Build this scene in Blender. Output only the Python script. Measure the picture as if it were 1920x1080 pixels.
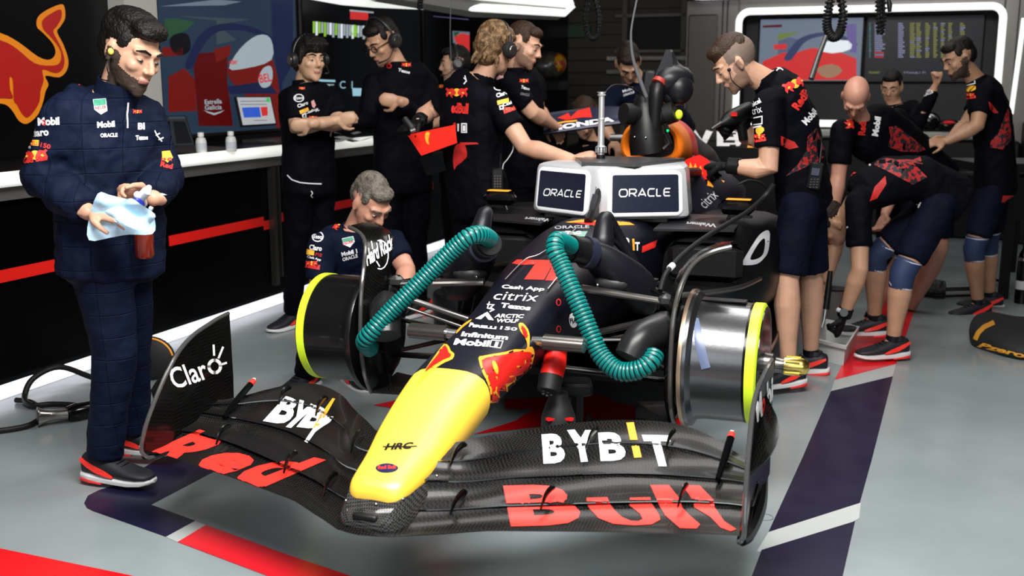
import bpy, bmesh, math, random
from mathutils import Vector, Matrix, noise
from mathutils.bvhtree import BVHTree
SC = bpy.context.scene
COL = SC.collection
for o_ in list(bpy.data.objects): bpy.data.objects.remove(o_)
PI = math.pi
V = Vector
# ------------------------------------------------------------------ camera, world, lights, exposure
FPX, HZ, CAMH = 2000.0, 155.0, 1.5
TH = math.atan((540-HZ)/FPX)
cam_d = bpy.data.cameras.new('camera'); cam_d.lens = FPX/1920*36; cam_d.sensor_width = 36
cam_d.clip_start = .05; cam_d.clip_end = 200
cam = bpy.data.objects.new('camera', cam_d); COL.objects.link(cam)
cam.location = (0, 0, CAMH); cam.rotation_euler = (PI/2-TH, 0, 0)
SC.camera = cam
cam_d.dof.use_dof = True; cam_d.dof.focus_distance = 4.1; cam_d.dof.aperture_fstop = 3.2
SC.view_settings.view_transform = 'Standard'; SC.view_settings.look = 'None'
SC.view_settings.gamma = 1; SC.view_settings.exposure = 0.0
try: SC.view_settings.use_curve_mapping = False
except Exception: pass
W = bpy.data.worlds.new('world'); SC.world = W; W.use_nodes = True
wb = W.node_tree.nodes['Background']; wb.inputs[0].default_value = (.80, .90, 1.0, 1); wb.inputs[1].default_value = .14
def area_light(name, loc, size, energy, color=(1,1,1), target=None, spread=180):
    d = bpy.data.lights.new(name, 'AREA'); d.shape = 'RECTANGLE'; d.size, d.size_y = size
    d.energy = energy; d.color = color; d.spread = math.radians(spread)
    o = bpy.data.objects.new(name, d); COL.objects.link(o); o.location = loc
    if target is not None:
        o.rotation_euler = (V(target)-V(loc)).to_track_quat('-Z', 'Y').to_euler()
    return o
# ceiling lamps of the garage: daylight-white panels above the car and the open door behind the camera
area_light('ceiling_lamp_front', (.0, 1.8, 3.35), (2.6, 1.0), 310, (1, .985, .96), (-.1, 3.6, .2))
area_light('ceiling_lamp_middle', (.7, 5.1, 3.4), (3.0, .9), 76, (1, .98, .95), (.8, 5.0, 0))
area_light('ceiling_lamp_rear', (2.3, 8.2, 3.4), (3.0, .8), 30, (1, .95, .88), (2.0, 7.6, 0))
area_light('door_daylight', (.6, -1.4, 2.2), (5.0, 2.0), 70, (.90, .96, 1.0), (.3, 4.0, .6))
# ------------------------------------------------------------------ pixel geometry helpers
_c, _s = math.cos(TH), math.sin(TH)
RX, FW, UP, CP = V((1,0,0)), V((0,_c,-_s)), V((0,_s,_c)), V((0,0,CAMH))
def ray(x, y): return (RX*(x-960) + UP*(540-y) + FW*FPX)
def onz(x, y, z=0.0):
    r = ray(x, y); return CP + r*((z-CAMH)/r.z)
def ony(x, y, Y):
    r = ray(x, y); return CP + r*(Y/r.y)
class Frame:
    def __init__(s, o, a):
        s.o = V(o); s.a = math.radians(a)
        s.M = Matrix.Translation(s.o) @ Matrix.Rotation(-s.a, 4, 'Z'); s.I = s.M.inverted()
    def w(s, x, y, z): return s.M @ V((x, y, z))
    def on(s, ax, val, x, y):
        r = s.I.to_3x3() @ ray(x, y); c = s.I @ CP
        return c + r*((val-c[ax])/r[ax])
CF = Frame((.068, 4.03, 0), 20.2)      # the car: x to image right, y to its tail, z up
GF = Frame((0, 0, 0), 20.6)            # the garage
ID = Matrix.Identity(4)
ROOTM = {}
# ------------------------------------------------------------------ materials
MATS = {}
def mat(name, color=(.5,.5,.5), rough=.5, metal=0.0, emit=0.0, spec=.5, coat=0.0, bump=None, var=None, alpha=None, ecol=None):
    """bump=(scale,strength,distance[,detail]) noise bump; var=(scale, second colour, lo, hi) noise mix"""
    if name in MATS: return MATS[name]
    m = bpy.data.materials.new(name); m.use_nodes = True; nt = m.node_tree; N = nt.nodes; L = nt.links
    b = N['Principled BSDF']
    b.inputs['Base Color'].default_value = (*color, 1); b.inputs['Roughness'].default_value = rough
    b.inputs['Metallic'].default_value = metal; b.inputs['Specular IOR Level'].default_value = spec
    b.inputs['Coat Weight'].default_value = coat; b.inputs['Coat Roughness'].default_value = .05
    if emit:
        b.inputs['Emission Color'].default_value = (*(ecol or color), 1); b.inputs['Emission Strength'].default_value = emit
    if bump or var:
        tc = N.new('ShaderNodeTexCoord')
    if var:
        n = N.new('ShaderNodeTexNoise'); n.inputs['Scale'].default_value = var[0]; n.inputs['Detail'].default_value = 4
        L.new(tc.outputs['Object'], n.inputs['Vector'])
        r = N.new('ShaderNodeValToRGB'); r.color_ramp.elements[0].position = var[2]; r.color_ramp.elements[1].position = var[3]
        r.color_ramp.elements[0].color = (*color, 1); r.color_ramp.elements[1].color = (*var[1], 1)
        L.new(n.outputs['Fac'], r.inputs['Fac']); L.new(r.outputs['Color'], b.inputs['Base Color'])
    if bump:
        n = N.new('ShaderNodeTexNoise'); n.inputs['Scale'].default_value = bump[0]; n.inputs['Detail'].default_value = bump[3] if len(bump) > 3 else 3
        L.new(tc.outputs['Object'], n.inputs['Vector'])
        bp = N.new('ShaderNodeBump'); bp.inputs['Strength'].default_value = bump[1]; bp.inputs['Distance'].default_value = bump[2]
        L.new(n.outputs['Fac'], bp.inputs['Height']); L.new(bp.outputs['Normal'], b.inputs['Normal'])
    if alpha is not None: b.inputs['Alpha'].default_value = alpha
    MATS[name] = m
    return m
def carbon(name, c1=(.006,.006,.006), c2=(.035,.033,.03), scale=150, rough=.3):
    m = mat(name, c1, rough, coat=.08, spec=.18); nt = m.node_tree; N = nt.nodes; L = nt.links; b = N['Principled BSDF']
    tc = N.new('ShaderNodeTexCoord'); mp = N.new('ShaderNodeMapping'); mp.inputs['Rotation'].default_value = (0, 0, math.radians(40))
    ch = N.new('ShaderNodeTexChecker'); ch.inputs['Scale'].default_value = scale
    ch.inputs['Color1'].default_value = (*c1, 1); ch.inputs['Color2'].default_value = (*c2, 1)
    L.new(tc.outputs['Object'], mp.inputs[0]); L.new(mp.outputs[0], ch.inputs['Vector']); L.new(ch.outputs['Color'], b.inputs['Base Color'])
    return m
M = dict(
 navy = mat('matt_navy_paint', (.0035,.0038,.009), .42, spec=.28),
 carbon = carbon('carbon_weave', (.0015,.0015,.0015), (.013,.012,.011), 150, .32),
 carbong = carbon('carbon_weave_gloss', (.0015,.0015,.0015), (.005,.005,.0045), 160, .2),
 yellow = mat('yellow_paint', (1.0,.61,.05), .42, spec=1.0),
 orange = mat('orange_paint', (.95,.22,.01), .4),
 red = mat('red_paint', (.72,.012,.008), .35),
 redw = mat('red_lettering', (.80,.030,.020), .42),
 white = mat('white_lettering', (.85,.85,.85), .5),
 grayw = mat('grey_lettering', (.42,.42,.44), .5),
 orangel = mat('orange_lettering', (.95,.36,.02), .5),
 black = mat('black_plastic', (.004,.004,.0045), .45, spec=.3),
 blackg = mat('black_gloss', (.002,.002,.0025), .14, spec=.3),
 rubber = mat('black_rubber', (.006,.006,.006), .55, spec=.3),
 steel = mat('steel', (.55,.55,.55), .25, 1.0),
 dsteel = mat('dark_steel', (.16,.15,.14), .28, .9),
 silver = mat('silver_paint', (.62,.63,.65), .3, .55),
 whitep = mat('white_panel_paint', (.85,.86,.88), .3),
 navyp = mat('navy_panel', (.005,.007,.020), .25, var=(300, (.008,.011,.028), .4, .6)),
 teal = mat('teal_hose', (.0,.15,.14), .32),
 tealr = mat('black_hose_rib', (.001,.004,.004), .4, spec=.2),
 lime = mat('lime_yellow', (.72,.95,.03), .4),
 led = mat('led_tube', (.95,1.0,.93), .3, emit=.85),
 ledw = mat('led_strip_white', (.93,.92,1.0), .3, emit=1.15),
 gold = mat('gold_metal', (.85,.6,.16), .25, 1.0),
 glass = mat('dark_screen_glass', (.001,.001,.0015), .15, spec=.12),
)
# ------------------------------------------------------------------ object helpers
def tag(o, label=None, cat=None, group=None, kind=None):
    if label: o['label'] = label
    if cat: o['category'] = cat
    if group: o['group'] = group
    if kind: o['kind'] = kind
    return o
def thing(name, label, cat, loc=(0,0,0), frame=None, group=None):
    o = bpy.data.objects.new(name, None); COL.objects.link(o)
    Mx = Matrix.Translation(V(loc)) if frame is None else frame.M @ Matrix.Translation(V(loc))
    o.matrix_basis = Mx; ROOTM[o.name] = Mx; o.empty_display_size = .1
    return tag(o, label, cat, group)
def rootm(o):
    while o is not None:
        if o.name in ROOTM: return ROOTM[o.name]
        o = o.parent
    return ID
def catmull(pts, n):
    P = [V(p) for p in pts]
    if len(P) < 3: return [P[0].lerp(P[-1], i/n) for i in range(n+1)]
    out = []; m = len(P)-1
    for i in range(m):
        p0 = P[max(i-1,0)]; p1 = P[i]; p2 = P[i+1]; p3 = P[min(i+2, m)]
        for k in range(n):
            t = k/n
            out.append(.5*((2*p1)+(p2-p0)*t+(2*p0-5*p1+4*p2-p3)*t*t+(3*p1-p0-3*p2+p3)*t**3))
    out.append(P[-1]); return out
def interp(xs, ys, x):
    if x <= xs[0]: return ys[0]
    for i in range(len(xs)-1):
        if x <= xs[i+1]:
            t = (x-xs[i])/(xs[i+1]-xs[i])
            return ys[i]*(1-t)+ys[i+1]*t
    return ys[-1]
class MB:
    def __init__(s, frame=None): s.v = []; s.f = []; s.m = []; s.F = frame.M if frame else ID; s.mi = 0
    def add(s, vs, fs, mi=None):
        k = len(s.v); s.v += [V(p) for p in vs]; s.f += [[i+k for i in f] for f in fs]; s.m += [s.mi if mi is None else mi]*len(fs)
        return s
    def loft(s, secs, closed=True, caps=True, mi=None):
        n = len(secs[0]); vs = [p for q in secs for p in q]; fs = []
        for a in range(len(secs)-1):
            for i in range(n if closed else n-1):
                j = (i+1) % n; fs.append([a*n+i, a*n+j, (a+1)*n+j, (a+1)*n+i])
        if caps and closed:
            fs.append(list(range(n))[::-1]); fs.append([(len(secs)-1)*n+i for i in range(n)])
        return s.add(vs, fs, mi)
    def box(s, c, sz, R=None, mi=None, bev=0):
        x, y, z = sz[0]/2, sz[1]/2, sz[2]/2; c = V(c); R = R or Matrix.Identity(3)
        if bev > 0:
            b = min(bev, x*.9, y*.9, z*.9)
            secs = []
            for zz, ins in ((-z, b), (-z+b, 0), (z-b, 0), (z, b)):
                q = []
                for sx, sy in ((1,1),(-1,1),(-1,-1),(1,-1)):
                    a = (sx*(x-ins), sy*(y-ins-b if False else y-b-ins*0), zz)
                    X, Y = x-ins, y-ins
                    pts = ((sx*X, sy*(Y-b)), (sx*(X-b), sy*Y))
                    if sx*sy < 0: pts = pts[::-1]
                    q += [c + R @ V((p[0], p[1], zz)) for p in pts]
                secs.append(q)
            return s.loft(secs, mi=mi)
        vs = [c + R @ V((i*x, j*y, k*z)) for k in (-1,1) for j in (-1,1) for i in (-1,1)]
        return s.add(vs, [[0,2,3,1],[4,5,7,6],[0,1,5,4],[2,6,7,3],[0,4,6,2],[1,3,7,5]], mi)
    def ring(s, p, d, r, n=12, side=None, asp=1.0):
        d = V(d).normalized()
        if side is None: side = V((0,0,1)) if abs(d.z) < .9 else V((0,1,0))
        u = side - d*side.dot(d)
        if u.length < 1e-5: u = d.orthogonal()
        u.normalize(); w = d.cross(u)
        return [V(p) + u*(math.cos(2*PI*i/n)*r) + w*(math.sin(2*PI*i/n)*r*asp) for i in range(n)]
    def tube(s, pts, r, n=12, mi=None, side=None, asp=1.0, sm=0, dome=False):
        if sm: 
            if isinstance(r, (list, tuple)):
                rr = catmull([V((q,0,0)) for q in r], sm); r = [q.x for q in rr]
            pts = catmull(pts, sm)
        pts = [V(p) for p in pts]; N = len(pts); secs = []
        R = r if isinstance(r, (list, tuple)) else [r]*N
        u = None
        for i in range(N):
            d = (pts[min(i+1,N-1)]-pts[max(i-1,0)])
            if d.length < 1e-7: d = V((0,0,1))
            d.normalize()
            if side is not None: q = V(side)
            else:
                if u is None: u = V((0,0,1)) if abs(d.z) < .9 else V((0,1,0))
                q = u
            q = q - d*q.dot(d)
            if q.length < 1e-5: q = d.orthogonal()
            q.normalize(); u = q
            if dome and i == 0:
                for a in (80, 55, 28):
                    secs.append(s.ring(pts[0]-d*R[0]*math.sin(math.radians(a)), d, R[0]*math.cos(math.radians(a)), n, q, asp))
            secs.append(s.ring(pts[i], d, R[i], n, q, asp))
            if dome and i == N-1:
                for a in (28, 55, 80):
                    secs.append(s.ring(pts[i]+d*R[i]*math.sin(math.radians(a)), d, R[i]*math.cos(math.radians(a)), n, q, asp))
        return s.loft(secs, mi=mi)
    def ell(s, c, r, R=None, n=16, m=10, mi=None):
        R = R or Matrix.Identity(3); c = V(c); secs = []
        for j in range(m+1):
            a = -PI/2 + PI*j/m; a = max(min(a, PI/2-.06), -PI/2+.06)
            secs.append([c + R @ V((r[0]*math.cos(a)*math.cos(2*PI*i/n), r[1]*math.cos(a)*math.sin(2*PI*i/n), r[2]*math.sin(a))) for i in range(n)])
        return s.loft(secs, mi=mi)
    def cone(s, a, b, r1, r2, n=16, mi=None): return s.tube([a, b], [r1, r2], n, mi)
    def prism(s, poly, fn, d0, d1, mi=None):
        """poly of 2D pts, fn(u,v,d)->3D"""
        n = len(poly); vs = [fn(u, v, d0) for u, v in poly] + [fn(u, v, d1) for u, v in poly]
        return s.add(vs, [list(range(n))[::-1], [n+i for i in range(n)]] + [[i, (i+1) % n, n+(i+1) % n, n+i] for i in range(n)], mi)
    def lathe(s, prof, o, ax, n=24, mi=None):
        """prof: (dist along axis, radius)"""
        ax = V(ax).normalized(); o = V(o)
        return s.loft([s.ring(o+ax*t, ax, max(r, 1e-4), n) for t, r in prof], mi=mi)
    def build(s, name, mats, parent=None, smooth=35, mods=None):
        me = bpy.data.meshes.new(name); Mi = rootm(parent).inverted() if parent else ID
        T = Mi @ s.F
        me.from_pydata([tuple(T @ p) for p in s.v], [], s.f)
        mats = mats if isinstance(mats, (list, tuple)) else [mats]
        for q in mats: me.materials.append(q)
        me.polygons.foreach_set('material_index', s.m)
        o = bpy.data.objects.new(name, me); COL.objects.link(o)
        if parent: o.parent = parent
        bm = bmesh.new(); bm.from_mesh(me); bmesh.ops.recalc_face_normals(bm, faces=bm.faces); bm.to_mesh(me); bm.free()
        shade(o, smooth)
        return o
def shade(o, ang=35):
    me = o.data
    if ang <= 0: return
    bm = bmesh.new(); bm.from_mesh(me); a = math.radians(ang)
    for f in bm.faces: f.smooth = True
    for e in bm.edges:
        if len(e.link_faces) == 2:
            if e.link_faces[0].normal.angle(e.link_faces[1].normal, 0) > a: e.smooth = False
    bm.to_mesh(me); bm.free()
def bake(o, mods, ang=60):
    """apply modifiers [(type, {attr: val})] into the mesh"""
    for t, kw in mods:
        m = o.modifiers.new(t, t)
        for k, v in kw.items(): setattr(m, k, v)
    dg = bpy.context.evaluated_depsgraph_get(); dg.update()
    e = o.evaluated_get(dg); me = bpy.data.meshes.new_from_object(e)
    old = o.data; o.modifiers.clear(); o.data = me
    for p in me.polygons: p.use_smooth = True
    return o
def bvh(objs):
    vs, fs = [], []
    for o in objs:
        Mw = rootm(o) ; k = len(vs)
        vs += [Mw @ v.co for v in o.data.vertices]; fs += [[i+k for i in p.vertices] for p in o.data.polygons]
    return BVHTree.FromPolygons(vs, fs)
# ------------------------------------------------------------------ flat artwork (lettering and shapes) laid on surfaces
def flat_text(s, bold=.0, shear=0, extend=1.0, space=1.0):
    c = bpy.data.curves.new('t', 'FONT'); c.body = s; c.size = 1; c.offset = bold; c.shear = shear; c.space_character = space
    c.resolution_u = 3
    o = bpy.data.objects.new('t', c); COL.objects.link(o)
    dg = bpy.context.evaluated_depsgraph_get(); dg.update()
    me = bpy.data.meshes.new_from_object(o.evaluated_get(dg))
    bpy.data.objects.remove(o); bpy.data.curves.remove(c)
    return me
def flat_poly(loops, smooth=0):
    """loops: list of closed 2D polygons, inner loops are holes"""
    c = bpy.data.curves.new('t', 'CURVE'); c.dimensions = '2D'; c.fill_mode = 'BOTH'
    for lp in loops:
        if smooth:
            P = [V((p[0], p[1], 0)) for p in lp]; q = []
            n = len(P)
            for i in range(n):
                p0, p1, p2, p3 = P[i-1], P[i], P[(i+1) % n], P[(i+2) % n]
                for k in range(smooth):
                    t = k/smooth
                    q.append(.5*((2*p1)+(p2-p0)*t+(2*p0-5*p1+4*p2-p3)*t*t+(3*p1-p0-3*p2+p3)*t**3))
            lp = [(p.x, p.y) for p in q]
        sp = c.splines.new('POLY'); sp.points.add(len(lp)-1)
        for i, p in enumerate(lp): sp.points[i].co = (p[0], p[1], 0, 1)
        sp.use_cyclic_u = True
    o = bpy.data.objects.new('t', c); COL.objects.link(o)
    dg = bpy.context.evaluated_depsgraph_get(); dg.update()
    me = bpy.data.meshes.new_from_object(o.evaluated_get(dg))
    bpy.data.objects.remove(o); bpy.data.curves.remove(c)
    return me
def strokes(lines, w):
    """poly-line strokes with mitred width -> list of quads loops (as separate polygons)"""
    me = bpy.data.meshes.new('s'); vs = []; fs = []
    for ln in lines:
        P = [V((p[0], p[1])) for p in ln]; n = len(P); L = []; R = []
        closed = (P[0]-P[-1]).length < 1e-6
        for i in range(n):
            a = P[i-1] if i > 0 else (P[-2] if closed else None); b = P[i+1] if i < n-1 else (P[1] if closed else None)
            d1 = (P[i]-a).normalized() if a is not None else None; d2 = (b-P[i]).normalized() if b is not None else None
            if d1 is None: d1 = d2
            if d2 is None: d2 = d1
            t = (d1+d2)
            if t.length < 1e-4: t = d1
            t.normalize(); nn = V((-t.y, t.x)); k = max(nn.dot(V((-d1.y, d1.x))), .45)
            L.append(P[i]+nn*(w/2/k)); R.append(P[i]-nn*(w/2/k))
        k = len(vs); vs += [(p.x, p.y, 0) for p in L] + [(p.x, p.y, 0) for p in R]
        fs += [[k+i, k+i+1, k+n+i+1, k+n+i] for i in range(n-1)]
    me.from_pydata(vs, [], fs); return me
def prep(me, grid):
    """normalise to unit box, cut on a grid; returns verts2d, faces"""
    bm = bmesh.new(); bm.from_mesh(me); bpy.data.meshes.remove(me)
    if not bm.verts: return None
    xs = [v.co.x for v in bm.verts]; ys = [v.co.y for v in bm.verts]
    x0, x1, y0, y1 = min(xs), max(xs), min(ys), max(ys)
    for v in bm.verts:
        v.co = V(((v.co.x-x0)/max(x1-x0, 1e-6), (v.co.y-y0)/max(y1-y0, 1e-6), 0))
    gx, gy = grid
    for i in range(1, gx):
        bmesh.ops.bisect_plane(bm, geom=bm.verts[:]+bm.edges[:]+bm.faces[:], plane_co=(i/gx, 0, 0), plane_no=(1,0,0))
    for i in range(1, gy):
        bmesh.ops.bisect_plane(bm, geom=bm.verts[:]+bm.edges[:]+bm.faces[:], plane_co=(0, i/gy, 0), plane_no=(0,1,0))
    bmesh.ops.triangulate(bm, faces=bm.faces[:])
    bm.verts.ensure_lookup_table()
    vs = [(v.co.x, v.co.y) for v in bm.verts]; fs = [[v.index for v in f.verts] for f in bm.faces]
    bm.free(); return vs, fs
def quadmap(q):
    """q: bl, br, tr, tl pixel corners -> projective map unit square->pixel"""
    (x0,y0),(x1,y1),(x2,y2),(x3,y3) = q
    dx1, dx2, sx = x1-x2, x3-x2, x0-x1+x2-x3; dy1, dy2, sy = y1-y2, y3-y2, y0-y1+y2-y3
    det = dx1*dy2-dx2*dy1
    g = (sx*dy2-dx2*sy)/det if abs(det) > 1e-9 else 0; h = (dx1*sy-sx*dy1)/det if abs(det) > 1e-9 else 0
    a, b, c, d, e, f = x1-x0+g*x1, x3-x0+h*x3, x0, y1-y0+g*y1, y3-y0+h*y3, y0
    def fn(u, v):
        w = g*u+h*v+1; return ((a*u+b*v+c)/w, (d*u+e*v+f)/w)
    return fn
def lay(name, prepd, mapfn, tree, m, parent, off=.0015, maxjump=.05, srcpx=True):
    """lay 2D art on real surfaces found along the sight line of each point"""
    if not prepd: return None
    vs, fs = prepd; P = []
    for u, v in vs:
        x, y = mapfn(u, v); d = ray(x, y).normalized()
        hit, nrm, idx, dist = tree.ray_cast(CP, d)
        if hit is None: P.append(None); continue
        if nrm.dot(d) > 0: nrm = -nrm
        P.append(hit + nrm*off)
    F = []
    for f in fs:
        if any(P[i] is None for i in f): continue
        if max((P[f[i]]-P[f[(i+1) % 3]]).length for i in range(3)) > maxjump: continue
        F.append(f)
    if not F: return None
    used = sorted({i for f in F for i in f}); ix = {k: i for i, k in enumerate(used)}
    me = bpy.data.meshes.new(name); Mi = rootm(parent).inverted() if parent else ID
    me.from_pydata([tuple(Mi @ P[k]) for k in used], [], [[ix[i] for i in f] for f in F])
    me.materials.append(m); o = bpy.data.objects.new(name, me); COL.objects.link(o)
    if parent: o.parent = parent
    for p in me.polygons: p.use_smooth = True
    return o
def letter(name, s, q, tree, m, parent, bold=.02, shear=0, grid=(10,4), off=.0015, maxjump=.05, space=1.0):
    return lay(name, prep(flat_text(s, bold, shear, space=space), grid), quadmap(q), tree, m, parent, off, maxjump)
def shape(name, loops, tree, m, parent, smooth=0, grid=(8,8), off=.0012, maxjump=.06, me=None):
    """loops in pixels"""
    allp = [p for l in loops for p in l]
    me = me or flat_poly([[(x, -y) for x, y in l] for l in loops], smooth)
    xs = [v.co.x for v in me.vertices]; ys = [v.co.y for v in me.vertices]
    x0, x1, y0, y1 = min(xs), max(xs), -max(ys), -min(ys)
    return lay(name, prep(me, grid), lambda u, v: (x0+(x1-x0)*u, y1+(y0-y1)*v), tree, m, parent, off, maxjump)
def px_strokes(name, lines, w, tree, m, parent, **k):
    return shape(name, lines, tree, m, parent, me=strokes([[(x, -y) for x, y in l] for l in lines], w), **k)
def bl(x0, y0, x1, y1, h, sl=0.0):
    """quad from baseline start/end pixel and height h; sl = horizontal lean of the uprights"""
    dx, dy = x1-x0, y1-y0; L = math.hypot(dx, dy); nx, ny = dy/L*h, -dx/L*h
    return [(x0, y0), (x1, y1), (x1+nx+sl, y1+ny), (x0+nx+sl, y0+ny)]
def joined(name, objs, parent):
    """join laid pieces that form one mark"""
    objs = [o for o in objs if o]
    if not objs: return None
    vs, fs, ms, mats = [], [], [], []
    for o in objs:
        m = o.data.materials[0]
        if m not in mats: mats.append(m)
        k = len(vs); vs += [tuple(v.co) for v in o.data.vertices]
        for p in o.data.polygons: fs.append([i+k for i in p.vertices]); ms.append(mats.index(m))
        bpy.data.objects.remove(o)
    me = bpy.data.meshes.new(name); me.from_pydata(vs, [], fs)
    for m in mats: me.materials.append(m)
    me.polygons.foreach_set('material_index', ms)
    o = bpy.data.objects.new(name, me); COL.objects.link(o)
    if parent: o.parent = parent
    return o
# ================================================================== SETTING
def gbox(mb, u0, u1, v0, v1, z0, z1, mi=0, bev=0):
    return mb.box(((u0+u1)/2, (v0+v1)/2, (z0+z1)/2), (u1-u0, v1-v0, z1-z0), mi=mi, bev=bev)
def struct(name, mb, m, parent=None, smooth=35):
    o = mb.build(name, m, parent, smooth)
    if parent is None: o['kind'] = 'structure'
    return o
# floor: grey epoxy, glossy, with faint wear
fm = mat('epoxy_floor', (.255,.292,.300), .2, var=(1.6, (.205,.238,.245), .3, .7), spec=.5)
nt = fm.node_tree; b_ = nt.nodes['Principled BSDF']
tc_ = nt.nodes.new('ShaderNodeTexCoord'); n_ = nt.nodes.new('ShaderNodeTexNoise'); n_.inputs['Scale'].default_value = 5; n_.inputs['Detail'].default_value = 6
nt.links.new(tc_.outputs['Object'], n_.inputs['Vector']); mr_ = nt.nodes.new('ShaderNodeMapRange'); mr_.inputs[3].default_value = .12; mr_.inputs[4].default_value = .34
nt.links.new(n_.outputs['Fac'], mr_.inputs[0]); nt.links.new(mr_.outputs[0], b_.inputs['Roughness'])
n2_ = nt.nodes.new('ShaderNodeTexNoise'); n2_.inputs['Scale'].default_value = 9
bp_ = nt.nodes.new('ShaderNodeBump'); bp_.inputs['Strength'].default_value = .12; bp_.inputs['Distance'].default_value = .01
nt.links.new(tc_.outputs['Object'], n2_.inputs['Vector']); nt.links.new(n2_.outputs['Fac'], bp_.inputs['Height']); nt.links.new(bp_.outputs['Normal'], b_.inputs['Normal'])
floor = struct('floor', gbox(MB(GF), -5.2, 4.4, -2.5, 15.2, -.12, 0), fm)
pn = mat('floor_paint_navy', (.007,.006,.026), .3, var=(7, (.011,.010,.034), .35, .7), spec=.3)
pr = mat('floor_paint_red', (.74,.012,.022), .26)
pr2 = mat('floor_paint_red_old', (.62,.006,.010), .25)
pg = mat('floor_paint_grey', (.42,.44,.43), .3)
def mark(loops, m, z=.002, name='floor_marking', smooth=0):
    mb = MB(); 
    me = flat_poly([[tuple(onz(x, y, 0).xy) for x, y in l] for l in loops], smooth)
    mb.add([(v.co.x, v.co.y, z) for v in me.vertices], [list(p.vertices) for p in me.polygons])
    bpy.data.meshes.remove(me)
    return mb.build(name, m, floor, 0)
mark([[(311,1007),(333,1017),(386,985),(366,977)]], pg, .001)
mark([[(158,944),(163,953),(175,959),(311,1007),(366,977),(283,947),(470,848),(560,800),(470,770),(300,860),(205,914),(185,920),(165,930)]], pn, .002)
mark([[(333,1017),(386,985),(540,1041),(655,1080),(1010,1200),(830,1200),(500,1080)]], pr, .002)
mark([[(-30,1023),(0,1029),(247,1080),(700,1175),(-250,1175),(-250,985)]], pr2, .002)
mark([[(1441,998),(1419,1034),(1424,1035),(1590,984),(1611,972),(1614,943)],], pg, .001)
mark([[(1558,734),(1674,706),(1635,860),(1612,943),(1441,998),(1504,860)]], pn, .002)
mark([[(1428,1032),(1603,978),(1580,1080),(1556,1200),(1375,1200),(1410,1080)]], pn, .002)
mark([[(1565,713),(1680,683),(1722,560),(1640,560)]], pr, .002)
mark([[(1558,734),(1565,713),(1680,683),(1674,706)]], pg, .0015)
# red emblem under the car nose
mark([[(946,749),(1130,741),(1148,752),(1250,778),(1290,790),(1276,800),(1100,772),(1098,800),(1010,801),(887,815),(965,790),(1000,768),(948,767)]], pr2, .002)
mark([[(1098,766),(1180,764),(1252,778),(1250,790),(1110,786)]], pr2, .0025)
mark([[(700,760),(820,735),(930,760),(790,775)]], pr2, .002)
mb = MB(); q = onz(1434, 970)
mb.loft([[q+V((math.cos(2*PI*i/24)*r, math.sin(2*PI*i/24)*r, .002)) for i in range(24)] for r in (.030, .0275)], caps=False)
mb.build('floor_cap_ring', mat('floor_ring', (.15,.16,.16), .5), floor, 0)
# ---- walls
wd = mat('wall_black_panel', (.0015,.0015,.002), .3, spec=.15)
wg = mat('wall_grey_panel', (.17,.155,.14), .35, .4, var=(1.2, (.12,.11,.10), .3, .7))
wl = struct('wall_left', gbox(MB(GF), -4.8, -4.62, -2.5, 11.3, 0, 3.6), wd)
struct('wall_left_rear', gbox(MB(GF), -5.9, -4.62, 11.3, 14.5, 0, 3.6), wd)['kind'] = 'structure'
struct('wall_right', gbox(MB(GF), 4.3, 4.4, -2.5, 15, 0, 3.6), wg)
struct('ceiling', gbox(MB(GF), -5.9, 4.4, -.2, 15.2, 3.6, 3.7), mat('ceiling_dark', (.03,.03,.03), .7))
# back wall with a window-like bay
wb_ = MB(GF); bu0, bu1, bz0, bz1 = -1.80, .70, 1.03, 2.22
gbox(wb_, -2.35, bu0-.0, 11.5, 11.7, 0, 2.34); gbox(wb_, bu1, 4.3, 11.5, 11.7, 0, 2.34)
gbox(wb_, bu0, bu1, 11.5, 11.7, bz1, 2.34); gbox(wb_, bu0, bu1, 11.5, 11.7, 0, bz0-.1)
gbox(wb_, -2.35, 4.3, 11.55, 11.7, 2.5, 3.6)
wback = struct('wall_back', wb_, [wg])
for u in (-1.93, -1.98, .83): gbox(MB(GF), u, u+.012, 11.485, 11.5, 0, 2.34).build('panel_joint', M['black'], wback, 0)
mb = MB(GF); gbox(mb, -2.33, -2.02, 11.47, 11.5, .2, 2.2, bev=.02); mb.build('panel_relief', mat('relief_dark', (.075,.068,.06), .4, .4), wback)
mb = MB(GF); gbox(mb, bu0, bu1, 12.0, 12.1, .8, 2.34); gbox(mb, bu0-.02, bu0, 11.5, 12.1, .8, 2.34); gbox(mb, bu1, bu1+.02, 11.5, 12.1, .8, 2.34)
mb.build('bay_lining', M['black'], wback)
mb = MB(GF); r = .11; P = []
for cx, cz, a0 in ((bu1-r, bz1-r, 90), (bu1-r, bz0+.06+r, 0), (bu0+r, bz0+.06+r, -90), (bu0+r, bz1-r, -180)):
    for k in range(7):
        a = math.radians(a0-k*15); P.append((cx+r*math.cos(a), 11.47, cz+r*math.sin(a)))
mb.tube(P+[P[0]], .035, 8)
tag(mb.build('bay_light_tube', M['led'], None), 'glowing white light tube framing the rear wall bay', 'light')
mb = MB(GF); gbox(mb, bu0-.1, bu1+.1, 11.2, 11.55, .96, 1.03, bev=.02)
tag(mb.build('rear_counter', mat('counter_grey', (.35,.35,.33), .35)), 'long grey counter under the rear wall bay', 'counter')
mb = MB(GF); mb.tube([(.84,11.45,1.2),(.88,11.45,2.1)], .022, 8)
tag(mb.build('wall_light_tube', M['led']), 'upright white light tube at the far right of the rear wall', 'light')
mb = MB(GF); gbox(mb, -2.3, 2.5, 10.9, 11.5, 2.345, 2.5, bev=.06)
tag(mb.build('canopy_light', M['ledw']), 'glowing white canopy running above the rear wall bay', 'light')
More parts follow.
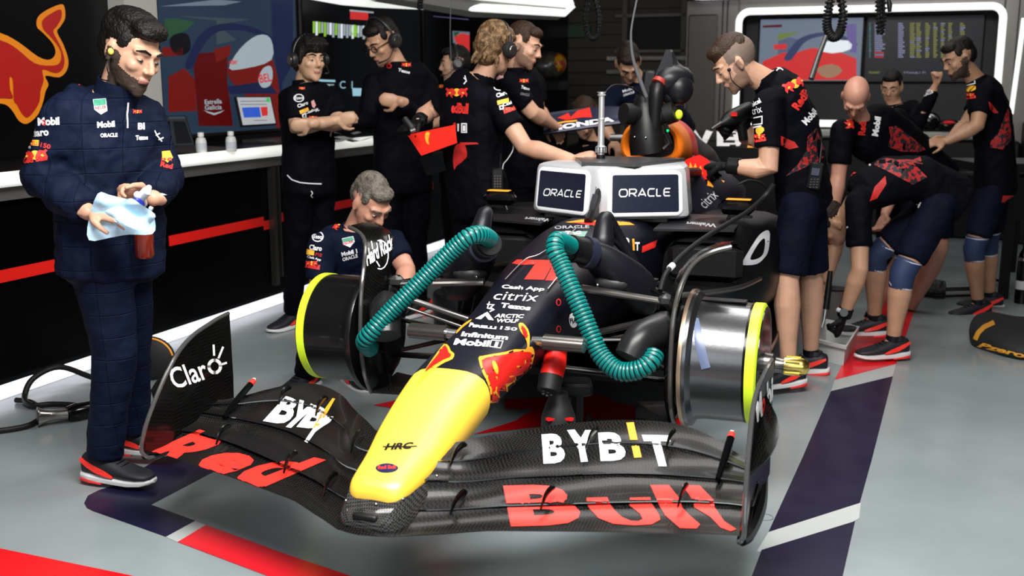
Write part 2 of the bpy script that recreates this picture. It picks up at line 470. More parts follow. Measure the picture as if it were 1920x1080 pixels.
mb = MB(GF); gbox(mb, .95, 2.4, 11.0, 11.5, 0, 1.14, bev=.02)
tag(mb.build('rear_cabinet', mat('cab_dark', (.006,.006,.006), .5, spec=.2)), 'dark cabinet at the far right against the rear wall', 'cabinet')
mb = MB(GF); gbox(mb, -2.33, .93, 11.22, 11.46, 0, .95, bev=.02)
tag(mb.build('rear_cabinet', MATS['cab_dark']), 'long black low cabinet under the grey rear counter', 'cabinet')
# far wall of slats behind the opening
mb = MB(GF); gbox(mb, -6.6, -2.3, 14.6, 14.7, 0, 3.6)
fw = struct('wall_far', mb, mat('slat_wall', (.055,.046,.034), .6))
for k in range(16): gbox(MB(GF), -6.4, -2.5, 14.585, 14.6, .1+k*.17, .112+k*.17).build('slat_groove', M['black'], fw, 0)
for u in (-5.42, -3.85, -3.04): gbox(MB(GF), u, u+.07, 14.5, 14.6, 0, 3.2).build('slat_post', mat('slat_post', (.11,.095,.07), .5), fw)
mb = MB(GF); gbox(mb, -3.78, -3.04, 14.52, 14.58, 1.95, 2.36); mb.build('dark_pane', M['black'], fw)
mb = MB(GF); gbox(mb, -3.95, -2.9, 14.50, 14.56, 1.90, 1.94); gbox(mb, -3.95, -2.9, 14.50, 14.56, 2.37, 2.41); mb.build('pane_rail', mat('slat_rail', (.16,.14,.11), .4), fw)
gm = mat('gleam_rail', (.35,.34,.32), .2, .9)
for z in (1.80, 1.62): gbox(MB(GF), -4.05, -2.7, 14.47, 14.5, z, z+.05).build('bright_rail', gm, fw)
mb = MB(GF); gbox(mb, -4.65, -4.3, 14.5, 14.57, 2.12, 2.27)
es = mb.build('exit_sign', [mat('exit_green', (.01,.05,.02), .4)]); tag(es, 'small dim green exit sign high on the slatted wall', 'sign')
# helmet shelf
mb = MB(GF); gbox(mb, -4.9, -3.9, 11.9, 12.3, 1.42, 1.52)
tag(mb.build('wall_shelf', M['black']), 'black shelf carrying the racing helmet', 'shelf')
hp = GF.on(1, 12.1, 1030, 90); 
hm = thing('racing_helmet', 'dark racing helmet with orange and red back on the shelf', 'helmet', GF.w(*hp))
hc = GF.w(hp.x, 12.1, 1.70)
mb = MB(); mb.ell(hc, (.19,.17,.16), n=24, m=14); mb.build('shell', mat('helmet_grey', (.06,.055,.05), .25, var=(9,(.12,.1,.08),.45,.55)), hm)
mb = MB(); mb.ell(hc+V((.10,-.02,.02)), (.10,.155,.12), n=20, m=12); mb.build('rear_patch', mat('helmet_red', (.5,.05,.01), .3, var=(14,(.8,.4,.02),.48,.52)), hm)
mb = MB(); mb.ell(hc+V((-.05,-.09,-.01)), (.12,.09,.05), n=20, m=12); mb.build('visor', mat('visor', (.35,.35,.36), .15, .5), hm)
# ---- left workbench
wbn = thing('workbench', 'long black workbench with glowing white front edge along the left wall', 'workbench', (-3.97, 5, 0), GF)
mb = MB(GF); gbox(mb, -4.62, -3.97, 1.5, 10.6, 1.055, 1.085); mb.build('bench_top', mat('bench_black', (.006,.006,.007), .2), wbn)
mb = MB(GF); gbox(mb, -4.62, -4.03, 1.5, 10.6, .10, .955); gbox(mb, -4.62, -3.99, 1.5, 10.6, .955, 1.055, mi=1)
mb.build('cabinet_front', [mat('cab_gloss', (.001,.001,.0012), .25, spec=.12), mat('fascia', (.10,.095,.09), .3, .3)], wbn)
mb = MB(GF); mb.tube([(-3.965, 1.5, 1.056), (-3.965, 7.55, 1.056)], .036, 14); mb.build('edge_light', mat('bench_led', (.86,.88,.82), .35, emit=.62), wbn)
mb = MB(GF); mb.tube([(-3.965, 7.75, 1.056), (-3.965, 10.4, 1.056)], .036, 14); mb.build('edge_light', MATS['bench_led'], wbn)
mb = MB(GF)
for v0, v1, dz in ((1.5,4.05,0),(4.05,4.12,.0),(4.12,4.9,0),(5.05,6.02,.0),(6.02,6.18,-.03),(6.18,7.5,.0),(8.0,8.7,0)):
    gbox(mb, -4.034, -4.026, v0, v1, .565+dz, .625+dz)
mb.build('red_stripe', M['red'], wbn)
mb = MB(GF); gbox(mb, -4.025, -3.985, 6.08, 6.12, .15, .95); gbox(mb, -4.025, -3.985, 6.15, 6.17, .2, .95); mb.build('cabinet_post', M['dsteel'], wbn)
mb = MB(GF); gbox(mb, -4.05, -4.03, 1.0, 10.8, .005, .068)
tag(mb.build('floor_light_strip', M['ledw']), 'bright white light strip on the floor along the workbench foot', 'light')
# mural with the charging bull tail on the left wall
wt = None
def wall_tree(u, v0=-2, v1=15, z0=-1, z1=4):
    P = [GF.w(u, v0, z0), GF.w(u, v1, z0), GF.w(u, v1, z1), GF.w(u, v0, z1)]
    return BVHTree.FromPolygons(P, [[0,1,2,3]])
t = wall_tree(-4.62)
mr = mat('mural_red', (.42,.012,.008), .3); my = mat('mural_yellow', (.80,.24,.01), .3)
bo = [(-60,50),(0,62),(35,80),(70,106),(92,112),(103,100),(98,82),(80,62),(68,50),(70,32),(88,18),(113,8),(120,14),(121,34),(112,50),(106,60),(118,84),(127,112),(124,132),(110,145),(84,142),(90,158),(84,172),(80,190),(70,215),(50,232),(34,226),(20,205),(0,194),(-60,198)]
bi = [(-60,68),(0,76),(30,92),(62,118),(92,123),(110,118),(112,96),(96,72),(80,55),(78,38),(96,24),(112,18),(113,34),(104,50),(98,60),(112,88),(119,112),(115,130),(102,137),(78,130),(80,150),(74,170),(72,190),(62,208),(50,220),(40,214),(30,196),(24,188),(22,150),(16,145),(17,168),(22,184),(0,184),(-60,186)]
shape('bull_mural_outline', [bo], t, my, wl, smooth=3, off=.004, maxjump=9)
shape('bull_mural_body', [bi], t, mr, wl, smooth=3, off=.008, maxjump=9)
mb = MB(GF); gbox(mb, -4.62, -4.50, 5.36, 5.66, 1.09, 3.6)
wp = mb.build('trim_1', mat('post_beige', (.50,.49,.45), .4, .2)); wp['kind'] = 'structure'
# big television on the left wall
def screen(name, label, u, v0, v1, z0, z1, bezel=.03, axis='u', th=.05):
    r = thing(name, label, 'screen', GF.w(u, (v0+v1)/2, z0) if axis == 'u' else GF.w((v0+v1)/2, u, z0))
    mb = MB(GF); mp = MB(GF)
    if axis == 'u':
        gbox(mb, u-th, u, v0, v1, z0, z1, bev=.01); gbox(mp, u, u+.004, v0+bezel, v1-bezel, z0+bezel, z1-bezel)
    else:
        gbox(mb, v0, v1, u, u+th, z0, z1, bev=.01); gbox(mp, v0+bezel, v1-bezel, u-.004, u, z0+bezel, z1-bezel)
    mb.build('housing', M['black'], r)
    return r, mp
def em(name, c, e=1.0): return mat(name, tuple(q*.15 for q in c), .3, emit=e, ecol=c, spec=.12)
tv, mp = screen('television', 'large wall television showing a red racing car beside the man in overalls', -4.55, 5.70, 7.38, 1.13, 2.4)
pic = mp.build('screen_panel', em('tv_sky', (.035,.065,.12), .45), tv, 0)
t = bvh([pic])
def scr(loops, m, parent, k, smooth=0, name='screen_picture'): return shape(name, loops, t, m, parent, smooth=smooth, off=.002+.0006*k, maxjump=9, grid=(2,2))
E_ = dict(dr=em('e_dred', (.16,.006,.006), .42), rd=em('e_red', (.28,.016,.012), .42), bl=em('e_blue', (.016,.025,.09), .5), gr=em('e_green', (.03,.10,.05), .6),
    gy=em('e_grey', (.07,.10,.13), .5), wh=em('e_white', (.42,.50,.55), .7), dk=em('e_dark', (.008,.009,.014), .4), lg=em('e_lgrey', (.20,.25,.32), .6), lm=em('e_lime', (.25,.55,.04), .9), gn=em('e_lgreen', (.05,.5,.1), .9), cb=em('e_cyan', (.35,.62,.75), .8), wb=em('e_bright', (.75,.8,.85), .95), re=em('e_redb', (.6,.03,.03), .9), bb=em('e_bluebr', (.03,.10,.55), .9), ye=em('e_yel', (.6,.4,.03), .8), pu=em('e_purple', (.16,.12,.35), .7))
scr([[(250,-20),(560,-20),(560,26),(480,22),(420,10),(300,12),(250,20)]], E_['cb'] if 0 else E_['lg'], tv, 0)
scr([[(250,45),(330,30),(470,36),(560,48),(560,120),(250,120)]], E_['gy'], tv, 1)
scr([[(250,40),(330,34),(365,42),(350,55),(300,80),(250,95)]], E_['gr'], tv, 2)
scr([[(262,150),(300,130),(350,125),(372,150),(372,210),(262,210),(200,260)]], E_['dr'], tv, 2)
scr([[(262,170),(345,128),(365,150),(368,208),(272,212)]], E_['rd'], tv, 3)
scr([[(303,88),(342,90),(342,104),(303,106)]], E_['rd'], tv, 4)
scr([[(318,72),(335,62),(352,66),(356,92),(340,104),(322,96)]], E_['dk'], tv, 4, 3)
scr([[(346,125),(362,84),(378,62),(400,48),(430,44),(470,50),(505,66),(505,74),(468,60),(430,56),(402,62),(386,78),(372,100),(360,126)]], E_['bl'], tv, 5, 3)
scr([[(362,126),(372,100),(425,96),(425,150),(436,236),(372,236)]], E_['dr'], tv, 4)
scr([[(400,92),(432,84),(430,104),(404,118)]], E_['rd'], tv, 5)
scr([[(428,128),(450,90),(482,66),(506,72),(508,112),(460,128)]], E_['wh'], tv, 6, 3)
scr([[(424,130),(508,104),(530,180),(540,236),(520,240),(430,150)]], E_['rd'], tv, 5)
scr([[(424,162),(500,152),(520,176),(430,176)]], E_['bl'], tv, 7)
scr([[(508,0),(548,0),(548,240),(530,240),(520,150),(510,80)]], E_['pu'] if 0 else E_['bl'], tv, 6)
scr([[(483,148),(492,128),(506,124),(510,140),(505,160),(490,164)]], E_['wh'], tv, 8, 3)
for s_, q_, b_m in (('BEL', bl(486,156,508,152,16), 're'), ('Estrella', bl(382,196,414,194,9), 'wh'), ('Galicia', bl(382,206,414,205,9), 'wh'), ('rider', bl(428,122,444,120,10), 're')):
    letter('screen_lettering', s_, q_, t, E_[b_m], tv, .02, grid=(1,1), off=.009, maxjump=9)
scr([[(380,206),(400,212),(420,206),(400,216)]], E_['wh'], tv, 8, 2)
# timing screens
tm, mp = screen('timing_screen', 'wide dark timing screen with green and white bars behind the headset men', -4.55, 7.42, 9.6, 1.13, 2.4)
pic = mp.build('screen_panel', M['glass'], tm, 0); t = bvh([pic])
rnd = random.Random(4)
for i in range(22):
    x = 586+i*5.2; h = 20+rnd.random()*8; y0 = 40+i*.5
    scr([[(x,y0),(x+4.2,y0),(x+4.2,y0+h),(x,y0+h)]], E_[rnd.choice(['lm','wb','wh','lm' if i in (0,13,14,15,16) else 'wb'])], tm, 1)
scr([[(656,20),(690,24),(690,38),(656,36)]], E_['re'], tm, 1); scr([[(655,18),(700,22),(700,25),(655,21)]], E_['wh'], tm, 2)
scr([[(660,48),(666,47),(670,56),(667,66),(660,66),(657,57)]], E_['lm'], tm, 1, 2)
letter('screen_lettering', '11', bl(670,62,681,62,14), t, E_['wb'], tm, .01, grid=(1,1), off=.006, maxjump=9)
scr([[(584,148),(628,150),(628,154),(584,152)]], E_['cb'], tm, 1); scr([[(590,157),(626,158),(626,160),(590,160)]], E_['wh'], tm, 1)
scr([[(600,160),(618,160),(618,163),(600,163)]], E_['lm'], tm, 1)
letter('screen_lettering', 'C  I', bl(636,166,660,166,14), t, E_['cb'], tm, 0, grid=(1,1), off=.006, maxjump=9)
scr([[(660,165),(692,166),(692,180),(661,180)]], E_['cb'], tm, 1)
for i in range(26):
    x = 540+(i % 7)*5; y = 30+ (i//7)*40
    scr([[(x,y),(x+1.2,y),(x+1.2,y+30),(x,y+30)]], E_['dk'], tm, 1)
tn, mp = screen('data_screen', 'dark data screen with small race picture right of the glasses man', -4.55, 9.66, 11.2, 1.13, 2.4)
pic = mp.build('screen_panel', M['glass'], tn, 0); t = bvh([pic])
for i in range(9):
    x = 743+i*5.4; scr([[(x,38+i*.4),(x+4.6,38+i*.4),(x+4.6,50+i*.4),(x,50+i*.4)]], E_[['wb','cb','wh'][i % 3] if i < 7 else 'lm'], tn, 1)
scr([[(848,58),(880,60),(880,102),(850,98)]], E_['lg'], tn, 1)
scr([[(850,70),(866,62),(880,66),(880,102),(864,98)]], E_['re'], tn, 2); scr([[(850,60),(862,60),(852,70)]], E_['gr'], tn, 3)
for y in (26, 36): scr([[(812,y-6),(878,y),(878,y+1.2),(812,y-5)]], E_['pu'], tn, 1)
# rear wall screens
ts, mp = screen('rear_television', 'screen in the rear bay showing a red racing car on track', 11.92, -1.66, -.575, 1.5, 2.18, .02, 'v')
pic = mp.build('screen_panel', em('rtv_sky', (.16,.20,.27), .8), ts, 0); t = bvh([pic])
scr([[(1418,66),(1500,60),(1470,72),(1418,92)]], em('rt_green', (.16,.22,.05), .8), ts, 1)
scr([[(1418,92),(1480,70),(1500,75),(1460,112),(1418,112)]], em('rt_road', (.10,.12,.20), .8), ts, 1)
scr([[(1430,115),(1470,98),(1490,100),(1520,90),(1560,92),(1606,110),(1606,150),(1430,150)]], E_['re'], ts, 2)
scr([[(1450,84),(1475,82),(1475,92),(1452,93)]], E_['re'], ts, 3)
scr([[(1470,110),(1484,88),(1500,72),(1530,62),(1570,62),(1604,80),(1604,84),(1560,68),(1530,70),(1506,82),(1484,112)]], em('rt_navy', (.04,.05,.13), .8), ts, 4, 3)
scr([[(1535,92),(1550,78),(1590,76),(1596,92),(1560,100)]], E_['wb'], ts, 5, 2)
scr([[(1585,45),(1606,45),(1606,100),(1592,96)]], E_['pu'], ts, 5)
scr([[(1532,128),(1560,120),(1580,132),(1560,146),(1540,142)]], em('rt_yel', (.35,.2,.12), .8), ts, 6, 2)
scr([[(1430,48),(1466,46),(1466,51),(1430,52)]], E_['dr'], ts, 6)
t2, mp = screen('rear_timing_screen', 'dark rear bay screen with columns of lap times', 11.92, -.565, .57, 1.5, 2.18, .02, 'v')
pic = mp.build('screen_panel', em('tim_dk', (.02,.02,.024), .6), t2, 0); t = bvh([pic])
cm = {0:em('c_lav',(.20,.21,.33),.9),1:em('c_yel',(.20,.20,.06),.9),2:em('c_cy',(.05,.22,.25),.9),3:em('c_re',(.5,.03,.05),.9)}
for c, (x, w_, k) in enumerate(((1630,3,2),(1640,20,0),(1684,13,0),(1706,11,1),(1718,10,1),(1735,9,1),(1750,8,1),(1764,8,1),(1778,8,1),(1800,10,1))):
    for r_ in range(17):
        y = 43+r_*3.9; kk = k
        if rnd.random() < .22: kk = 0
        if c == 1 and r_ in (14, 16): kk = 3
        ww = w_*(.6+.4*rnd.random())
        scr([[(x,y),(x+ww,y),(x+ww,y+2.5),(x,y+2.5)]], cm[kk], t2, 1, name='timing_row')
letter('screen_lettering', 'TRANSIT', bl(1628,138,1650,138,4), t, cm[1], t2, .02, grid=(1,1), off=.006, maxjump=9)
letter('screen_lettering', 'P Formula 1 .P1', bl(1695,138,1735,138,4), t, cm[0], t2, .02, grid=(1,1), off=.006, maxjump=9)
scr([[(1671,135),(1685,134),(1686,139),(1672,140)]], em('c_green',(.0,.3,.06),.9), t2, 1)
# laptops
def laptop(name, label, qpx, u, content, open_back=.12):
    """qpx: tl,tr,br,bl pixels of the screen; u: distance plane from the wall"""
    pts = [GF.on(0, u - (.0 if i > 1 else open_back), *p) for i, p in enumerate(qpx)]
    base = (pts[2]+pts[3])/2; r = thing(name, label, 'laptop', GF.w(base.x, base.y, 1.086))
    n = (pts[1]-pts[0]).cross(pts[3]-pts[0]).normalized()
    if n.x < 0: n = -n
    mb = MB(GF); mb.add([p for p in pts]+[p-n*.012 for p in pts], [[0,1,2,3],[7,6,5,4],[0,4,5,1],[1,5,6,2],[2,6,7,3],[3,7,4,0]]); mb.build('lid', M['black'], r, 0)
    c = (pts[0]+pts[1]+pts[2]+pts[3])/4
    q = [c+(p-c)*.93+n*.002 for p in pts]; mb = MB(GF); mb.add(q, [[0,1,2,3]]); pic = mb.build('screen_panel', content, r, 0)
    mb = MB(GF); a, b = V(pts[3]), V(pts[2]); fw_ = V((.26,0,0)); up = V((0,0,.022))
    a.z = b.z = 1.087
    mb.add([a,b,b+fw_,a+fw_,a+up,b+up,b+fw_+up*.6,a+fw_+up*.6], [[3,2,1,0],[4,5,6,7],[0,1,5,4],[1,2,6,5],[2,3,7,6],[3,0,4,7]]); mb.build('keyboard_base', mat('laptop_grey', (.03,.03,.03), .4), r, 0)
    return r, pic
lp, pic = laptop('laptop', 'open laptop with dark window screen nearest to the man in overalls', [(283,217),(349,217),(366,274),(290,277)], -4.30, em('lp_dark', (.03,.035,.04), .6))
t = bvh([pic]); scr([[(285,219),(346,219),(347,223),(286,224)]], E_['gy'], lp, 1); scr([[(289,228),(318,227),(322,270),(294,271)]], E_['dk'], lp, 1); scr([[(324,228),(346,228),(360,268),(330,270)]], E_['dk'], lp, 1)
lp, pic = laptop('laptop', 'open laptop with white spreadsheet and blue red blocks', [(441,181),(508,181),(519,233),(453,237)], -4.40, em('lp_white', (.46,.47,.50), .85))
t = bvh([pic]); scr([[(453,202),(486,201),(489,220),(457,221)]], E_['bb'], lp, 1); scr([[(488,201),(511,200),(514,216),(491,218)]], E_['re'], lp, 1); scr([[(498,184),(505,184),(506,192),(500,192)]], E_['gn'], lp, 1)
for y in (190, 196, 226): scr([[(450,y),(500,y-.5),(500,y+.5),(450,y+1)]], E_['gy'], lp, 2)
scr([[(448,200),(451,200),(456,221),(452,221)]], E_['ye'], lp, 1)
# bottles on the bench
def bottle(px, py, label):
    p = onz(px, py, 1.086); r = thing('plastic_bottle', label, 'bottle', p, group='white bottles on the workbench')
    MB().lathe([(0,.0),(.0,.029),(.01,.032),(.07,.032),(.088,.026),(.095,.014),(.10,.014)], p, (0,0,1), 20).build('body', mat('bottle_white', (.55,.55,.54), .5), r)
    MB().lathe([(.098,.0),(.098,.019),(.122,.019),(.124,.0)], p, (0,0,1), 20).build('cap', mat('bottle_cap', (.62,.62,.60), .4), r)
    MB().lathe([(.02,.0326),(.06,.0326)], p, (0,0,1), 20).build('paper_label', mat('bottle_label', (.42,.45,.5), .6), r)
bottle(378, 287, 'white plastic bottle nearer the dark laptop on the bench'); bottle(434, 284, 'white plastic bottle nearer the white spreadsheet laptop')
rnd = random.Random(2)
for i, (x, y, a, lab) in enumerate(((640,250,.3,'loose paper sheet on the bench, farthest back'),(668,262,-.1,'curled paper sheet hanging over the bench edge'),(632,262,.5,'paper sheet nearest the man with folded arms'))):
    c = onz(x, y, 1.09+i*.006); mb = MB(); g = 8; R = Matrix.Rotation(a, 3, 'Z')
    vs = [c + R @ V(((k/g-.5)*.30, (j/g-.5)*.21, .012*math.sin(k*.9+i)+ (0.02 if i == 1 else 0)*abs(k/g-.5))) for j in range(g+1) for k in range(g+1)]
    top = [[j*(g+1)+k, j*(g+1)+k+1, (j+1)*(g+1)+k+1, (j+1)*(g+1)+k] for j in range(g) for k in range(g)]
    mb.add(vs, top); tag(mb.build('paper_sheet', mat('paper', (.5,.5,.5), .7)), lab, 'paper', 'papers on the workbench')
# overhead gantry light on the left
gl = thing('gantry_light', 'white overhead gantry light with two glowing bands above the left bench', 'light', ony(900, 10, 9.2))
def pxbar(name, pts, Y, r, m, parent, n=10):
    return MB().tube([ony(x, y, Yk) for (x, y), Yk in zip(pts, Y)], r, n).build(name, m, parent)
pxbar('housing', [(700,-40),(880,-6),(1045,2)], (8,9,9.6), .16, mat('gantry_grey', (.32,.31,.29), .4), gl)
pxbar('upper_band', [(720,-36),(900,-8),(1070,8),(1060,-12)], (7.8,8.8,9.4,9.8), .035, M['led'], gl)
pxbar('lower_band', [(640,-14),(830,10),(960,18),(1058,24),(1074,8)], (7.8,8.7,9.1,9.5,9.5), .034, M['led'], gl)
rl = MB(); rl.tube([ony(560,-8,8.3), ony(640,2,8.6), ony(700,6,8.8), ony(800,16,9.3)], [.012,.03,.035,.01], 10)
tag(rl.build('ceiling_light_bar', M['led']), 'slim white light bar above the timing screens', 'light')
# ================================================================== RACING CAR (frame CF: x image right, y tail, z up)
car = thing('racing_car', 'navy open-wheel racing car with yellow nose, wheels off, raised in the middle of the garage', 'racing car', (0, 0, 0), CF)
def C_(): return MB(CF)
def both(fn):
    for s in (-1, 1): fn(s)
# ---- front wing: five span-wise edges
KX = [0, .08, .13, .2, .3, .41, .54, .655, .74, .83, .92, .985]
EDG = dict(
 LE=([-1.405,-1.385,-1.345,-1.30,-1.235,-1.19,-1.145,-1.11,-1.085,-1.06,-1.045,-1.04], [.295,.293,.29,.287,.284,.281,.28,.28,.28,.282,.287,.29]),
 E1=([-1.30,-1.275,-1.24,-1.19,-1.12,-1.06,-.995,-.945,-.91,-.885,-.875,-.885], [.335,.327,.32,.314,.31,.307,.305,.305,.305,.307,.31,.313]),
 E2=([-1.24,-1.21,-1.17,-1.12,-1.02,-.93,-.84,-.79,-.768,-.755,-.755,-.765], [.395,.388,.38,.37,.36,.348,.34,.336,.335,.335,.337,.34]),
 E3=([-1.17,-1.14,-1.11,-1.06,-.925,-.82,-.72,-.665,-.64,-.64,-.675,-.70], [.435,.43,.42,.418,.41,.405,.398,.388,.377,.362,.352,.35]),
 TE=([-1.06,-1.04,-1.02,-.96,-.865,-.735,-.62,-.55,-.53,-.555,-.63,-.665], [.455,.453,.45,.46,.462,.455,.443,.428,.41,.388,.368,.362]))
def edge(n, x):
    ys, zs = EDG[n]; x = abs(x)
    # smooth interpolation
    i = max(k for k in range(len(KX)) if KX[k] <= x+1e-9); i = min(i, len(KX)-2)
    t = (x-KX[i])/(KX[i+1]-KX[i]); out = []
    for a in (ys, zs):
        p0, p1, p2, p3 = a[max(i-1,0)], a[i], a[i+1], a[min(i+2, len(a)-1)]
        out.append(.5*((2*p1)+(p2-p0)*t+(2*p0-5*p1+4*p2-p3)*t*t+(3*p1-p0-3*p2+p3)*t**3))
    return V((x, out[0], out[1]))
def element(mb, a, b, x0, x1, s, thick=.014, camber=.016, lift=.0, gap=.0, n=26, curl=0):
    secs = []
    for k in range(n+1):
        x = x0+(x1-x0)*k/n; p = edge(a, x); q = edge(b, x)
        d = (q-p); p = p + d*gap + V((0,0,lift)); d = q-p
        nrm = V((0, -d.z, d.y)); 
        if nrm.z < 0: nrm = -nrm
        nrm.normalize(); ring = []; m = 8
        for j in range(m+1):
            t = j/m; th = thick*(math.sqrt(max(t,0))*1.0*(1-t)*1.6+.12)
            ring.append(p+d*t + nrm*(th*.5 - camber*4*t*(1-t)))
        for j in range(m-1, 0, -1):
            t = j/m; th = thick*(math.sqrt(max(t,0))*1.0*(1-t)*1.6+.12)
            ring.append(p+d*t - nrm*(th*.5 + camber*4*t*(1-t)))
        secs.append([V((s*r.x, r.y, r.z)) for r in ring])
    mb.loft(secs); return mb
fw_ = bpy.data.objects.new('front_wing', None)
W1 = element(C_(), 'LE', 'E1', 0, .985, 1, .018, .014); element(W1, 'LE', 'E1', 0, .985, -1, .018, .014)
wing = [W1.build('front_wing', M['carbon'], car, 50)]
fwing = wing[0]
for s in (-1, 1):
    wing.append(element(C_(), 'E1', 'E2', .07, .983, s, .014, .012, lift=.012, gap=-.10).build('wing_flap', M['carbon'], fwing, 50))
    wing.append(element(C_(), 'E2', 'E3', .10, .980, s, .012, .010, lift=.010, gap=-.08).build('wing_flap', M['carbon'], fwing, 50))
    wing.append(element(C_(), 'E3', 'TE', .12, .978, s, .010, .006, lift=.008, gap=-.06).build('wing_flap', M['carbon'], fwing, 50))
    # endplate: a thin curved panel
    out = [(-.558,.665),(-.63,.66),(-.70,.65),(-.77,.638),(-.83,.618),(-.88,.588),(-.92,.55),(-.965,.50),(-1.0,.455),(-1.035,.405),(-1.06,.355),(-1.072,.31),(-1.065,.285),(-1.03,.270),(-.95,.268),(-.85,.272),(-.70,.285),(-.555,.30),(-.552,.42),(-.555,.55)]
    def epx(y, z): return .984 - .055*(z-.32) + .055*max(0, y+.85)*max(0, z-.32)/.33 - (.02*max(0, (.30-z)/.03))
    mb = C_()
    mb.prism(out, lambda y, z, d: V((s*(epx(y, z)+d), y, z)), -.005, .006)
    ep = mb.build('endplate', M['carbong'], fwing, 30); wing.append(ep) if False else None
    if s < 0: epL = ep
    else: epR = ep
    mb = C_(); mb.tube([V((s*(epx(y,z)), y, z)) for y, z in out[:16]], .0075, 8, sm=3); mb.build('endplate_edge', mat('carbon_edge', (.05,.05,.05), .2, coat=.6), fwing)
    # outward fin on endplate
    mb = C_(); secs = []
    for k in range(9):
        t = k/8; y = -1.0+.33*t; z = .445+.125*t**1.1
        w = .055*math.sin(PI*min(1, t*1.1+.12))**.6
        secs.append([V((s*.975, y, z+.008)), V((s*(.985+w), y+.03, z+.035)), V((s*(.985+w), y+.035, z+.03)), V((s*.975, y, z-.006))])
    mb.loft(secs); mb.build('dive_plane', M['carbong'], fwing, 40)
    # footplate roll along the bottom
    mb = C_(); mb.tube([V((s*.98, -1.065, .285)), V((s*.985, -.95, .266)), V((s*.985, -.75, .266)), V((s*.975, -.56, .29))], [.012,.02,.022,.012], 8, sm=4); mb.build('footplate', M['carbong'], fwing)
    # slot gap brackets
    for x, a, b_, h in ((.78,'E1','E2',.03),(.42,'E1','E2',.03),(.20,'E1','E2',.03),(.47,'E3','TE',.028),(.69,'E3','TE',.028),(.16,'E3','E2',.03)):
        p = edge(a, x); q = edge(b_, x)
        mb = C_(); P = [V((s*x, p.y-.05, p.z+.004)), V((s*(x+.004), p.y-.02, p.z+.03+h*.2)), V((s*(x+.008), p.y+.02, p.z+.035+h*.3)), V((s*(x+.01), p.y+.05, p.z+.035))]
        mb.tube(P, [.002,.0045,.005,.002], 8, sm=4, side=(1,0,0), asp=2.2); mb.build('slot_bracket', M['carbong'], fwing)
    # mechanism pod with red tip at rear outboard
    mb = C_(); mb.tube([V((s*.865,-.78,.345)), V((s*.87,-.68,.385)), V((s*.872,-.60,.415))], [.008,.012,.012], 10); mb.tube([V((s*.872,-.60,.415)), V((s*.872,-.578,.424))], [.0125,.010], 10, mi=1)
    mb.build('flap_adjuster', [M['blackg'], M['redw']], fwing)
    mb = C_(); mb.box((s*.872,-.575,.4265), (.010,.006,.012)); mb.build('sensor_window', M['white'], fwing, 0)
# nose-tip saddle
mb = C_(); secs = []
for y, hw, z0, z1 in ((-1.372,.055,.30,.318),(-1.352,.085,.297,.345),(-1.30,.105,.30,.372),(-1.24,.118,.31,.385),(-1.15,.125,.33,.40),(-1.05,.130,.36,.42)):
    secs.append([V((hw*c_ if abs(c_) < 1 else hw*c_, y, z0 if k < 1 else (z0+z1)/2 if False else z)) for k, (c_, z) in enumerate(((-1,z0),(-.98,(z0+z1)/2),(-.8,z1),(0,z1+.004),(.8,z1),(.98,(z0+z1)/2),(1,z0)))])
mb.loft(secs, closed=True); mb.build('nose_saddle', carbon('carbon_light', (.01,.01,.01), (.06,.058,.055), 190, .12), fwing, 50)
mb = C_(); mb.tube([V((-.028,-1.362,.330)), V((.028,-1.362,.330))], .011, 12, dome=True, side=(0,0,1)); mb.build('saddle_slot', M['black'], fwing)
for x, y, z in ((-.075,-1.333,.358),(.02,-1.336,.362),(.085,-1.30,.372),(.125,-1.16,.395),(.128,-1.08,.41),(-.06,-1.352,.34)):
    MB(CF).ell((x,y,z), (.004,.004,.003), n=10, m=6).build('rivet', M['steel'], fwing)
# ---- nose and chassis: lofted rounded-box sections
# (y, half width, z top, z bottom, corner power)
NS = [(-1.320,.050,.385,.345),(-1.310,.072,.404,.332),(-1.285,.088,.420,.328),(-1.235,.098,.437,.325),(-1.15,.110,.463,.335),(-1.05,.124,.508,.355),(-.92,.135,.560,.385),(-.78,.143,.603,.42),(-.62,.148,.630,.45),(-.45,.152,.655,.47),(-.30,.160,.684,.48),(-.15,.172,.722,.48),(0,.188,.760,.47),(.12,.205,.788,.46),(.35,.228,.832,.45),(.60,.245,.868,.44),(.85,.262,.880,.42),(1.10,.285,.885,.40),(1.35,.31,.880,.38)]
def sect(y, hw, zt, zb, n=28, pw=3.2, crown=.0):
    out = []; cz = (zt+zb)/2; hz = (zt-zb)/2
    for i in range(n):
        a = 2*PI*i/n; c, s_ = math.cos(a), math.sin(a)
        r = (abs(c)**pw+abs(s_)**pw)**(-1/pw)
        w = hw*(1 - .10*max(0, -s_)) * (1-.06*max(0, s_))
        out.append(V((w*r*c, y, cz+hz*r*s_)))
    return out
def catsec(NS, m=4):
    P = []
    for i in range(len(NS)-1):
        for k in range(m):
            t = k/m; row = []
            for j in range(len(NS[0])):
                p0, p1, p2, p3 = NS[max(i-1,0)][j], NS[i][j], NS[i+1][j], NS[min(i+2, len(NS)-1)][j]
                row.append(.5*((2*p1)+(p2-p0)*t+(2*p0-5*p1+4*p2-p3)*t*t+(3*p1-p0-3*p2+p3)*t**3))
            P.append(row)
    P.append(list(NS[-1])); return P
R_ = catsec(NS)
iy = min(range(len(R_)), key=lambda i: abs(R_[i][0]+.78))
ncone = C_().loft([sect(*r) for r in R_[:iy+1]]).build('nose_cone', M['yellow'], car, 50)
cha = C_().loft([sect(*r) for r in R_[iy:]]).build('chassis', M['navy'], car, 50)
tn_ = bvh([ncone, cha])
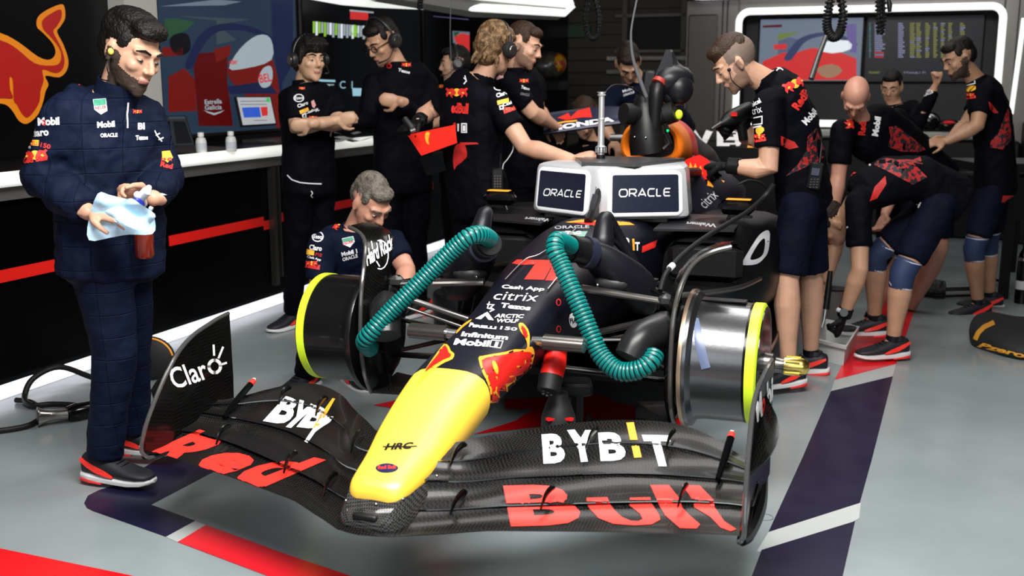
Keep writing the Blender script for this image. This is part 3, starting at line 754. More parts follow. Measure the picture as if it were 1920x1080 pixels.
mb = C_(); secs = [[p+V((0,0,0)) for p in sect(y, R_[iy][1]+.0008, R_[iy][2]+.0008, R_[iy][3]-.0008)] for y in (-.782,-.779)]
mb.loft(secs); mb.build('nose_seam', M['black'], car, 0)
def N_(name, loops, m, off=.0012, smooth=2, g=(6,10)): return shape(name, loops, tn_, M[m], cha, smooth=smooth, off=off, grid=g, maxjump=.3)
N_('bull_artwork_outline', [[(897,672),(905,668),(925,664),(948,660),(966,655),(985,655),(988,645),(984,633),(976,622),(972,608),(980,606),(990,618),(993,632),(992,650),(997,650),(1002,662),(998,680),(992,700),(986,712),(960,740),(940,760),(920,772),(918,730),(905,700)]], 'orangel', .0012)
N_('bull_artwork_body', [[(903,676),(925,669),(948,665),(966,660),(990,660),(996,664),(992,684),(982,708),(958,733),(938,752),(922,764),(922,730),(910,700)]], 'red', .0022)
N_('bull_artwork_tail', [[(977,612),(982,614),(988,624),(987,634),(981,630)]], 'red', .0026)
N_('bull_artwork_horn', [[(922,680),(927,678),(933,690),(932,702),(926,696)]], 'orangel', .003)
px_strokes('bull_artwork_leg', [[(935,745),(928,735),(930,725)],[(950,735),(948,720)],[(966,726),(962,712)]], 2.5, tn_, M['orangel'], cha, off=.003)
N_('bull_artwork_outline', [[(833,645),(842,650),(845,658),(852,664),(848,674),(834,680),(815,692),(798,706),(780,726),(800,690),(818,664)]], 'orangel', .0012)
N_('bull_artwork_body', [[(833,650),(839,654),(841,661),(846,666),(842,671),(832,675),(812,687),(797,698),(806,684),(820,667)]], 'red', .0022)
N_('bull_artwork_outline', [[(872,606),(884,599),(882,603),(868,614),(856,626),(858,619)]], 'orangel', .0012)
def NL(s, q, m='white', bold=.03, **k): return letter('nose_lettering', s, q, tn_, M[m], cha, bold, **k)
NL('Cash App', bl(939,543,1019,548,9,3)); NL('citrix', bl(924,562,1006,566,15,5), bold=.0, shear=.1)
NL('Tezos', bl(937,577,993,583,9,3), bold=.04)
px_strokes('nose_lettering', [[(918,566),(914,578),(922,580)],[(913,571),(926,572),(920,577),(926,581),(918,585)]], 2, tn_, M['white'], cha)
NL('ARCTIC', bl(927,596,980,597,7,3)); NL('WOLF', bl(933,601,970,604,8,-2)) if 0 else NL('WOLF', bl(929,605,970,606,7,3))
N_('nose_lettering', [[(891,598),(914,585),(926,601),(916,600),(910,592),(902,599)]], 'white', smooth=0)
NL('IRELLI', bl(886,614,930,618,5,1), bold=.06); NL('P', bl(879,613,886,614,8,2), bold=.05); NL('150', bl(937,618,968,621,6,2), bold=.02)
NL('Infinitum', bl(864,631,951,638,9,3), bold=.04); NL('Mobil', bl(850,647,915,651,12,4), bold=.04)
px_strokes('nose_lettering', [[(918,650),(922,638),(943,640),(938,653),(918,650)]], 1.5, tn_, M['white'], cha); NL('1', bl(926,650,932,651,9,2), bold=.05)
# race number
N_('race_number', [[(960,494),(970,487),(1022,488),(1040,489),(1020,525),(983,524),(1003,496),(975,497)]], 'redw', smooth=0)
N_('race_number', [[(1018,494),(1028,489),(1056,490),(1058,528),(1022,526),(1034,503),(1020,499)]], 'redw', smooth=0)
tnn = tn_
letter('nose_lettering', 'HRC', bl(720,845,775,842,13,2), tn_, M['black'], ncone, .05, shear=.3)
px_strokes('nose_lettering', [[(718,838),(742,838)],[(752,838),(782,837)]], 2.4, tn_, M['black'], ncone)
shape('nose_badge', [[(704,878),(710,872),(724,869),(738,871),(747,877),(741,884),(726,887),(711,885)]], tn_, mat('badge_navy', (.01,.015,.06), .3), ncone, smooth=3)
letter('nose_lettering', 'Red Bull', bl(709,881,742,880,7), tn_, M['redw'], ncone, .04, off=.0025)
px_strokes('nose_seam_line', [[(880,838),(861,830),(905,760),(938,700),(950,670)]], 1.2, tn_, M['orangel'], ncone) if 0 else None
# wires over the number
for P in ([(1084,430),(1062,448),(1012,482),(985,492),(947,530)], [(1066,506),(1050,520),(1027,548)]):
    pts = []
    for x, y in P:
        h, n_, i_, d_ = tn_.ray_cast(CP, ray(x, y).normalized()); pts.append((h if h else onz(x, y, .8)) + V((0,0,.012)))
    MB().tube(pts, .0028, 8, sm=4).build('bright_wire', M['steel'], cha)
# side roundels on chassis side
for cx, cy in ((1047,567),(1047,617)):
    px_strokes('red_ring', [[(cx+4*math.cos(a*.785), cy+6*math.sin(a*.785)) for a in range(9)]], 1.6, tn_, M['redw'], cha)
tch = tn_
shape('round_badge', [[(1068,590),(1076,587),(1082,598),(1080,612),(1072,614),(1067,604)]], tn_, M['white'], cha, smooth=2)
letter('badge_lettering', 'FIA', bl(1068,606,1081,604,9), tn_, M['black'], cha, .03, off=.003, grid=(3,2))
# ---- wing art
wt_ = bvh(wing); fp = dict(tree=wt_, parent=fwing)
def WL(s, q, m='white', bold=.05, **k): return letter('wing_lettering', s, q, wt_, M[m], fwing, bold, grid=(16,10), off=.0016, maxjump=.028, **k)
def WS(loops, m, name='wing_lettering', smooth=0, g=(14,12)): return shape(name, loops, wt_, M[m], fwing, smooth=smooth, grid=g, off=.0016, maxjump=.028)
def WB(ch, q, m='white', g=(16,14), b=.045): return letter('wing_lettering', ch, q, wt_, M[m], fwing, b, grid=g, off=.0016, maxjump=.028)
WB('B', [(1019,870),(1060,868),(1056,812),(1015,815)])
WS([[(1063,807),(1077,806),(1089,822),(1097,807),(1111,807),(1096,838),(1102,866),(1089,867),(1085,843)]], 'white')
WB('B', [(1126,865),(1175,864),(1167,810),(1121,812)])
WS([[(1174,793),(1188,792),(1203,858),(1189,859)]], 'orangel')
WS([[(1203,816),(1256,817),(1257,829),(1238,828),(1250,875),(1235,875),(1222,828),(1207,828)]], 'white')
# left flaps, the same word leaning
WB('B', [(493,790),(541,798),(563,752),(536,743)])
WS([[(562,750),(570,752),(568,770),(584,757),(592,762),(562,788),(546,803),(536,801),(556,782)]], 'white')
WB('B', [(556,801),(598,806),(615,767),(590,760)])
WS([[(603,776),(624,747),(629,748),(612,778),(598,803),(586,804),(595,790)]], 'orangel')
WS([[(596,794),(606,778),(626,782),(619,792),(606,800),(592,810),(577,831),(571,828),(590,800)]], 'white')
# "Bull" on the right
WB('B', [(958,988),(1096,984),(1070,908),(943,911)], 'redw', (26,22), .05)
WS([[(1100,934),(1139,933),(1143,945),(1152,957),(1166,970),(1182,977),(1197,978),(1205,974),(1200,964),(1180,948),(1181,934),(1219,933),(1222,945),(1236,966),(1238,975),(1222,984),(1190,986),(1150,983),(1122,972),(1106,955),(1100,945)]], 'redw', g=(24,20))
WS([[(1219,910),(1254,910),(1276,938),(1279,952),(1292,966),(1313,984),(1306,992),(1275,991),(1247,967),(1237,950)]], 'redw', g=(18,20))
WS([[(1279,910),(1312,911),(1338,938),(1340,952),(1358,978),(1381,993),(1370,997),(1351,990),(1332,970),(1302,952),(1300,940)]], 'redw', g=(18,20))
# "Red" on the left
WB('R', [(276,850),(322,869),(478,836),(374,806)], 'redw', (26,24), .05)
WB('e', [(352,868),(410,894),(494,868),(440,842)], 'redw', (22,20), .05)
WB('d', [(424,893),(482,920),(612,863),(556,851)], 'redw', (26,24), .05)
tl_ = bvh([epL]); tr_ = bvh([epR])
letter('endplate_lettering', 'Clar', bl(327,731,393,709,40,-2), tl_, M['white'], fwing, .015, grid=(6,4))
px_strokes('endplate_lettering', [[(402+11*math.cos(a*PI/8), 687+12*math.sin(a*PI/8)) for a in range(17)]], 6, tl_, M['white'], fwing)
px_strokes('endplate_lettering', [[(401,667),(400,646)],[(409,672),(418,650)],[(412,684),(425,680)]], 4, tl_, M['white'], fwing)
letter('endplate_lettering', 'M  bil', [(1419,793),(1452,750),(1452,697),(1415,748)], tr_, M['white'], fwing, .04, grid=(6,4))
letter('endplate_lettering', 'o', [(1427,779),(1434,771),(1434,742),(1427,751)], tr_, M['redw'], fwing, .05, grid=(4,4))
# ---- brake drums
for s in (-1, 1):
    ox = s*.60; mb = C_()
    ax = V((s,0,0)); o = V((ox, -.035, .515))
    dr = mb.lathe([(.035,.06),(.035,.246),(.047,.250),(.060,.246),(.075,.222),(.10,.217),(.26,.214),(.26,.05)], o, ax, 64).build('brake_drum', mat('drum_carbon' if s < 0 else 'drum_metal', (.004,.004,.004) if s < 0 else (.13,.13,.135), .3 if s < 0 else .27, .0 if s < 0 else .92, coat=.3, bump=(60,.15,.002)), car, 40)
    C_().lathe([(.258,.10),(.258,.217),(.29,.217),(.297,.206),(.297,.1)], o, ax, 64).build('drum_ring', M['lime'], dr, 40)
    if s > 0:
        C_().lathe([(.033,.22),(.033,.2515),(.040,.2525),(.047,.2515),(.047,.22)], o, ax, 64).build('drum_flange', mat('copper_rim', (.45,.32,.22), .3, .8), dr)
        C_().lathe([(.249,.2160),(.259,.2165),(.259,.2)], o, ax, 64).build('drum_band', M['carbong'], dr)
        mb = C_(); mb.box(o+V((.145,-.0,.2205)), (.17,.06,.006), bev=.002); mb.build('drum_top_strip', M['carbong'], dr)
        mb = C_(); 
        for a0, a1 in ((-95,-125),):
            pts = []
            for k in range(9):
                t = k/8; a = math.radians(118+ t*52); x = .055+.075*t
                pts.append(o+V((x, -.2215*math.sin(a-PI/2)*0-.2215*math.cos(a-PI/2)*0 - .2205*math.sin(math.radians(28+t*56)), .2205*math.cos(math.radians(28+t*56)))))
            mb.tube(pts, .016, 6, side=(1,0,0), asp=.12)
        mb.build('drum_stripe', mat('blue_tape', (.10,.13,.22), .3), dr)
    C_().lathe([(.297,.0),(.297,.205),(.30,.205),(.305,.12),(.30,.0)], o, ax, 48).build('wheel_disc', M['blackg'], dr)
    if s > 0: C_().lathe([(.29,.0),(.29,.045),(.33,.040),(.34,.028),(.36,.026),(.375,.03)], o, ax, 24).build('axle_hub', M['dsteel'], dr)
    if s > 0: C_().lathe([(.37,.032),(.385,.034),(.43,.032),(.445,.026),(.455,.012)], o, ax, 24).build('axle_nut', M['gold'], dr)
    for k in (range(10) if s > 0 else ()):
        a = 2*PI*k/10; C_().box(o+V((s*.40, .034*math.cos(a), .034*math.sin(a))), (.05,.006,.006)).build('nut_tooth', M['gold'], dr, 0) if k % 2 == 0 else None
    # hub carrier / brake duct inboard
    mb = C_(); mb.ell(o+V((s*-.0,0,.0)), (.05,.15,.19)); mb.build('upright', M['black'], car)
    mb = C_(); mb.tube([V((s*.56,-.12,.63)), V((s*.50,-.24,.62)), V((s*.47,-.29,.56))], [.07,.06,.055], 16, sm=5); mb.build('brake_duct', mat('duct_grey', (.010,.010,.011), .35, spec=.35), car)
    # curved wake fence over the drum
    fp_ = [((.61,-.16),.29,.13),((.605,-.22),.38,.15),((.605,-.245),.50,.16),((.605,-.24),.62,.17),((.608,-.22),.72,.18),((.62,-.17),.81,.18),((.65,-.10),.875,.20),((.70,-.05),.91,.17),((.765,-.02),.928,.10)]
    F2 = []
    for i in range(len(fp_)-1):
        for k in range(3):
            t = k/3; g = lambda j: fp_[max(0,min(len(fp_)-1,j))]
            def cr(a,b,c,d): return .5*((2*b)+(c-a)*t+(2*a-5*b+4*c-d)*t*t+(3*b-a-3*c+d)*t**3)
            F2.append((cr(g(i-1)[0][0],g(i)[0][0],g(i+1)[0][0],g(i+2)[0][0]), cr(g(i-1)[0][1],g(i)[0][1],g(i+1)[0][1],g(i+2)[0][1]), cr(g(i-1)[1],g(i)[1],g(i+1)[1],g(i+2)[1]), cr(g(i-1)[2],g(i)[2],g(i+1)[2],g(i+2)[2])))
    F2.append((.765,-.02,.928,.10)); secs = []
    for i, (x, y, z, w) in enumerate(F2):
        a = F2[max(0,i-1)]; b = F2[min(len(F2)-1,i+1)]; tg = V((b[0]-a[0], 0, b[2]-a[2])).normalized(); nn = V((tg.z,0,-tg.x))*.006
        ring = []
        for k in range(7):
            u = k/6; bow = .035*math.sin(PI*u*.8)
            ring.append(V((x+bow*tg.z*-1, y+w*u, z))+nn*(1.6 if k in (0,) else 1))
        ring += [p-nn*2.2 for p in ring[::-1]]
        secs.append([V((s*p.x,p.y,p.z)) for p in ring])
    wf = C_().loft(secs).build('wake_fence', M['carbong'], car, 50)
    mb = C_(); mb.tube([V((s*x,y-.002,z)) for x,y,z,w in F2], .0085, 8); mb.build('fence_edge', mat('fence_edge', (.08,.075,.07), .18, .4, coat=.5), wf)
    if s < 0: fenceL = wf
    # lower shelf of the fence
    mb = C_(); mb.add([V((s*.60,-.17,.29)), V((s*.45,-.10,.275)), V((s*.42,.02,.30)), V((s*.60,.05,.31)), V((s*.60,-.17,.30)), V((s*.45,-.10,.285)), V((s*.42,.02,.31)), V((s*.60,.05,.32))], [[3,2,1,0],[4,5,6,7],[0,1,5,4],[1,2,6,5],[2,3,7,6],[3,0,4,7]]); mb.build('fence_shelf', M['carbon'], car, 0)
    # wishbones and rods
    def arm(name, pts, r, m='carbong', asp=.45):
        return C_().tube([V((s*p[0], p[1], p[2])) for p in pts], r, 12, side=(0,1,0), asp=asp).build(name, M[m], car)
    arm('suspension_arm', [(.20,.03,.73),(.56,-.05,.715)], [.028,.024], 'dsteel', .55)
    arm('suspension_arm', [(.22,.45,.74),(.57,.03,.705)], [.024,.020])
    arm('suspension_arm', [(.15,-.28,.50),(.58,-.04,.42)], [.026,.022], 'carbong')
    arm('suspension_arm', [(.2,.40,.48),(.58,.02,.42)], [.024,.02])
    arm('steering_rod', [(.15,-.30,.60),(.57,-.13,.60)], [.018,.016], 'carbong')
    arm('push_rod', [(.17,.12,.52),(.55,-.02,.66)], [.014,.013], 'dsteel', 1)
    arm('brake_cable', [(.20,.08,.50),(.54,-.02,.62)], [.007,.007], 'dsteel', 1)
    # camera pod on the nose side
    mb = C_(); mb.tube([V((s*.14,-.37,.612)), V((s*.19,-.37,.612))], [.017,.020], 12); mb.tube([V((s*.185,-.37,.612)), V((s*.33,-.37,.612))], [.035,.034], 20, side=(0,1,0), asp=.8, mi=1)
    mb.build('camera_pod', [M['steel'], M['dsteel']], car)
    # hub link arm pieces near the drum
    mb = C_(); mb.box((s*.545,-.05,.725), (.06,.05,.05), bev=.015); mb.build('arm_clevis', mat('clevis', (.05,.05,.05), .3, .5), car)
    # mirror
    mb = C_(); mb.box((s*.595,1.25,.925), (.175,.085,.070), bev=.028); mi_ = mb.build('mirror', mat('mirror_gloss', (.004,.004,.005), .12, spec=.6), car)
    mb = C_(); mb.box((s*.602,1.25,.962), (.115,.05,.006), bev=.002); mb.build('mirror_cap', M['orangel'], mi_)
    mb = C_(); mb.tube([V((s*.57,1.25,.90)), V((s*.55,1.24,.85)), V((s*.50,1.28,.84))], .010, 8); mb.box((s*.62,1.235,.884), (.10,.02,.012)); mb.build('mirror_stay', M['black'], mi_)
    # floor fences & sidepod
    SP = [(1.0,.30,.62,.80,.42),(1.15,.28,.74,.862,.40),(1.35,.27,.79,.868,.40),(1.7,.26,.80,.86,.38),(2.2,.22,.78,.80,.36),(2.9,.16,.66,.70,.34),(3.5,.1,.45,.60,.34)]
    mb = C_(); secs = []
    for y, xi, xo, zt, zb in catsec(SP, 3):
        ring = []
        for i in range(22):
            a = 2*PI*i/22; c, q = math.cos(a), math.sin(a); r = (abs(c)**3.4+abs(q)**3.4)**(-1/3.4)
            ring.append(V((s*((xi+xo)/2+(xo-xi)/2*r*c), y, (zt+zb)/2+(zt-zb)/2*r*q)))
        secs.append(ring)
    mb.loft(secs); sp_ = mb.build('sidepod', mat('sidepod_black', (.0018,.0018,.0025), .42, spec=.25), car, 50)
    if s > 0: sideR = sp_
    # radiator inlet and top deck lip
    mb = C_(); mb.box((s*.50,.985,.70), (.34,.06,.17), bev=.03); mb.build('radiator_inlet', M['black'], car)
    mb = C_(); secs = []
    for x in (.27,.40,.55,.62): secs.append([V((s*x,.93+.25*(x-.27),.848)), V((s*x,1.35,.872)), V((s*x,1.35,.862)), V((s*x,.93+.25*(x-.27),.838))])
    mb.loft(secs); lip = mb.build('sidepod_lip', mat('lip_navy', (.006,.006,.009), .4), car, 30)
    tlp = bvh([lip])
    mb = C_(); mb.tube([V((s*.22,.55,.60)), V((s*.45,.62,.61)), V((s*.66,.80,.62)), V((s*.74,1.1,.62))], [.010,.012,.012,.010], 8, sm=4, asp=.4); mb.build('floor_fence_bar', M['dsteel'], car)
    mb = C_()
    for k in range(3): mb.prism([(.72+.1*k,.30),(1.2,.30),(1.25,.52),(.85+.1*k,.50)], lambda y, z, d: V((s*(.52+.09*k+d), y, z)), -.004, .004)
    mb.build('floor_fences', M['carbong'], car, 0)
# car floor
mb = C_(); mb.prism([(-.30,.35),(.30,.35),(.80,1.0),(.80,3.2),(.5,3.7),(-.5,3.7),(-.80,3.2),(-.80,1.0)], lambda x, y, d: V((x, y, .28+d)), 0, .03); mb.build('car_floor', M['carbong'], car, 0)
# cockpit block, halo, headrest
mb = C_(); secs = [sect(y, hw, zt, zb) for y, hw, zt, zb in ((1.33,.31,.880,.38),(1.5,.33,.93,.38),(1.7,.34,.965,.38),(1.95,.32,.985,.38),(2.1,.28,1.0,.38))]
mb.loft(secs); mb.build('cockpit_side', M['navy'], car, 50)
mb = C_(); P = [V((-.30,2.1,1.00)), V((-.31,1.7,1.045)), V((-.22,1.25,1.055)), V((0,1.02,1.03)), V((.22,1.25,1.055)), V((.31,1.7,1.045)), V((.30,2.1,1.00))]
mb.tube(P, .026, 12, sm=6, asp=.8); mb.tube([V((0,1.02,1.03)), V((0,.88,.93)), V((0,.80,.875))], [.018,.014,.02], 10, side=(1,0,0), asp=1.8); mb.build('halo', M['black'], car)
# roll hoop / air intake
def oval(cy, cx, cz, rx, rz, n=32, pw=2.4, flat=.0):
    o_ = []
    for i in range(n):
        a = 2*PI*i/n; c, s_ = math.cos(a), math.sin(a); r = (abs(c)**pw+abs(s_)**pw)**(-1/pw)
        o_.append(V((cx+rx*r*c*(1-.10*s_), cy, cz+rz*r*s_)))
    return o_
EC = [(1.97,.165,1.178,.122),(2.0,.175,1.178,.130),(2.15,.18,1.16,.140),(2.4,.17,1.11,.19),(2.8,.14,1.03,.20),(3.3,.09,.94,.20),(3.9,.045,.86,.18),(4.3,.02,.80,.12)]
rx0 = .012
mb = C_(); mb.loft([oval(y, rx0, z, w, h) for y, w, z, h in catsec(EC, 3)], caps=False)
ecv = mb.build('engine_cover', [M['navy'], M['orange'], M['red']], car, 50)
for p in ecv.data.polygons:
    y = sum(ecv.data.vertices[i].co.y for i in p.vertices)/len(p.vertices); p.material_index = 1 if y < 2.25 else (2 if y < 2.55 else 0)
mb = C_(); mb.loft([oval(1.968, rx0, 1.178, .165, .122), oval(1.955, rx0, 1.178, .152, .110), oval(1.968, rx0, 1.180, .130, .094), oval(2.1, rx0, 1.180, .12, .085)], caps=False); mb.build('intake_lip', M['orange'], car, 60)
mb = C_(); mb.loft([oval(2.05, rx0, 1.18, .13, .095), oval(2.06, rx0, 1.18, .13, .095)]); mb.build('intake_throat', M['black'], car)
# shoulder of the engine cover: red flame panel
mb = C_(); secs = []
for y, x0, x1, z1 in ((1.75,.22,.44,.99),(1.95,.24,.50,1.02),(2.2,.2,.50,1.03),(2.6,.15,.45,.95),(3.2,.1,.35,.82)):
    secs.append([V((x0,y,z1-.28)), V((x0,y,z1+.07)), V(((x0+x1)/2,y,z1+.03)), V((x1,y,z1-.10)), V((x1,y,z1-.28))])
mb.loft(secs); shp = mb.build('shoulder_panel', M['navy'], car, 60)
ts_ = bvh([shp, ecv, sp_])
mb = MB(); ol = [(1278,334),(1281,302),(1296,295),(1312,290),(1326,298),(1338,312),(1350,330),(1330,336),(1300,337)]
F_ = [ony(x, y, 5.62-(x-1278)*.0012) for x, y in ol]; n_ = len(ol)
mb.add(F_+[p+V((.02,.16,-.02)) for p in F_], [list(range(n_))[::-1], list(range(n_, 2*n_))]+[[i, (i+1) % n_, n_+(i+1) % n_, n_+i] for i in range(n_)])
flp = mb.build('shoulder_fairing', M['red'], car, 20); tfp = bvh([flp])
shape('flame_artwork', [[(1290,326),(1294,304),(1300,316),(1304,306),(1309,320),(1314,310),(1318,326),(1304,334)],[(1300,328),(1303,320),(1307,328)]], tfp, M['orangel'], shp, smooth=0, off=.002)
mb = C_(); mb.tube([V((-.28,2.2,1.19)), V((-.10,2.2,1.19))], [.020,.020], 10, asp=.8); mb.build('side_bar', M['steel'], car)
shape('flame_artwork', [[(1326,338),(1340,334),(1358,340),(1352,350),(1340,346),(1336,352),(1326,348)]], ts_, M['orangel'], shp, smooth=0, off=.003, maxjump=.3)
tsd = bvh([sideR, shp, cha])
letter('side_lettering', 'citrix', bl(1323,392,1348,368,18,-2), tsd, M['grayw'], sideR, .0, maxjump=.3)
for Ls in ([[(1395,497),(1391,492),(1410,460),(1424,440),(1438,432),(1443,440),(1440,470),(1432,484),(1418,495)],[(1406,486),(1418,462),(1430,448),(1434,452),(1431,474),(1422,484)]],):
    shape('side_logo', Ls, tsd, M['grayw'], sideR, smooth=3, maxjump=.3, off=.002)
tcs = bvh([cha, sideR]+[lip])
letter('side_lettering', 'B', bl(1168,468,1181,468,22), tnn, M['white'], cha, .04, maxjump=.3)
shape('side_lettering', [[(1185,448),(1189,448),(1190,470),(1186,470)]], tnn, M['orangel'], cha, maxjump=.3)
letter('side_lettering', 'T', bl(1190,470,1199,470,16), tnn, M['white'], cha, .04, maxjump=.3)
shape('side_stripe', [[(1204,462),(1232,450),(1228,464),(1203,474)]], tnn, M['redw'], cha, maxjump=.3)
# deck lettering (seen upside down from the front)
for sgn, q in ((1, [(1347,424),(1285,420),(1289,414),(1350,417)]),):
    letter('deck_lettering', 'Walmart', [(1344,420),(1288,416),(1286,421),(1343,427)], bvh([o for o in car.children if o.name.startswith('sidepod_lip')]), M['grayw'], car, .03, maxjump=.3)
letter('deck_lettering', 'Walmart', [(1040,411),(986,407),(982,412),(1037,417)], bvh([o for o in car.children if o.name.startswith('sidepod_lip')]), M['grayw'], car, .03, maxjump=.3)
tda = bvh([cha])
shape('deck_artwork', [[(1060,417),(1090,420),(1120,424),(1190,422),(1180,417),(1140,414),(1090,412)]], tda, M['orangel'], cha, maxjump=.3)
shape('deck_artwork', [[(1070,418),(1110,423),(1160,420),(1130,416)]], tda, M['redw'], cha, off=.002, maxjump=.3)
letter('deck_lettering', 'ORACLE', bl(1040,430,1105,428,6), tda, M['grayw'], cha, .02)
shape('deck_artwork', [[(1045,434),(1102,434),(1096,444),(1050,443)]], tda, mat('tag_green', (.2,.35,.28), .5), cha)
letter('deck_lettering', 'TAG', bl(1060,441,1090,441,7), tda, M['white'], cha, .05, off=.003)
# pitot fin and front camera
mb = C_(); mb.prism([(.80,.87),(.95,.88),(.93,.99),(.90,1.0),(.86,.96)], lambda y, z, d: V((-.0+d, y, z)), -.010, .010); mb.build('pitot_fin', M['navy'], car, 0)
# ---- rear wing and rear parts
mb = C_()
for z0, z1, y0, y1 in ((1.00,1.05,4.66,4.72),(1.055,1.13,4.70,4.78)):
    mb.prism([(-.50,z0),(.50,z0),(.50,z1),(-.50,z1)], lambda x, z, d: V((x, y0+(z-z0)*.9+d, z)), -.006, .006)
rw = mb.build('rear_wing', M['carbong'], car, 0)
trw = bvh([rw])
def RL(loops, m): return shape('rear_wing_lettering', loops, trw, M[m], rw, grid=(4,10), maxjump=.05)
RL([[(1252,245),(1262,243),(1276,246),(1282,252),(1278,258),(1286,266),(1280,275),(1256,276)],[(1262,250),(1270,250),(1272,256),(1264,256)],[(1264,262),(1274,262),(1275,269),(1265,269)]], 'white')
RL([[(1290,244),(1304,244),(1316,262),(1324,244),(1338,244),(1322,274),(1310,274)]], 'white')
RL([[(1344,246),(1378,246),(1390,252),(1388,258),(1392,266),(1386,274),(1344,274)],[(1356,252),(1374,252),(1376,257),(1356,257)],[(1356,263),(1378,263),(1378,268),(1356,268)]], 'white')
RL([[(1404,262),(1419,262),(1417,277),(1401,277)]], 'orangel')
mb = C_()
for s in (-1, 1): mb.prism([(4.45,.62),(4.9,.62),(4.95,1.12),(4.6,1.13),(4.5,.95)], lambda y, z, d: V((s*.50+d, y, z)), -.006, .006)
mb.build('rear_endplate', M['carbong'], car, 0)
for s in (-1, 1):
    o = V((s*.66, 3.6, .55)); C_().lathe([(0,.05),(0,.22),(.26,.22),(.28,.05)], o, (s,0,0), 32).build('rear_drum', M['carbong'], car)
mb = C_(); mb.box((0,3.9,.5), (.3,1.1,.3), bev=.05); mb.build('gearbox', M['black'], car)
for p in [o for o in car.children if o.name.startswith('cockpit_side')]: pass
# fence logo
tfl = bvh([fenceL])
letter('fence_lettering', 'Hard Rock', [(688,500),(738,466),(733,438),(684,470)], tfl, M['white'], fenceL, .03, maxjump=.2, off=.003)
px_strokes('fence_lettering', [[(712+20*math.cos(a*.42-1.9)*.75, 478+27*math.sin(a*.42-1.9)) for a in range(10)]], 2, tfl, M['white'], fenceL, maxjump=.2, off=.003)
px_strokes('fence_lettering', [[(696,453),(698,468)],[(705,490),(711,500)]], 2.2, tfl, M['white'], fenceL, maxjump=.2, off=.003)
# ================================================================== EQUIPMENT
def P_(x, y, Y): return ony(x, y, Y)
def hose(name, label, pts, Ys, r, pitch=.0142, cat='hose', group=None):
    P = catmull([ony(x, y, Yk) for (x, y), Yk in zip(pts, Ys)], 24)
    # resample by arc length
    L = [0]
    for a, b in zip(P, P[1:]): L.append(L[-1]+(b-a).length)
    n = int(L[-1]/pitch)*4; Q = []; j = 0
    for k in range(n+1):
        s_ = L[-1]*k/n
        while j < len(L)-2 and L[j+1] < s_: j += 1
        t = (s_-L[j])/max(L[j+1]-L[j], 1e-9); Q.append(P[j].lerp(P[j+1], t))
    R = [(r if k % 4 in (1, 2) else r*.90) for k in range(n+1)]
    mb = MB(); u = V((0,0,1)); secs = []
    for k in range(n+1):
        d = (Q[min(k+1,n)]-Q[max(k-1,0)]).normalized(); u = u-d*u.dot(d)
        if u.length < 1e-4: u = d.orthogonal()
        u.normalize(); secs.append(mb.ring(Q[k], d, R[k], 22, u))
    for k in range(n):
        mb.loft([secs[k], secs[k+1]], caps=False, mi=1 if k % 4 in (3,) else 0)
    mb.v = [p for s_ in secs for p in s_]; mb.f = []; mb.m = []
    for k in range(n):
        for i in range(22):
            mb.f.append([k*22+i, k*22+(i+1) % 22, (k+1)*22+(i+1) % 22, (k+1)*22+i]); mb.m.append(1 if k % 4 == 3 else 0)
    o = mb.build(name, [M['teal'], M['tealr']], None, 60)
    return tag(o, label, cat, group)
hose('cooling_hose', 'teal ribbed cooling hose running to the wheel beside the crouching man', [(922,452),(905,441),(880,444),(850,468),(824,493),(778,539),(731,585),(699,620),(684,640),(694,654)], [4.10,4.0,3.95,3.95,3.95,3.94,3.92,3.90,3.92,4.0], .0355, group='teal cooling hoses')
hose('cooling_hose', 'teal ribbed cooling hose looping low toward the bare metal drum', [(1070,462),(1046,451),(1041,470),(1052,495),(1069,535),(1091,585),(1109,629),(1128,668),(1160,695),(1195,694),(1219,680),(1228,662)], [3.92,3.82,3.78,3.76,3.72,3.68,3.65,3.62,3.58,3.55,3.55,3.58], .0345, group='teal cooling hoses')
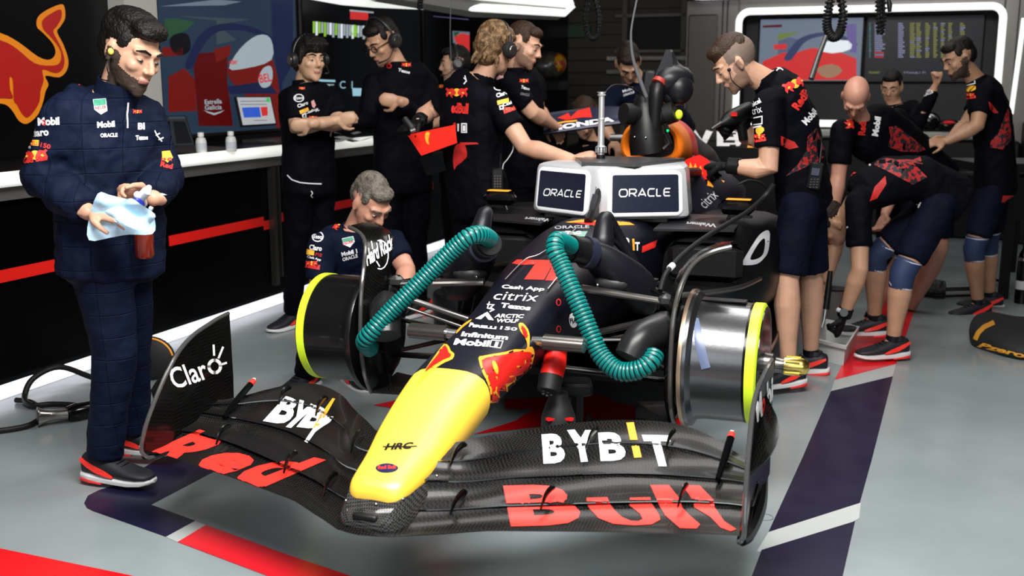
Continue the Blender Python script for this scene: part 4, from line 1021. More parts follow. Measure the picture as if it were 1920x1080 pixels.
def blower(s, label):
    r = thing('cooling_blower', label, 'blower', CF.w(s*.25, .2, .75), group='black cooling blowers hooked on the chassis')
    mb = C_(); mb.tube([V((s*.15,-.03,.895)), V((s*.185,.02,.88)), V((s*.225,.07,.86))], [.046,.050,.056], 20); mb.tube([V((s*.205,.045,.868)), V((s*.225,.07,.86))], [.062,.062], 20, mi=1); mb.tube([V((s*.165,-.01,.888)), V((s*.175,.005,.884))], [.0525,.0525], 20)
    mb.build('hose_collar', [M['black'], mat('collar_navy', (.012,.014,.03), .4)], r)
    mb = C_(); secs = []
    for t, w, h in ((0,.055,.055),(.15,.075,.07),(.4,.085,.085),(.7,.085,.095),(.9,.08,.09),(1.0,.06,.07)):
        c = V((s*.225,.07,.86)).lerp(V((s*.405,.24,.675)), t); ring = []
        for i in range(20):
            a = 2*PI*i/20; cc, ss = math.cos(a), math.sin(a); q = (abs(cc)**3+abs(ss)**3)**(-1/3)
            ring.append(c+V((s*w*q*cc*.84, -w*q*cc*.54, h*q*ss)))
        secs.append(ring)
    mb.loft(secs); body = mb.build('housing', mat('blower_black', (.0055,.0058,.009), .4, spec=.35), r, 50)
    mb = C_(); mb.tube([V((s*.255,.12,.90)), V((s*.25,.17,.985)), V((s*.27,.23,.935)), V((s*.34,.28,.80))], [.045,.03,.025,.02], 14, sm=4, dome=True); mb.tube([V((s*.25,.13,.93)), V((s*.29,.24,.87)), V((s*.36,.30,.76))], [.014,.012,.012], 8, sm=3); mb.build('handle', MATS['blower_black'], r, 50)
    mb = C_(); mb.ell((s*.30,.12,.745), (.075,.05,.035)); mb.build('pad', mat('pad_black', (.02,.02,.022), .5, bump=(30,.4,.01)), r)
    mb = C_(); [mb.ell((s*(.25+.04*k),.07+.012*k,.74), (.006,.004,.006), n=8, m=6) for k in range(3)]; mb.build('pad_studs', M['steel'], r)
    mb = C_(); mb.tube([V((s*.425,.27,.74)), V((s*.43,.28,.62))], .018, 10); [mb.box((s*.432,.27,.625+.02*k), (.03,.03,.010)) for k in range(6)]; mb.build('side_grille', M['black'], r, 0)
blower(-1, 'black cooling blower feeding the hose by the crouching man'); blower(1, 'black cooling blower feeding the hose by the bare metal drum')
# ---- driver-cooling unit in the air intake
D0 = 5.72
r = thing('intake_blower', 'tall black blower plugged into the orange air intake', 'blower', P_(1212, 290, D0))
mb = MB()
prof = [(1217,286,.100,.7),(1214,262,.098,.75),(1212,235,.088,.8),(1210,212,.074,.85),(1209,192,.060,.9),(1210,178,.048,.9)]
mb.tube([P_(x,y,D0) for x,y,_,_ in prof], [q[2] for q in prof], 22, sm=4, side=(0,1,0), asp=1.0); mb.build('duct_plug', mat('plug_black', (.006,.0055,.0055), .42, spec=.35), r)
mb = MB(); mb.tube([P_(1226,245,D0-.04), P_(1229,200,D0-.06), P_(1232,170,D0-.06), P_(1240,155,D0-.04)], [.04,.038,.04,.035], 16, sm=4); mb.build('duct_elbow', MATS['plug_black'], r)
mb = MB(); mb.tube([P_(1234,157,D0-.06), P_(1238,150,D0-.05)], [.038,.034], 16); mb.build('red_band', mat('band_red', (.35,.03,.02), .5), r)
mb = MB(); mb.tube([P_(1200,215,D0-.02), P_(1182,214,D0-.05)], [.046,.048], 18); mb.tube([P_(1183,214,D0-.05), P_(1169,213,D0-.07)], [.056,.055], 18); mb.build('side_port', M['rubber'], r)
mb = MB(); mb.tube([P_(1228,222,D0-.02), P_(1250,214,D0-.05)], [.046,.048], 18); mb.tube([P_(1248,215,D0-.05), P_(1266,209,D0-.07)], [.056,.055], 18); mb.build('side_port', M['rubber'], r)
mb = MB(); mb.ell(P_(1273,215,D0-.08), (.02,.02,.026)); mb.build('lime_button', M['lime'], r)
mb = MB(); mb.tube([P_(1228,165,D0), P_(1252,150,D0), P_(1275,150,D0)], [.06,.085,.075], 18, sm=3, dome=True); mb.ell(P_(1274,166,D0-.03), (.075,.06,.085)); mb.ell(P_(1262,182,D0), (.07,.06,.045)); mb.build('motor_housing', mat('motor_black', (.007,.0072,.010), .36, spec=.35), r, 60)
mb = MB(); secs = []
for y, x0, x1 in ((148,1226,1262),(130,1233,1262),(112,1241,1261),(97,1247,1258),(93,1249,1256)):
    secs.append([P_(x0,y,D0-.05), P_(x1,y,D0-.05), P_(x1+4,y,D0+.06), P_(x0+3,y,D0+.06)])
mb.loft(secs); mb.build('top_horn', MATS['motor_black'], r, 20)
mb = MB(); mb.tube([P_(1258,98,D0), P_(1266,122,D0), P_(1278,132,D0), P_(1288,140,D0)], [.014,.022,.026,.02], 10, sm=3); mb.tube([P_(1290,120+10,D0), P_(1288,172,D0-.02)], .016, 8); mb.build('carry_handle', MATS['motor_black'], r)
mb = MB(); mb.box(P_(1215,158,D0-.02), (.07,.05,.14), Matrix.Rotation(.12, 3, 'Y'), bev=.012); mb.build('control_box', M['black'], r)
for x in (1190, 1211, 1231): MB().ell(P_(x,258 if x == 1211 else 257,D0-.105+abs(x-1211)*.0015), (.006,.006,.006), n=8, m=6).build('rivet', M['steel'], r)
mb = MB(); mb.tube([P_(1247,232,D0-.12), P_(1252,246,D0-.12)], .012, 8); mb.tube([P_(1248,250,D0-.12), P_(1256,268,D0-.12), P_(1244,280,D0-.12)], .014, 8); mb.build('clip', M['black'], r)
mb = MB(); mb.ell(P_(1252,245,D0-.135), (.007,.005,.007)); mb.build('green_light', em('led_green', (.0,.9,.25), 1.2), r)
# ---- white display box on the cockpit
bx = thing('display_box', 'silver white box with two dark name screens standing on the cockpit', 'display box', CF.w(0, 1.2, .88))
mb = C_(); 
def bring(z, k, r=.03):
    """plan outline of the box at height z; k = inset"""
    base = [(0.028,.945+k),(.36-k,1.125+k*.5),(.385-k,1.16),(.375-k,1.30),(.30,1.50-k),(-.30,1.50-k),(-.375+k,1.30),(-.385+k,1.16),(-.36+k,1.125+k*.5),(-.028,.945+k)]
    return [V((x,y,z+ (0.0 if True else 0))) for x, y in base]
mb.loft([bring(.875,.02), bring(.886,.004), bring(.90,0), bring(1.09,.020), bring(1.108,.028), bring(1.118,.05)])
mb.build('case', mat('case_silver', (.50,.51,.53), .28, .25), bx, 30)
for s in (-1, 1):
    A = V((s*.045,.953,.89)); B = V((s*.362,1.128,.89)); A2 = V((s*.040,.974,1.098)); B2 = V((s*.348,1.144,1.098))
    n = (B-A).cross(A2-A).normalized(); n = n if n.y < 0 else -n
    def pp(u, v, o=0): return (A.lerp(B,u)).lerp(A2.lerp(B2,u), v)+n*o
    def rr(m_, rad, o, n_=6):
        out = []
        for cx, cy, a0 in ((1-m_-rad,1-m_*1.5-rad*1.5,0),(m_+rad,1-m_*1.5-rad*1.5,90),(m_+rad,m_*1.5+rad*1.5,180),(1-m_-rad,m_*1.5+rad*1.5,270)):
            for k in range(n_+1):
                a = math.radians(a0+90*k/n_); out.append(pp(cx+rad*math.cos(a), cy+rad*1.5*math.sin(a), o))
        return out
    mb = C_(); mb.loft([rr(.0,.10,-.004), rr(.0,.10,.008), rr(.02,.09,.013), rr(.055,.06,.013), rr(.06,.055,.010)]); mb.build('panel_frame', M['whitep'], bx, 40)
    mb = C_(); mb.loft([rr(.055,.03,.009), rr(.055,.03,.0135)]); sp = mb.build('name_screen', M['navyp'], bx, 30)
    tt = bvh([sp])
    q = bl(1018,367,1088,371,15,3) if s < 0 else bl(1160,370,1256,368,17,1)
    # lettering built from strokes
    gl_ = {'O':[[(.2,0),(.8,0),(1,.25),(1,.75),(.8,1),(.2,1),(0,.75),(0,.25),(.2,0)]], 'R':[[(0,0),(0,1),(.8,1),(1,.85),(1,.6),(.8,.42),(.1,.42)],[(.45,.42),(1,0)]], 'A':[[(0,0),(.5,1),(1,0)],[(.25,.25),(.8,.25)]], 'C':[[(1,0),(.2,0),(0,.25),(0,.75),(.2,1),(1,1)]], 'L':[[(0,1),(0,.1),(.1,0),(.85,0)]], 'E':[[(1,0),(.15,0),(0,.2),(0,.8),(.15,1),(1,1)],[(.05,.5),(.9,.5)]]}
    x = 0; lines = []
    for ch, w in zip('ORACLE', (1.15,1.0,1.1,.95,.75,.9)):
        lines += [[(x+a*w, b) for a, b in l] for l in gl_[ch]]; x += w+.32
    lay('screen_name', prep(strokes(lines, .17), (14,3)), quadmap(q), tt, M['white'], bx, .0015, .05)
mb = C_(); mb.prism([(-.10,1.02),(.16,1.02),(.30,1.47),(-.28,1.47)], lambda x, y, d: V((x, y, 1.118+d)), 0, .016); mb.build('top_plate', mat('plate_grey', (.05,.05,.05), .3), bx, 0)
mb = C_(); mb.prism([(-.30,.875),(.30,.875),(.30,.86),(-.30,.86)], lambda x, z, d: V((x, 1.2+d, z)), -.12, .15); mb.build('foot', M['black'], bx, 0)
mb = C_(); mb.tube([V((-.005,.936,1.03)), V((-.006,.925,.93)), V((0,.93,.87))], .0015, 6); mb.build('thin_wire', M['black'], bx)
mast = thing('antenna_mast', 'slim silver telescopic mast standing on the display box', 'mast', CF.w(-.085,1.3,1.134))
o = CF.w(-.085,1.3,1.130)
MB().lathe([(0,.0),(0,.022),(.022,.022),(.022,.014)], o, (0,0,1), 20).build('base', M['black'], mast)
mb = MB(); mb.lathe([(.02,.016),(.030,.017),(.034,.023),(.05,.024),(.052,.021),(.062,.024),(.066,.018),(.075,.016),(.19,.016),(.192,.0175),(.198,.0175),(.20,.0145),(.305,.0145),(.307,.020),(.312,.021),(.318,.015),(.322,.022),(.326,.022),(.326,.0)], o, (0,0,1), 20); mb.build('tube', mat('mast_silver', (.72,.72,.72), .28, .7), mast)
for k in range(10):
    a = 2*PI*k/10; MB().box(o+V((.024*math.cos(a), .024*math.sin(a), .046)), (.006,.006,.03), Matrix.Rotation(a, 3, 'Z')).build('knurl', M['steel'], mast, 0)
mb = MB(); mb.tube([o+V((.01,0,.315)), P_(1150,160,5.3), P_(1180,163,5.5), P_(1205,178,5.6), P_(1212,190,5.6)], .0045, 8, sm=5)
tag(mb.build('signal_cable', M['rubber']), 'thin black cable arching from mast top to the intake blower', 'cable')
mb = MB(); mb.tube([P_(1196,-10,5.6), P_(1186,40,5.6), P_(1183,70,5.6), P_(1187,110,5.6), P_(1200,150,5.6), P_(1212,182,5.6)], [.005,.005,.006,.008,.010,.010], 8, sm=5)
tag(mb.build('power_cable', mat('cable_grey', (.10,.10,.11), .45)), 'grey cable hanging from above into the intake blower', 'cable')
mb = MB(); mb.tube([P_(846,-10,7.2), P_(844,60,7.2), P_(846,120,7.2), P_(846,160,7.2)], .003, 6, sm=4)
tag(mb.build('headset_cable', MATS['cable_grey']), 'thin grey cable hanging by the back of the blond headset man', 'cable')
mb = MB(); mb.tube([P_(868,300,6.55), P_(880,340,6.5), P_(888,385,6.5), P_(897,425,6.5)], .003, 6, sm=4)
tag(mb.build('trailing_cable', MATS['cable_grey']), 'thin grey cable trailing down behind the left hose blower', 'cable')
# ---- coiled air lines
def coil(name, label, pts, Y, r=.028, wr=.008, turns=34):
    P = catmull([ony(x, y, Y+ (i*.02)) for i, (x, y) in enumerate(pts)], 20); n = turns*12; Q = []
    for k in range(n+1):
        t = k/n*(len(P)-1); i = min(int(t), len(P)-2); p = P[i].lerp(P[i+1], t-i); d = (P[i+1]-P[i]).normalized()
        u = V((0,1,0)); u = (u-d*u.dot(d)).normalized(); w = d.cross(u); a = 2*PI*turns*k/n
        Q.append(p+u*(math.cos(a)*r)+w*(math.sin(a)*r))
    mb = MB(); mb.tube(Q, wr, 6); mb.tube(P, r*.7, 8)
    return tag(mb.build(name, M['rubber']), label, 'air line', 'coiled air lines hanging from the ceiling')
coil('coiled_air_line', 'black coiled air line loop hanging before the slatted wall, left of the grey cable', [(1106,-20),(1097,30),(1100,62),(1112,72),(1121,60),(1122,25),(1112,-20)], 8.0, .018, .006)
MB()
coil('coiled_air_line', 'black coiled air line loop in front of the rear race screen', [(1562,-20),(1553,20),(1551,52),(1562,70),(1575,60),(1581,25),(1573,-20)], 6.6, .022, .008)
coil('coiled_air_line', 'black coiled air line in front of the lap time screen', [(1648,-20),(1647,20),(1650,60),(1656,30),(1655,-20)], 7.2, .018, .007, 24)
coil('coiled_air_line', 'short coiled line hanging at top edge above the headset men', [(786,-20),(788,0),(787,16)], 8.0, .018, .007, 8)
mb = MB(); mb.tube([P_(1665,-10,7.2), P_(1668,10,7.2), P_(1668,22,7.2)], [.006,.018,.012], 10); tag(mb.build('hanging_plug', M['black']), 'small black plug hanging beside the lap time coil', 'plug')
mb = MB(); mb.tube([P_(1549,68,6.6), P_(1535,105,6.55), P_(1521,148,6.5)], [.014,.016,.018], 10); tag(mb.build('air_lance', mat('lance_grey', (.07,.07,.07), .35, .4)), 'grey metal lance hanging from coil behind the bending man', 'tool')
mb = MB(); mb.tube([P_(1451,345,4.9), P_(1430,372,4.9), P_(1400,398,4.75), P_(1360,422,4.6), P_(1318,448,4.4), P_(1280,478,4.2), P_(1262,497,4.1)], .011, 10, sm=5); mb.tube([P_(1262,497,4.1), P_(1255,504,4.08)], .013, 10, mi=1); mb.tube([P_(1255,504,4.08), P_(1245,520,4.0), P_(1238,545,3.95)], .010, 10, sm=3)
tag(mb.build('air_line', [M['rubber'], M['white']]), 'black air line with white coupling dropping to the metal drum', 'air line')
mb = MB(); mb.tube([P_(1385,345,5.3), P_(1405,338,5.3), P_(1430,345,5.3), P_(1440,362,5.3)], .006, 8, sm=5); tag(mb.build('looped_cable', M['rubber']), 'small black cable loop above the right car mirror', 'cable')
# ---- jack stand and red nozzle under the nose
dj = 3.72
js = thing('jack_stand', 'black bottle-shaped stand with two red lamps under the nose', 'stand', (P_(1047,800,dj).x, dj, 0))
o = V((P_(1047,800,dj).x, dj, 0)); zt = P_(1047,735,dj).z
MB().lathe([(0,0),(0,.085),(.02,.085),(.025,.066),(zt-.125,.064),(zt-.09,.062),(zt-.05,.048),(zt-.015,.034),(zt,.033),(zt,0)], o, (0,0,1), 32).build('body', mat('stand_black', (.014,.014,.015), .45), js)
for sx in (-.03, .035): MB().box(o+V((sx, -.052, zt-.085)), (.030,.02,.008), Matrix.Rotation(-sx*14, 3, 'Z')).build('red_lamp', em('lamp_red', (.9,.02,.02), .7), js, 0)
rn = thing('red_nozzle', 'red air nozzle with black grille mouth hanging under the nose', 'nozzle', P_(1037,690,dj-.05))
MB().tube([P_(1042,660,dj+.05), P_(1040,682,dj-.02), P_(1033,708,dj-.05)], [.042,.042,.042], 4 if 0 else 20, side=(1,0,0), asp=.8).build('sleeve', M['red'], rn)
MB().tube([P_(1033,706,dj-.05), P_(1028,734,dj-.08)], [.044,.040], 20).build('mouth', M['rubber'], rn)
mb = MB(); e = P_(1027.5,735,dj-.082)
for k in range(7): mb.ell(e+V((.018*math.cos(k*.9)*(k > 0), -.004, .012*math.sin(k*.9)*(k > 0))), (.006,.004,.004), n=8, m=6)
mb.build('grille_studs', mat('stud', (.05,.05,.05), .3), rn)
mb = MB(); e = onz(1078,760,0); mb.box((P_(1080,725,3.9)), (.12,.12,.05), bev=.01); mb.tube([P_(1080,725,3.9), V((P_(1080,725,3.9).x,3.9,0))], .03, 10)
tag(mb.build('support_block', M['black']), 'low black support under the chassis behind the bottle stand', 'stand')
# ---- wheel gun, hose and cover on the left floor
a = onz(72, 800)+V((0,0,.045)); b = onz(128, 792)+V((0,0,.04)); c = onz(180, 782)+V((0,0,.045))
wg_ = thing('wheel_gun', 'silver flared wheel gun lying on the floor left of the man in overalls', 'wheel gun', onz(110, 800))
mb = MB(); mb.tube([a, a.lerp(b,.12), a.lerp(b,.45), b], [.044,.036,.024,.025], 24, sm=3); mb.build('socket', mat('gun_steel', (.42,.40,.37), .2, .95), wg_)
MB().tube([a-(b-a)*.02, a+(b-a)*.02], [.030,.030], 24).build('socket_bore', M['black'], wg_)
mb = MB(); mb.tube([b, b.lerp(c,.3), c], [.032,.04,.034], 20); mb.tube([b.lerp(c,.35), b.lerp(c,.45)+V((0,0,.03))], [.02,.018], 12); mb.tube([c, onz(205,780)+V((0,0,.05))], [.02,.02], 12); mb.build('motor_body', M['blackg'], wg_)
mb = MB(); mb.tube([onz(200,784,.02), onz(150,762,.02), onz(100,758,.02), onz(60,760,.02), onz(46,745,.03), onz(62,710,.10), onz(110,688,.14), onz(165,705,.06), onz(190,715,.02)], .014, 10, sm=6)
tag(mb.build('air_hose', M['rubber']), 'black air hose looped on the floor against the bench light', 'hose')
mb = MB(); mb.tube([onz(-30,810,.014), onz(20,805,.014), onz(60,795,.014), onz(80,775,.014), onz(60,755,.014), onz(30,750,.014)], .013, 10, sm=6)
tag(mb.build('air_hose', M['rubber']), 'black air hose running out at the left picture edge', 'hose')
cv = thing('round_cover', 'black round padded cover with orange trim leaning behind the left endplate', 'cover', onz(288, 715))
e = onz(286, 712)+V((0,0,.115)); 
mb = MB(); mb.ell(e, (.125,.05,.115), n=28, m=14); mb.build('padding', mat('cover_black', (.006,.006,.007), .7), cv)
mb = MB(); mb.tube([e+V((.118*math.cos(t), -.02, .108*math.sin(t))) for t in [math.radians(q) for q in range(10, 95, 8)]], .005, 6); mb.build('trim_band', M['orangel'], cv)
# tyre blanket standing behind the left suspension
tb = thing('black_bin', 'dark round bin on the floor seen between the left suspension arms', 'bin', onz(868, 630))
o = onz(868, 632); MB().lathe([(0,0),(0,.16),(.02,.17),(.26,.18),(.28,.17),(.28,0)], o, (0,0,1), 32).build('drum', M['black'], tb)
# right floor: padded bag, crate, distant tools
bg = thing('padded_bag', 'black padded bag with orange band and lettering on the floor at far right', 'bag', onz(1880, 655))
oc = onz(1895, 655)
mb = MB(); outl = [(1816,628),(1822,616),(1840,608),(1862,610),(1900,618),(1940,622),(1990,640),(1990,676),(1930,678),(1890,672),(1850,660),(1820,648)]
base = [onz(x, y, .0) for x, y in outl]; cen = sum(base, V())/len(base); secs = []
cc_ = catmull(base+[base[0]], 4)[:-1]
for k, (f, z) in enumerate(((.97,.002),(1.0,.03),(.99,.06),(.93,.085),(.8,.10),(.5,.108),(.1,.11))): secs.append([cen+(p-cen)*f+V((0,0,z)) for p in cc_])
mb.loft(secs); bagm = mb.build('bag_body', mat('bag_black', (.005,.005,.006), .75, bump=(8,.4,.03)), bg, 70)
tb_ = bvh([bagm])
oy = mat('bag_orange', (.62,.27,.02), .7)
px_strokes('bag_band', [[(1829,637),(1835,624),(1845,614),(1864,605)]], 9, tb_, oy, bg, maxjump=.2, off=.003)
letter('bag_lettering', 'Pzero', [(1832,650),(1922,672),(1922,662),(1836,641)], tb_, oy, bg, .04, shear=.3, maxjump=.2, off=.003)
cr = thing('parts_crate', 'open grey plastic crate on floor under the bending mechanic\'s glove', 'crate', onz(1560, 670))
def crate_ring(z, f, o=0):
    q = [onz(1522,674), onz(1584,690), onz(1608,650), onz(1545,636)]; cen = sum(q, V())/4
    return [cen+(p-cen)*f+V((0,0,z)) for p in q]
mb = MB(); mb.loft([crate_ring(0,.86), crate_ring(.10,.94), crate_ring(.103,1.03), crate_ring(.122,1.05), crate_ring(.122,.96), crate_ring(.012,.80)]); mb.build('crate_body', mat('crate_grey', (.52,.52,.50), .5), cr, 0)
cy = thing('gas_cylinder', 'dark bottle with white marks standing at the right picture edge', 'cylinder', onz(1914, 568))
o = onz(1914, 568); MB().lathe([(0,0),(0,.045),(.30,.045),(.34,.038),(.38,.02),(.42,.02),(.42,0)], o, (0,0,1), 20).build('bottle', M['blackg'], cy)
MB().lathe([(.10,.0455),(.16,.0455)], o, (0,0,1), 20).build('white_band', M['grayw'], cy); MB().lathe([(.30,.047),(.32,.047)], o, (0,0,1), 20).build('steel_band', M['steel'], cy)
gt = thing('floor_tool', 'black tool with steel shaft lying on the floor between the men at right', 'tool', onz(1755, 545))
a, b, c = onz(1728,540,.06), onz(1772,542,.06), onz(1840,540,.05)
mb = MB(); mb.tube([a, a.lerp(b,.5), b], [.055,.07,.06], 14); mb.build('tool_body', mat('tool_black', (.012,.012,.012), .4, bump=(40,.6,.02)), gt)
MB().tube([b, c], [.018,.018], 10).build('tool_shaft', M['dsteel'], gt)
mb = MB(); mb.tube([onz(1835,540,.03), onz(1870,525,.03), onz(1885,545,.03), onz(1850,552,.02), onz(1750,556,.02)], .010, 8, sm=5); tag(mb.build('floor_hose', M['rubber']), 'thin black hose curling on floor behind the far right mechanic', 'hose')
rd = thing('rolling_rack', 'dark rack legs standing behind the far right mechanic', 'rack', onz(1885, 560))
mb = MB(); 
for x, y in ((1880,560),(1895,510),(1840,500)): q = onz(x, y); MB().box(q+V((0,0,.45)), (.06,.04,.9)).build('leg', M['black'], rd, 0)
mb = MB(); q = onz(1885,560); mb.box(q+V((0.05,.3,.92)), (.6,.6,.06)); mb.box(q+V((.05,.3,.7)), (.58,.5,.3)); mb.build('case', M['black'], rd, 0)
# equipment on the rear counter under the screens
for i, (x, y, w_, h_, lab) in enumerate(((1745,205,.10,.16,'black helmet-like device with silver top on rear counter'),(1700,215,.14,.12,'dark gearbox-like part on rear counter left of the silver device'),(1780,215,.12,.10,'small black red-trimmed device on rear counter, nearest the far right man'))):
    q = GF.on(1, 11.3, x, y); t_ = thing('counter_device', lab, 'device', GF.w(q.x, 11.3, 1.03))
    c = GF.w(q.x, 11.32, 1.03+h_*.6)
    MB().ell(c, (w_, .09, h_*.6), n=18, m=10).build('device_body', M['blackg'], t_)
    MB().ell(c+V((-.02,-.05,h_*.3)), (w_*.5,.05,h_*.22), n=14, m=8).build('device_top', [M['steel'], M['black'], M['red']][i], t_)
    MB().box(GF.w(q.x, 11.32, 1.03+.012), (w_*1.3,.12,.024)).build('device_base', M['black'], t_, 0)

bn = thing('waste_bin', 'grey round bin on the floor behind the upright pneumatic tool', 'bin', onz(1562, 600))
o = onz(1562, 598); MB().lathe([(0,0),(0,.055),(.01,.06),(.19,.075),(.20,.08),(.20,.0)], o, (0,0,1), 24).build('bin_body', mat('bin_grey', (.22,.21,.20), .5), bn); MB().lathe([(.195,.081),(.205,.081),(.205,.0)], o, (0,0,1), 24).build('bin_lid', M['black'], bn)
# ================================================================== PEOPLE
def fabric(name, c, rough=.75, quilt=0, c2=None):
    m = mat(name, c, rough, spec=.06, var=(3.5, c2 or tuple(x*1.7 for x in c), .35, .75), bump=(11, .55, .02, 4)); 
    m.node_tree.nodes['Principled BSDF'].inputs['Sheen Weight'].default_value = .0
    if quilt:
        nt = m.node_tree; N = nt.nodes; L = nt.links; b = N['Principled BSDF']
        tc = N.new('ShaderNodeTexCoord'); mp = N.new('ShaderNodeMapping'); mp.inputs['Rotation'].default_value = (PI/2, 0, 0)
        br = N.new('ShaderNodeTexBrick'); br.inputs['Scale'].default_value = 1; br.offset = 0
        br.inputs['Brick Width'].default_value = .11; br.inputs['Row Height'].default_value = .085; br.inputs['Mortar Size'].default_value = .003; br.inputs['Mortar Smooth'].default_value = 1
        br.inputs['Color1'].default_value = br.inputs['Color2'].default_value = (1,1,1,1); br.inputs['Mortar'].default_value = (0,0,0,1)
        L.new(tc.outputs['Object'], mp.inputs[0]); L.new(mp.outputs[0], br.inputs['Vector'])
        bp = N.new('ShaderNodeBump'); bp.inputs['Strength'].default_value = .6; bp.inputs['Distance'].default_value = .006
        old = b.inputs['Normal'].links[0].from_socket; L.new(br.outputs['Color'], bp.inputs['Height']); L.new(old, bp.inputs['Normal']); L.new(bp.outputs['Normal'], b.inputs['Normal'])
    return m
def skinm(name, c):
    m = mat(name, c, .48, spec=.4, var=(14, tuple(min(1, x*.82) for x in c), .35, .7), bump=(60, .12, .003))
    b = m.node_tree.nodes['Principled BSDF']; b.inputs['Subsurface Weight'].default_value = .08; b.inputs['Subsurface Radius'].default_value = (.01,.004,.002)
    return m
SK = dict(fair=skinm('skin_fair', (.53,.295,.195)), tan=skinm('skin_tan', (.43,.235,.145)), ruddy=skinm('skin_ruddy', (.52,.255,.175)), olive=skinm('skin_olive', (.34,.18,.105)), asian=skinm('skin_light_olive', (.48,.285,.18)))
HR = dict(black=mat('hair_black', (.0045,.0035,.003), .5, spec=.22, bump=(130,.9,.006)), brown=mat('hair_brown', (.030,.015,.008), .5, spec=.22, bump=(130,.9,.006)), dbrown=mat('hair_dark_brown', (.013,.007,.005), .5, spec=.22, bump=(130,.9,.006)),
     grey=mat('hair_grey', (.13,.115,.095), .6, spec=.2, bump=(130,.9,.006), var=(40,(.05,.038,.03),.4,.65)), blond=mat('hair_sandy', (.075,.040,.018), .55, spec=.2, bump=(130,.9,.006), var=(45,(.28,.17,.08),.45,.75)))
FB = dict(shirt=fabric('team_shirt_fabric', (.0011,.0013,.0026)), shorts=fabric('shorts_fabric', (.0026,.0032,.009)), trousers=fabric('trouser_fabric', (.0011,.0013,.0026)), overall=fabric('overall_fabric', (.0042,.0068,.019), .65, 1, (.007,.011,.030)), navysh=fabric('navy_shirt_fabric', (.003,.005,.014)))
eyew = mat('eye_white', (.30,.26,.23), .3); eyed = mat('eye_dark', (.02,.012,.008), .15); lipm = mat('lip_skin', (.36,.15,.12), .5)
stub = {k: mat('stubble_'+k, tuple(x*.40 for x in SK[k].node_tree.nodes['Principled BSDF'].inputs['Base Color'].default_value[:3]), .6) for k in SK}
beardm = mat('beard_dark', (.030,.016,.010), .7, bump=(60,.8,.006))
def basis(fwd, up):
    y = V(fwd).normalized(); z = V(up); z = (z-y*z.dot(y)).normalized(); x = y.cross(z)
    return Matrix((x, y, z)).transposed()   # columns x,y,z ; x = person's right
def remesh(o, vox, smooth=2, fac=.5):
    mods = [('REMESH', dict(mode='VOXEL', voxel_size=vox))]
    if smooth: mods.append(('SMOOTH', dict(factor=fac, iterations=smooth)))
    return bake(o, mods)
def head_mesh(mb, c, R, S, o):
    def E(p, r, rot=None): mb.ell(c + R @ (V(p)*S), [q*S for q in r], R @ rot if rot else R, 20, 12)
    def T(pts, r, asp=1): mb.tube([c + R @ (V(p)*S) for p in pts], [q*S for q in r], 10, dome=True)
    E((0,-.018,.032), (.074,.094,.086)); E((0,.012,-.02), (.066,.076,.088)); E((0,.026,-.068), (.054,.056,.046))
    E((0,.030,-.05), (.058,.05,.05))
    E((0,.070,-.100), (.021,.017,.016)); E((0,.06,-.085), (.035,.025,.025))
    T([(0,.082,.022),(0,.091,.004),(0,.105,-.025)], [.0075,.008,.0105]); E((.010,.094,-.030), (.0075,.009,.007)); E((-.010,.094,-.030), (.0075,.009,.007))
    T([(-.045,.066,.026),(-.02,.083,.028),(0,.083,.022),(.02,.083,.028),(.045,.066,.026)], [.010,.011,.009,.011,.010])
    for s in (-1, 1):
        E((s*.036,.058,-.022), (.023,.022,.02)); E((s*.030,.071,.006), (.0145,.0125,.0105))
        E((s*.076,-.008,-.002), (.008,.018,.030), Matrix.Rotation(s*.2, 3, 'Z')); E((s*.078,-.004,-.026), (.007,.010,.011))
    E((0,.087,-.056), (.020,.009,.0045)); E((0,.084,-.0645), (.018,.009,.005))
def hand_mesh(mb, w, d, pn, thumb, S, curl=.6, spread=.0, fat=1.0, curls=None):
    """w wrist, d hand direction, pn palm normal (towards palm), thumb +1/-1 side"""
    d = V(d).normalized(); pn = V(pn); pn = (pn-d*pn.dot(d)).normalized(); s = d.cross(pn)*thumb
    mb.tube([w-d*.02*S, w+d*.02*S, w+d*.05*S, w+d*.088*S], [.027*S*fat,.031*S*fat,.040*S*fat,.040*S*fat], 14, side=s, asp=.42, dome=True)
    for k in range(4):
        off = (.030-.020*k)*S; L = (.074,.082,.077,.062)[k]*S; base = w+d*(.086-.004*abs(k-1.3))*S+s*off
        cu = (curls[k] if curls else curl); a = 0; p = base-d*.01*S; P = [p, base]; dd = d + s*(.10-.07*k)*(spread+.15)
        dd.normalize()
        for j, f in enumerate((.46,.30,.24)):
            a += cu*(.75,1.0,.7)[j]
            p = P[-1] + (dd*math.cos(a)+pn*math.sin(a))*L*f; P.append(p)
        mb.tube(P, [.0105*S*fat,.0100*S*fat,.0092*S*fat,.0085*S*fat,.0070*S*fat], 10, dome=True)
    b = w+d*.030*S+s*.024*S
    P = [b, b+(d*.45+s*.75+pn*.15).normalized()*.034*S]
    P.append(P[-1]+(d*.85+s*.35+pn*(.25+curl*.5)).normalized()*.033*S); P.append(P[-1]+(d*.9-s*.05+pn*(.3+curl*.6)).normalized()*.027*S)
    mb.tube(P, [.016*S*fat,.0135*S*fat,.0105*S*fat,.0085*S*fat], 10, dome=True)
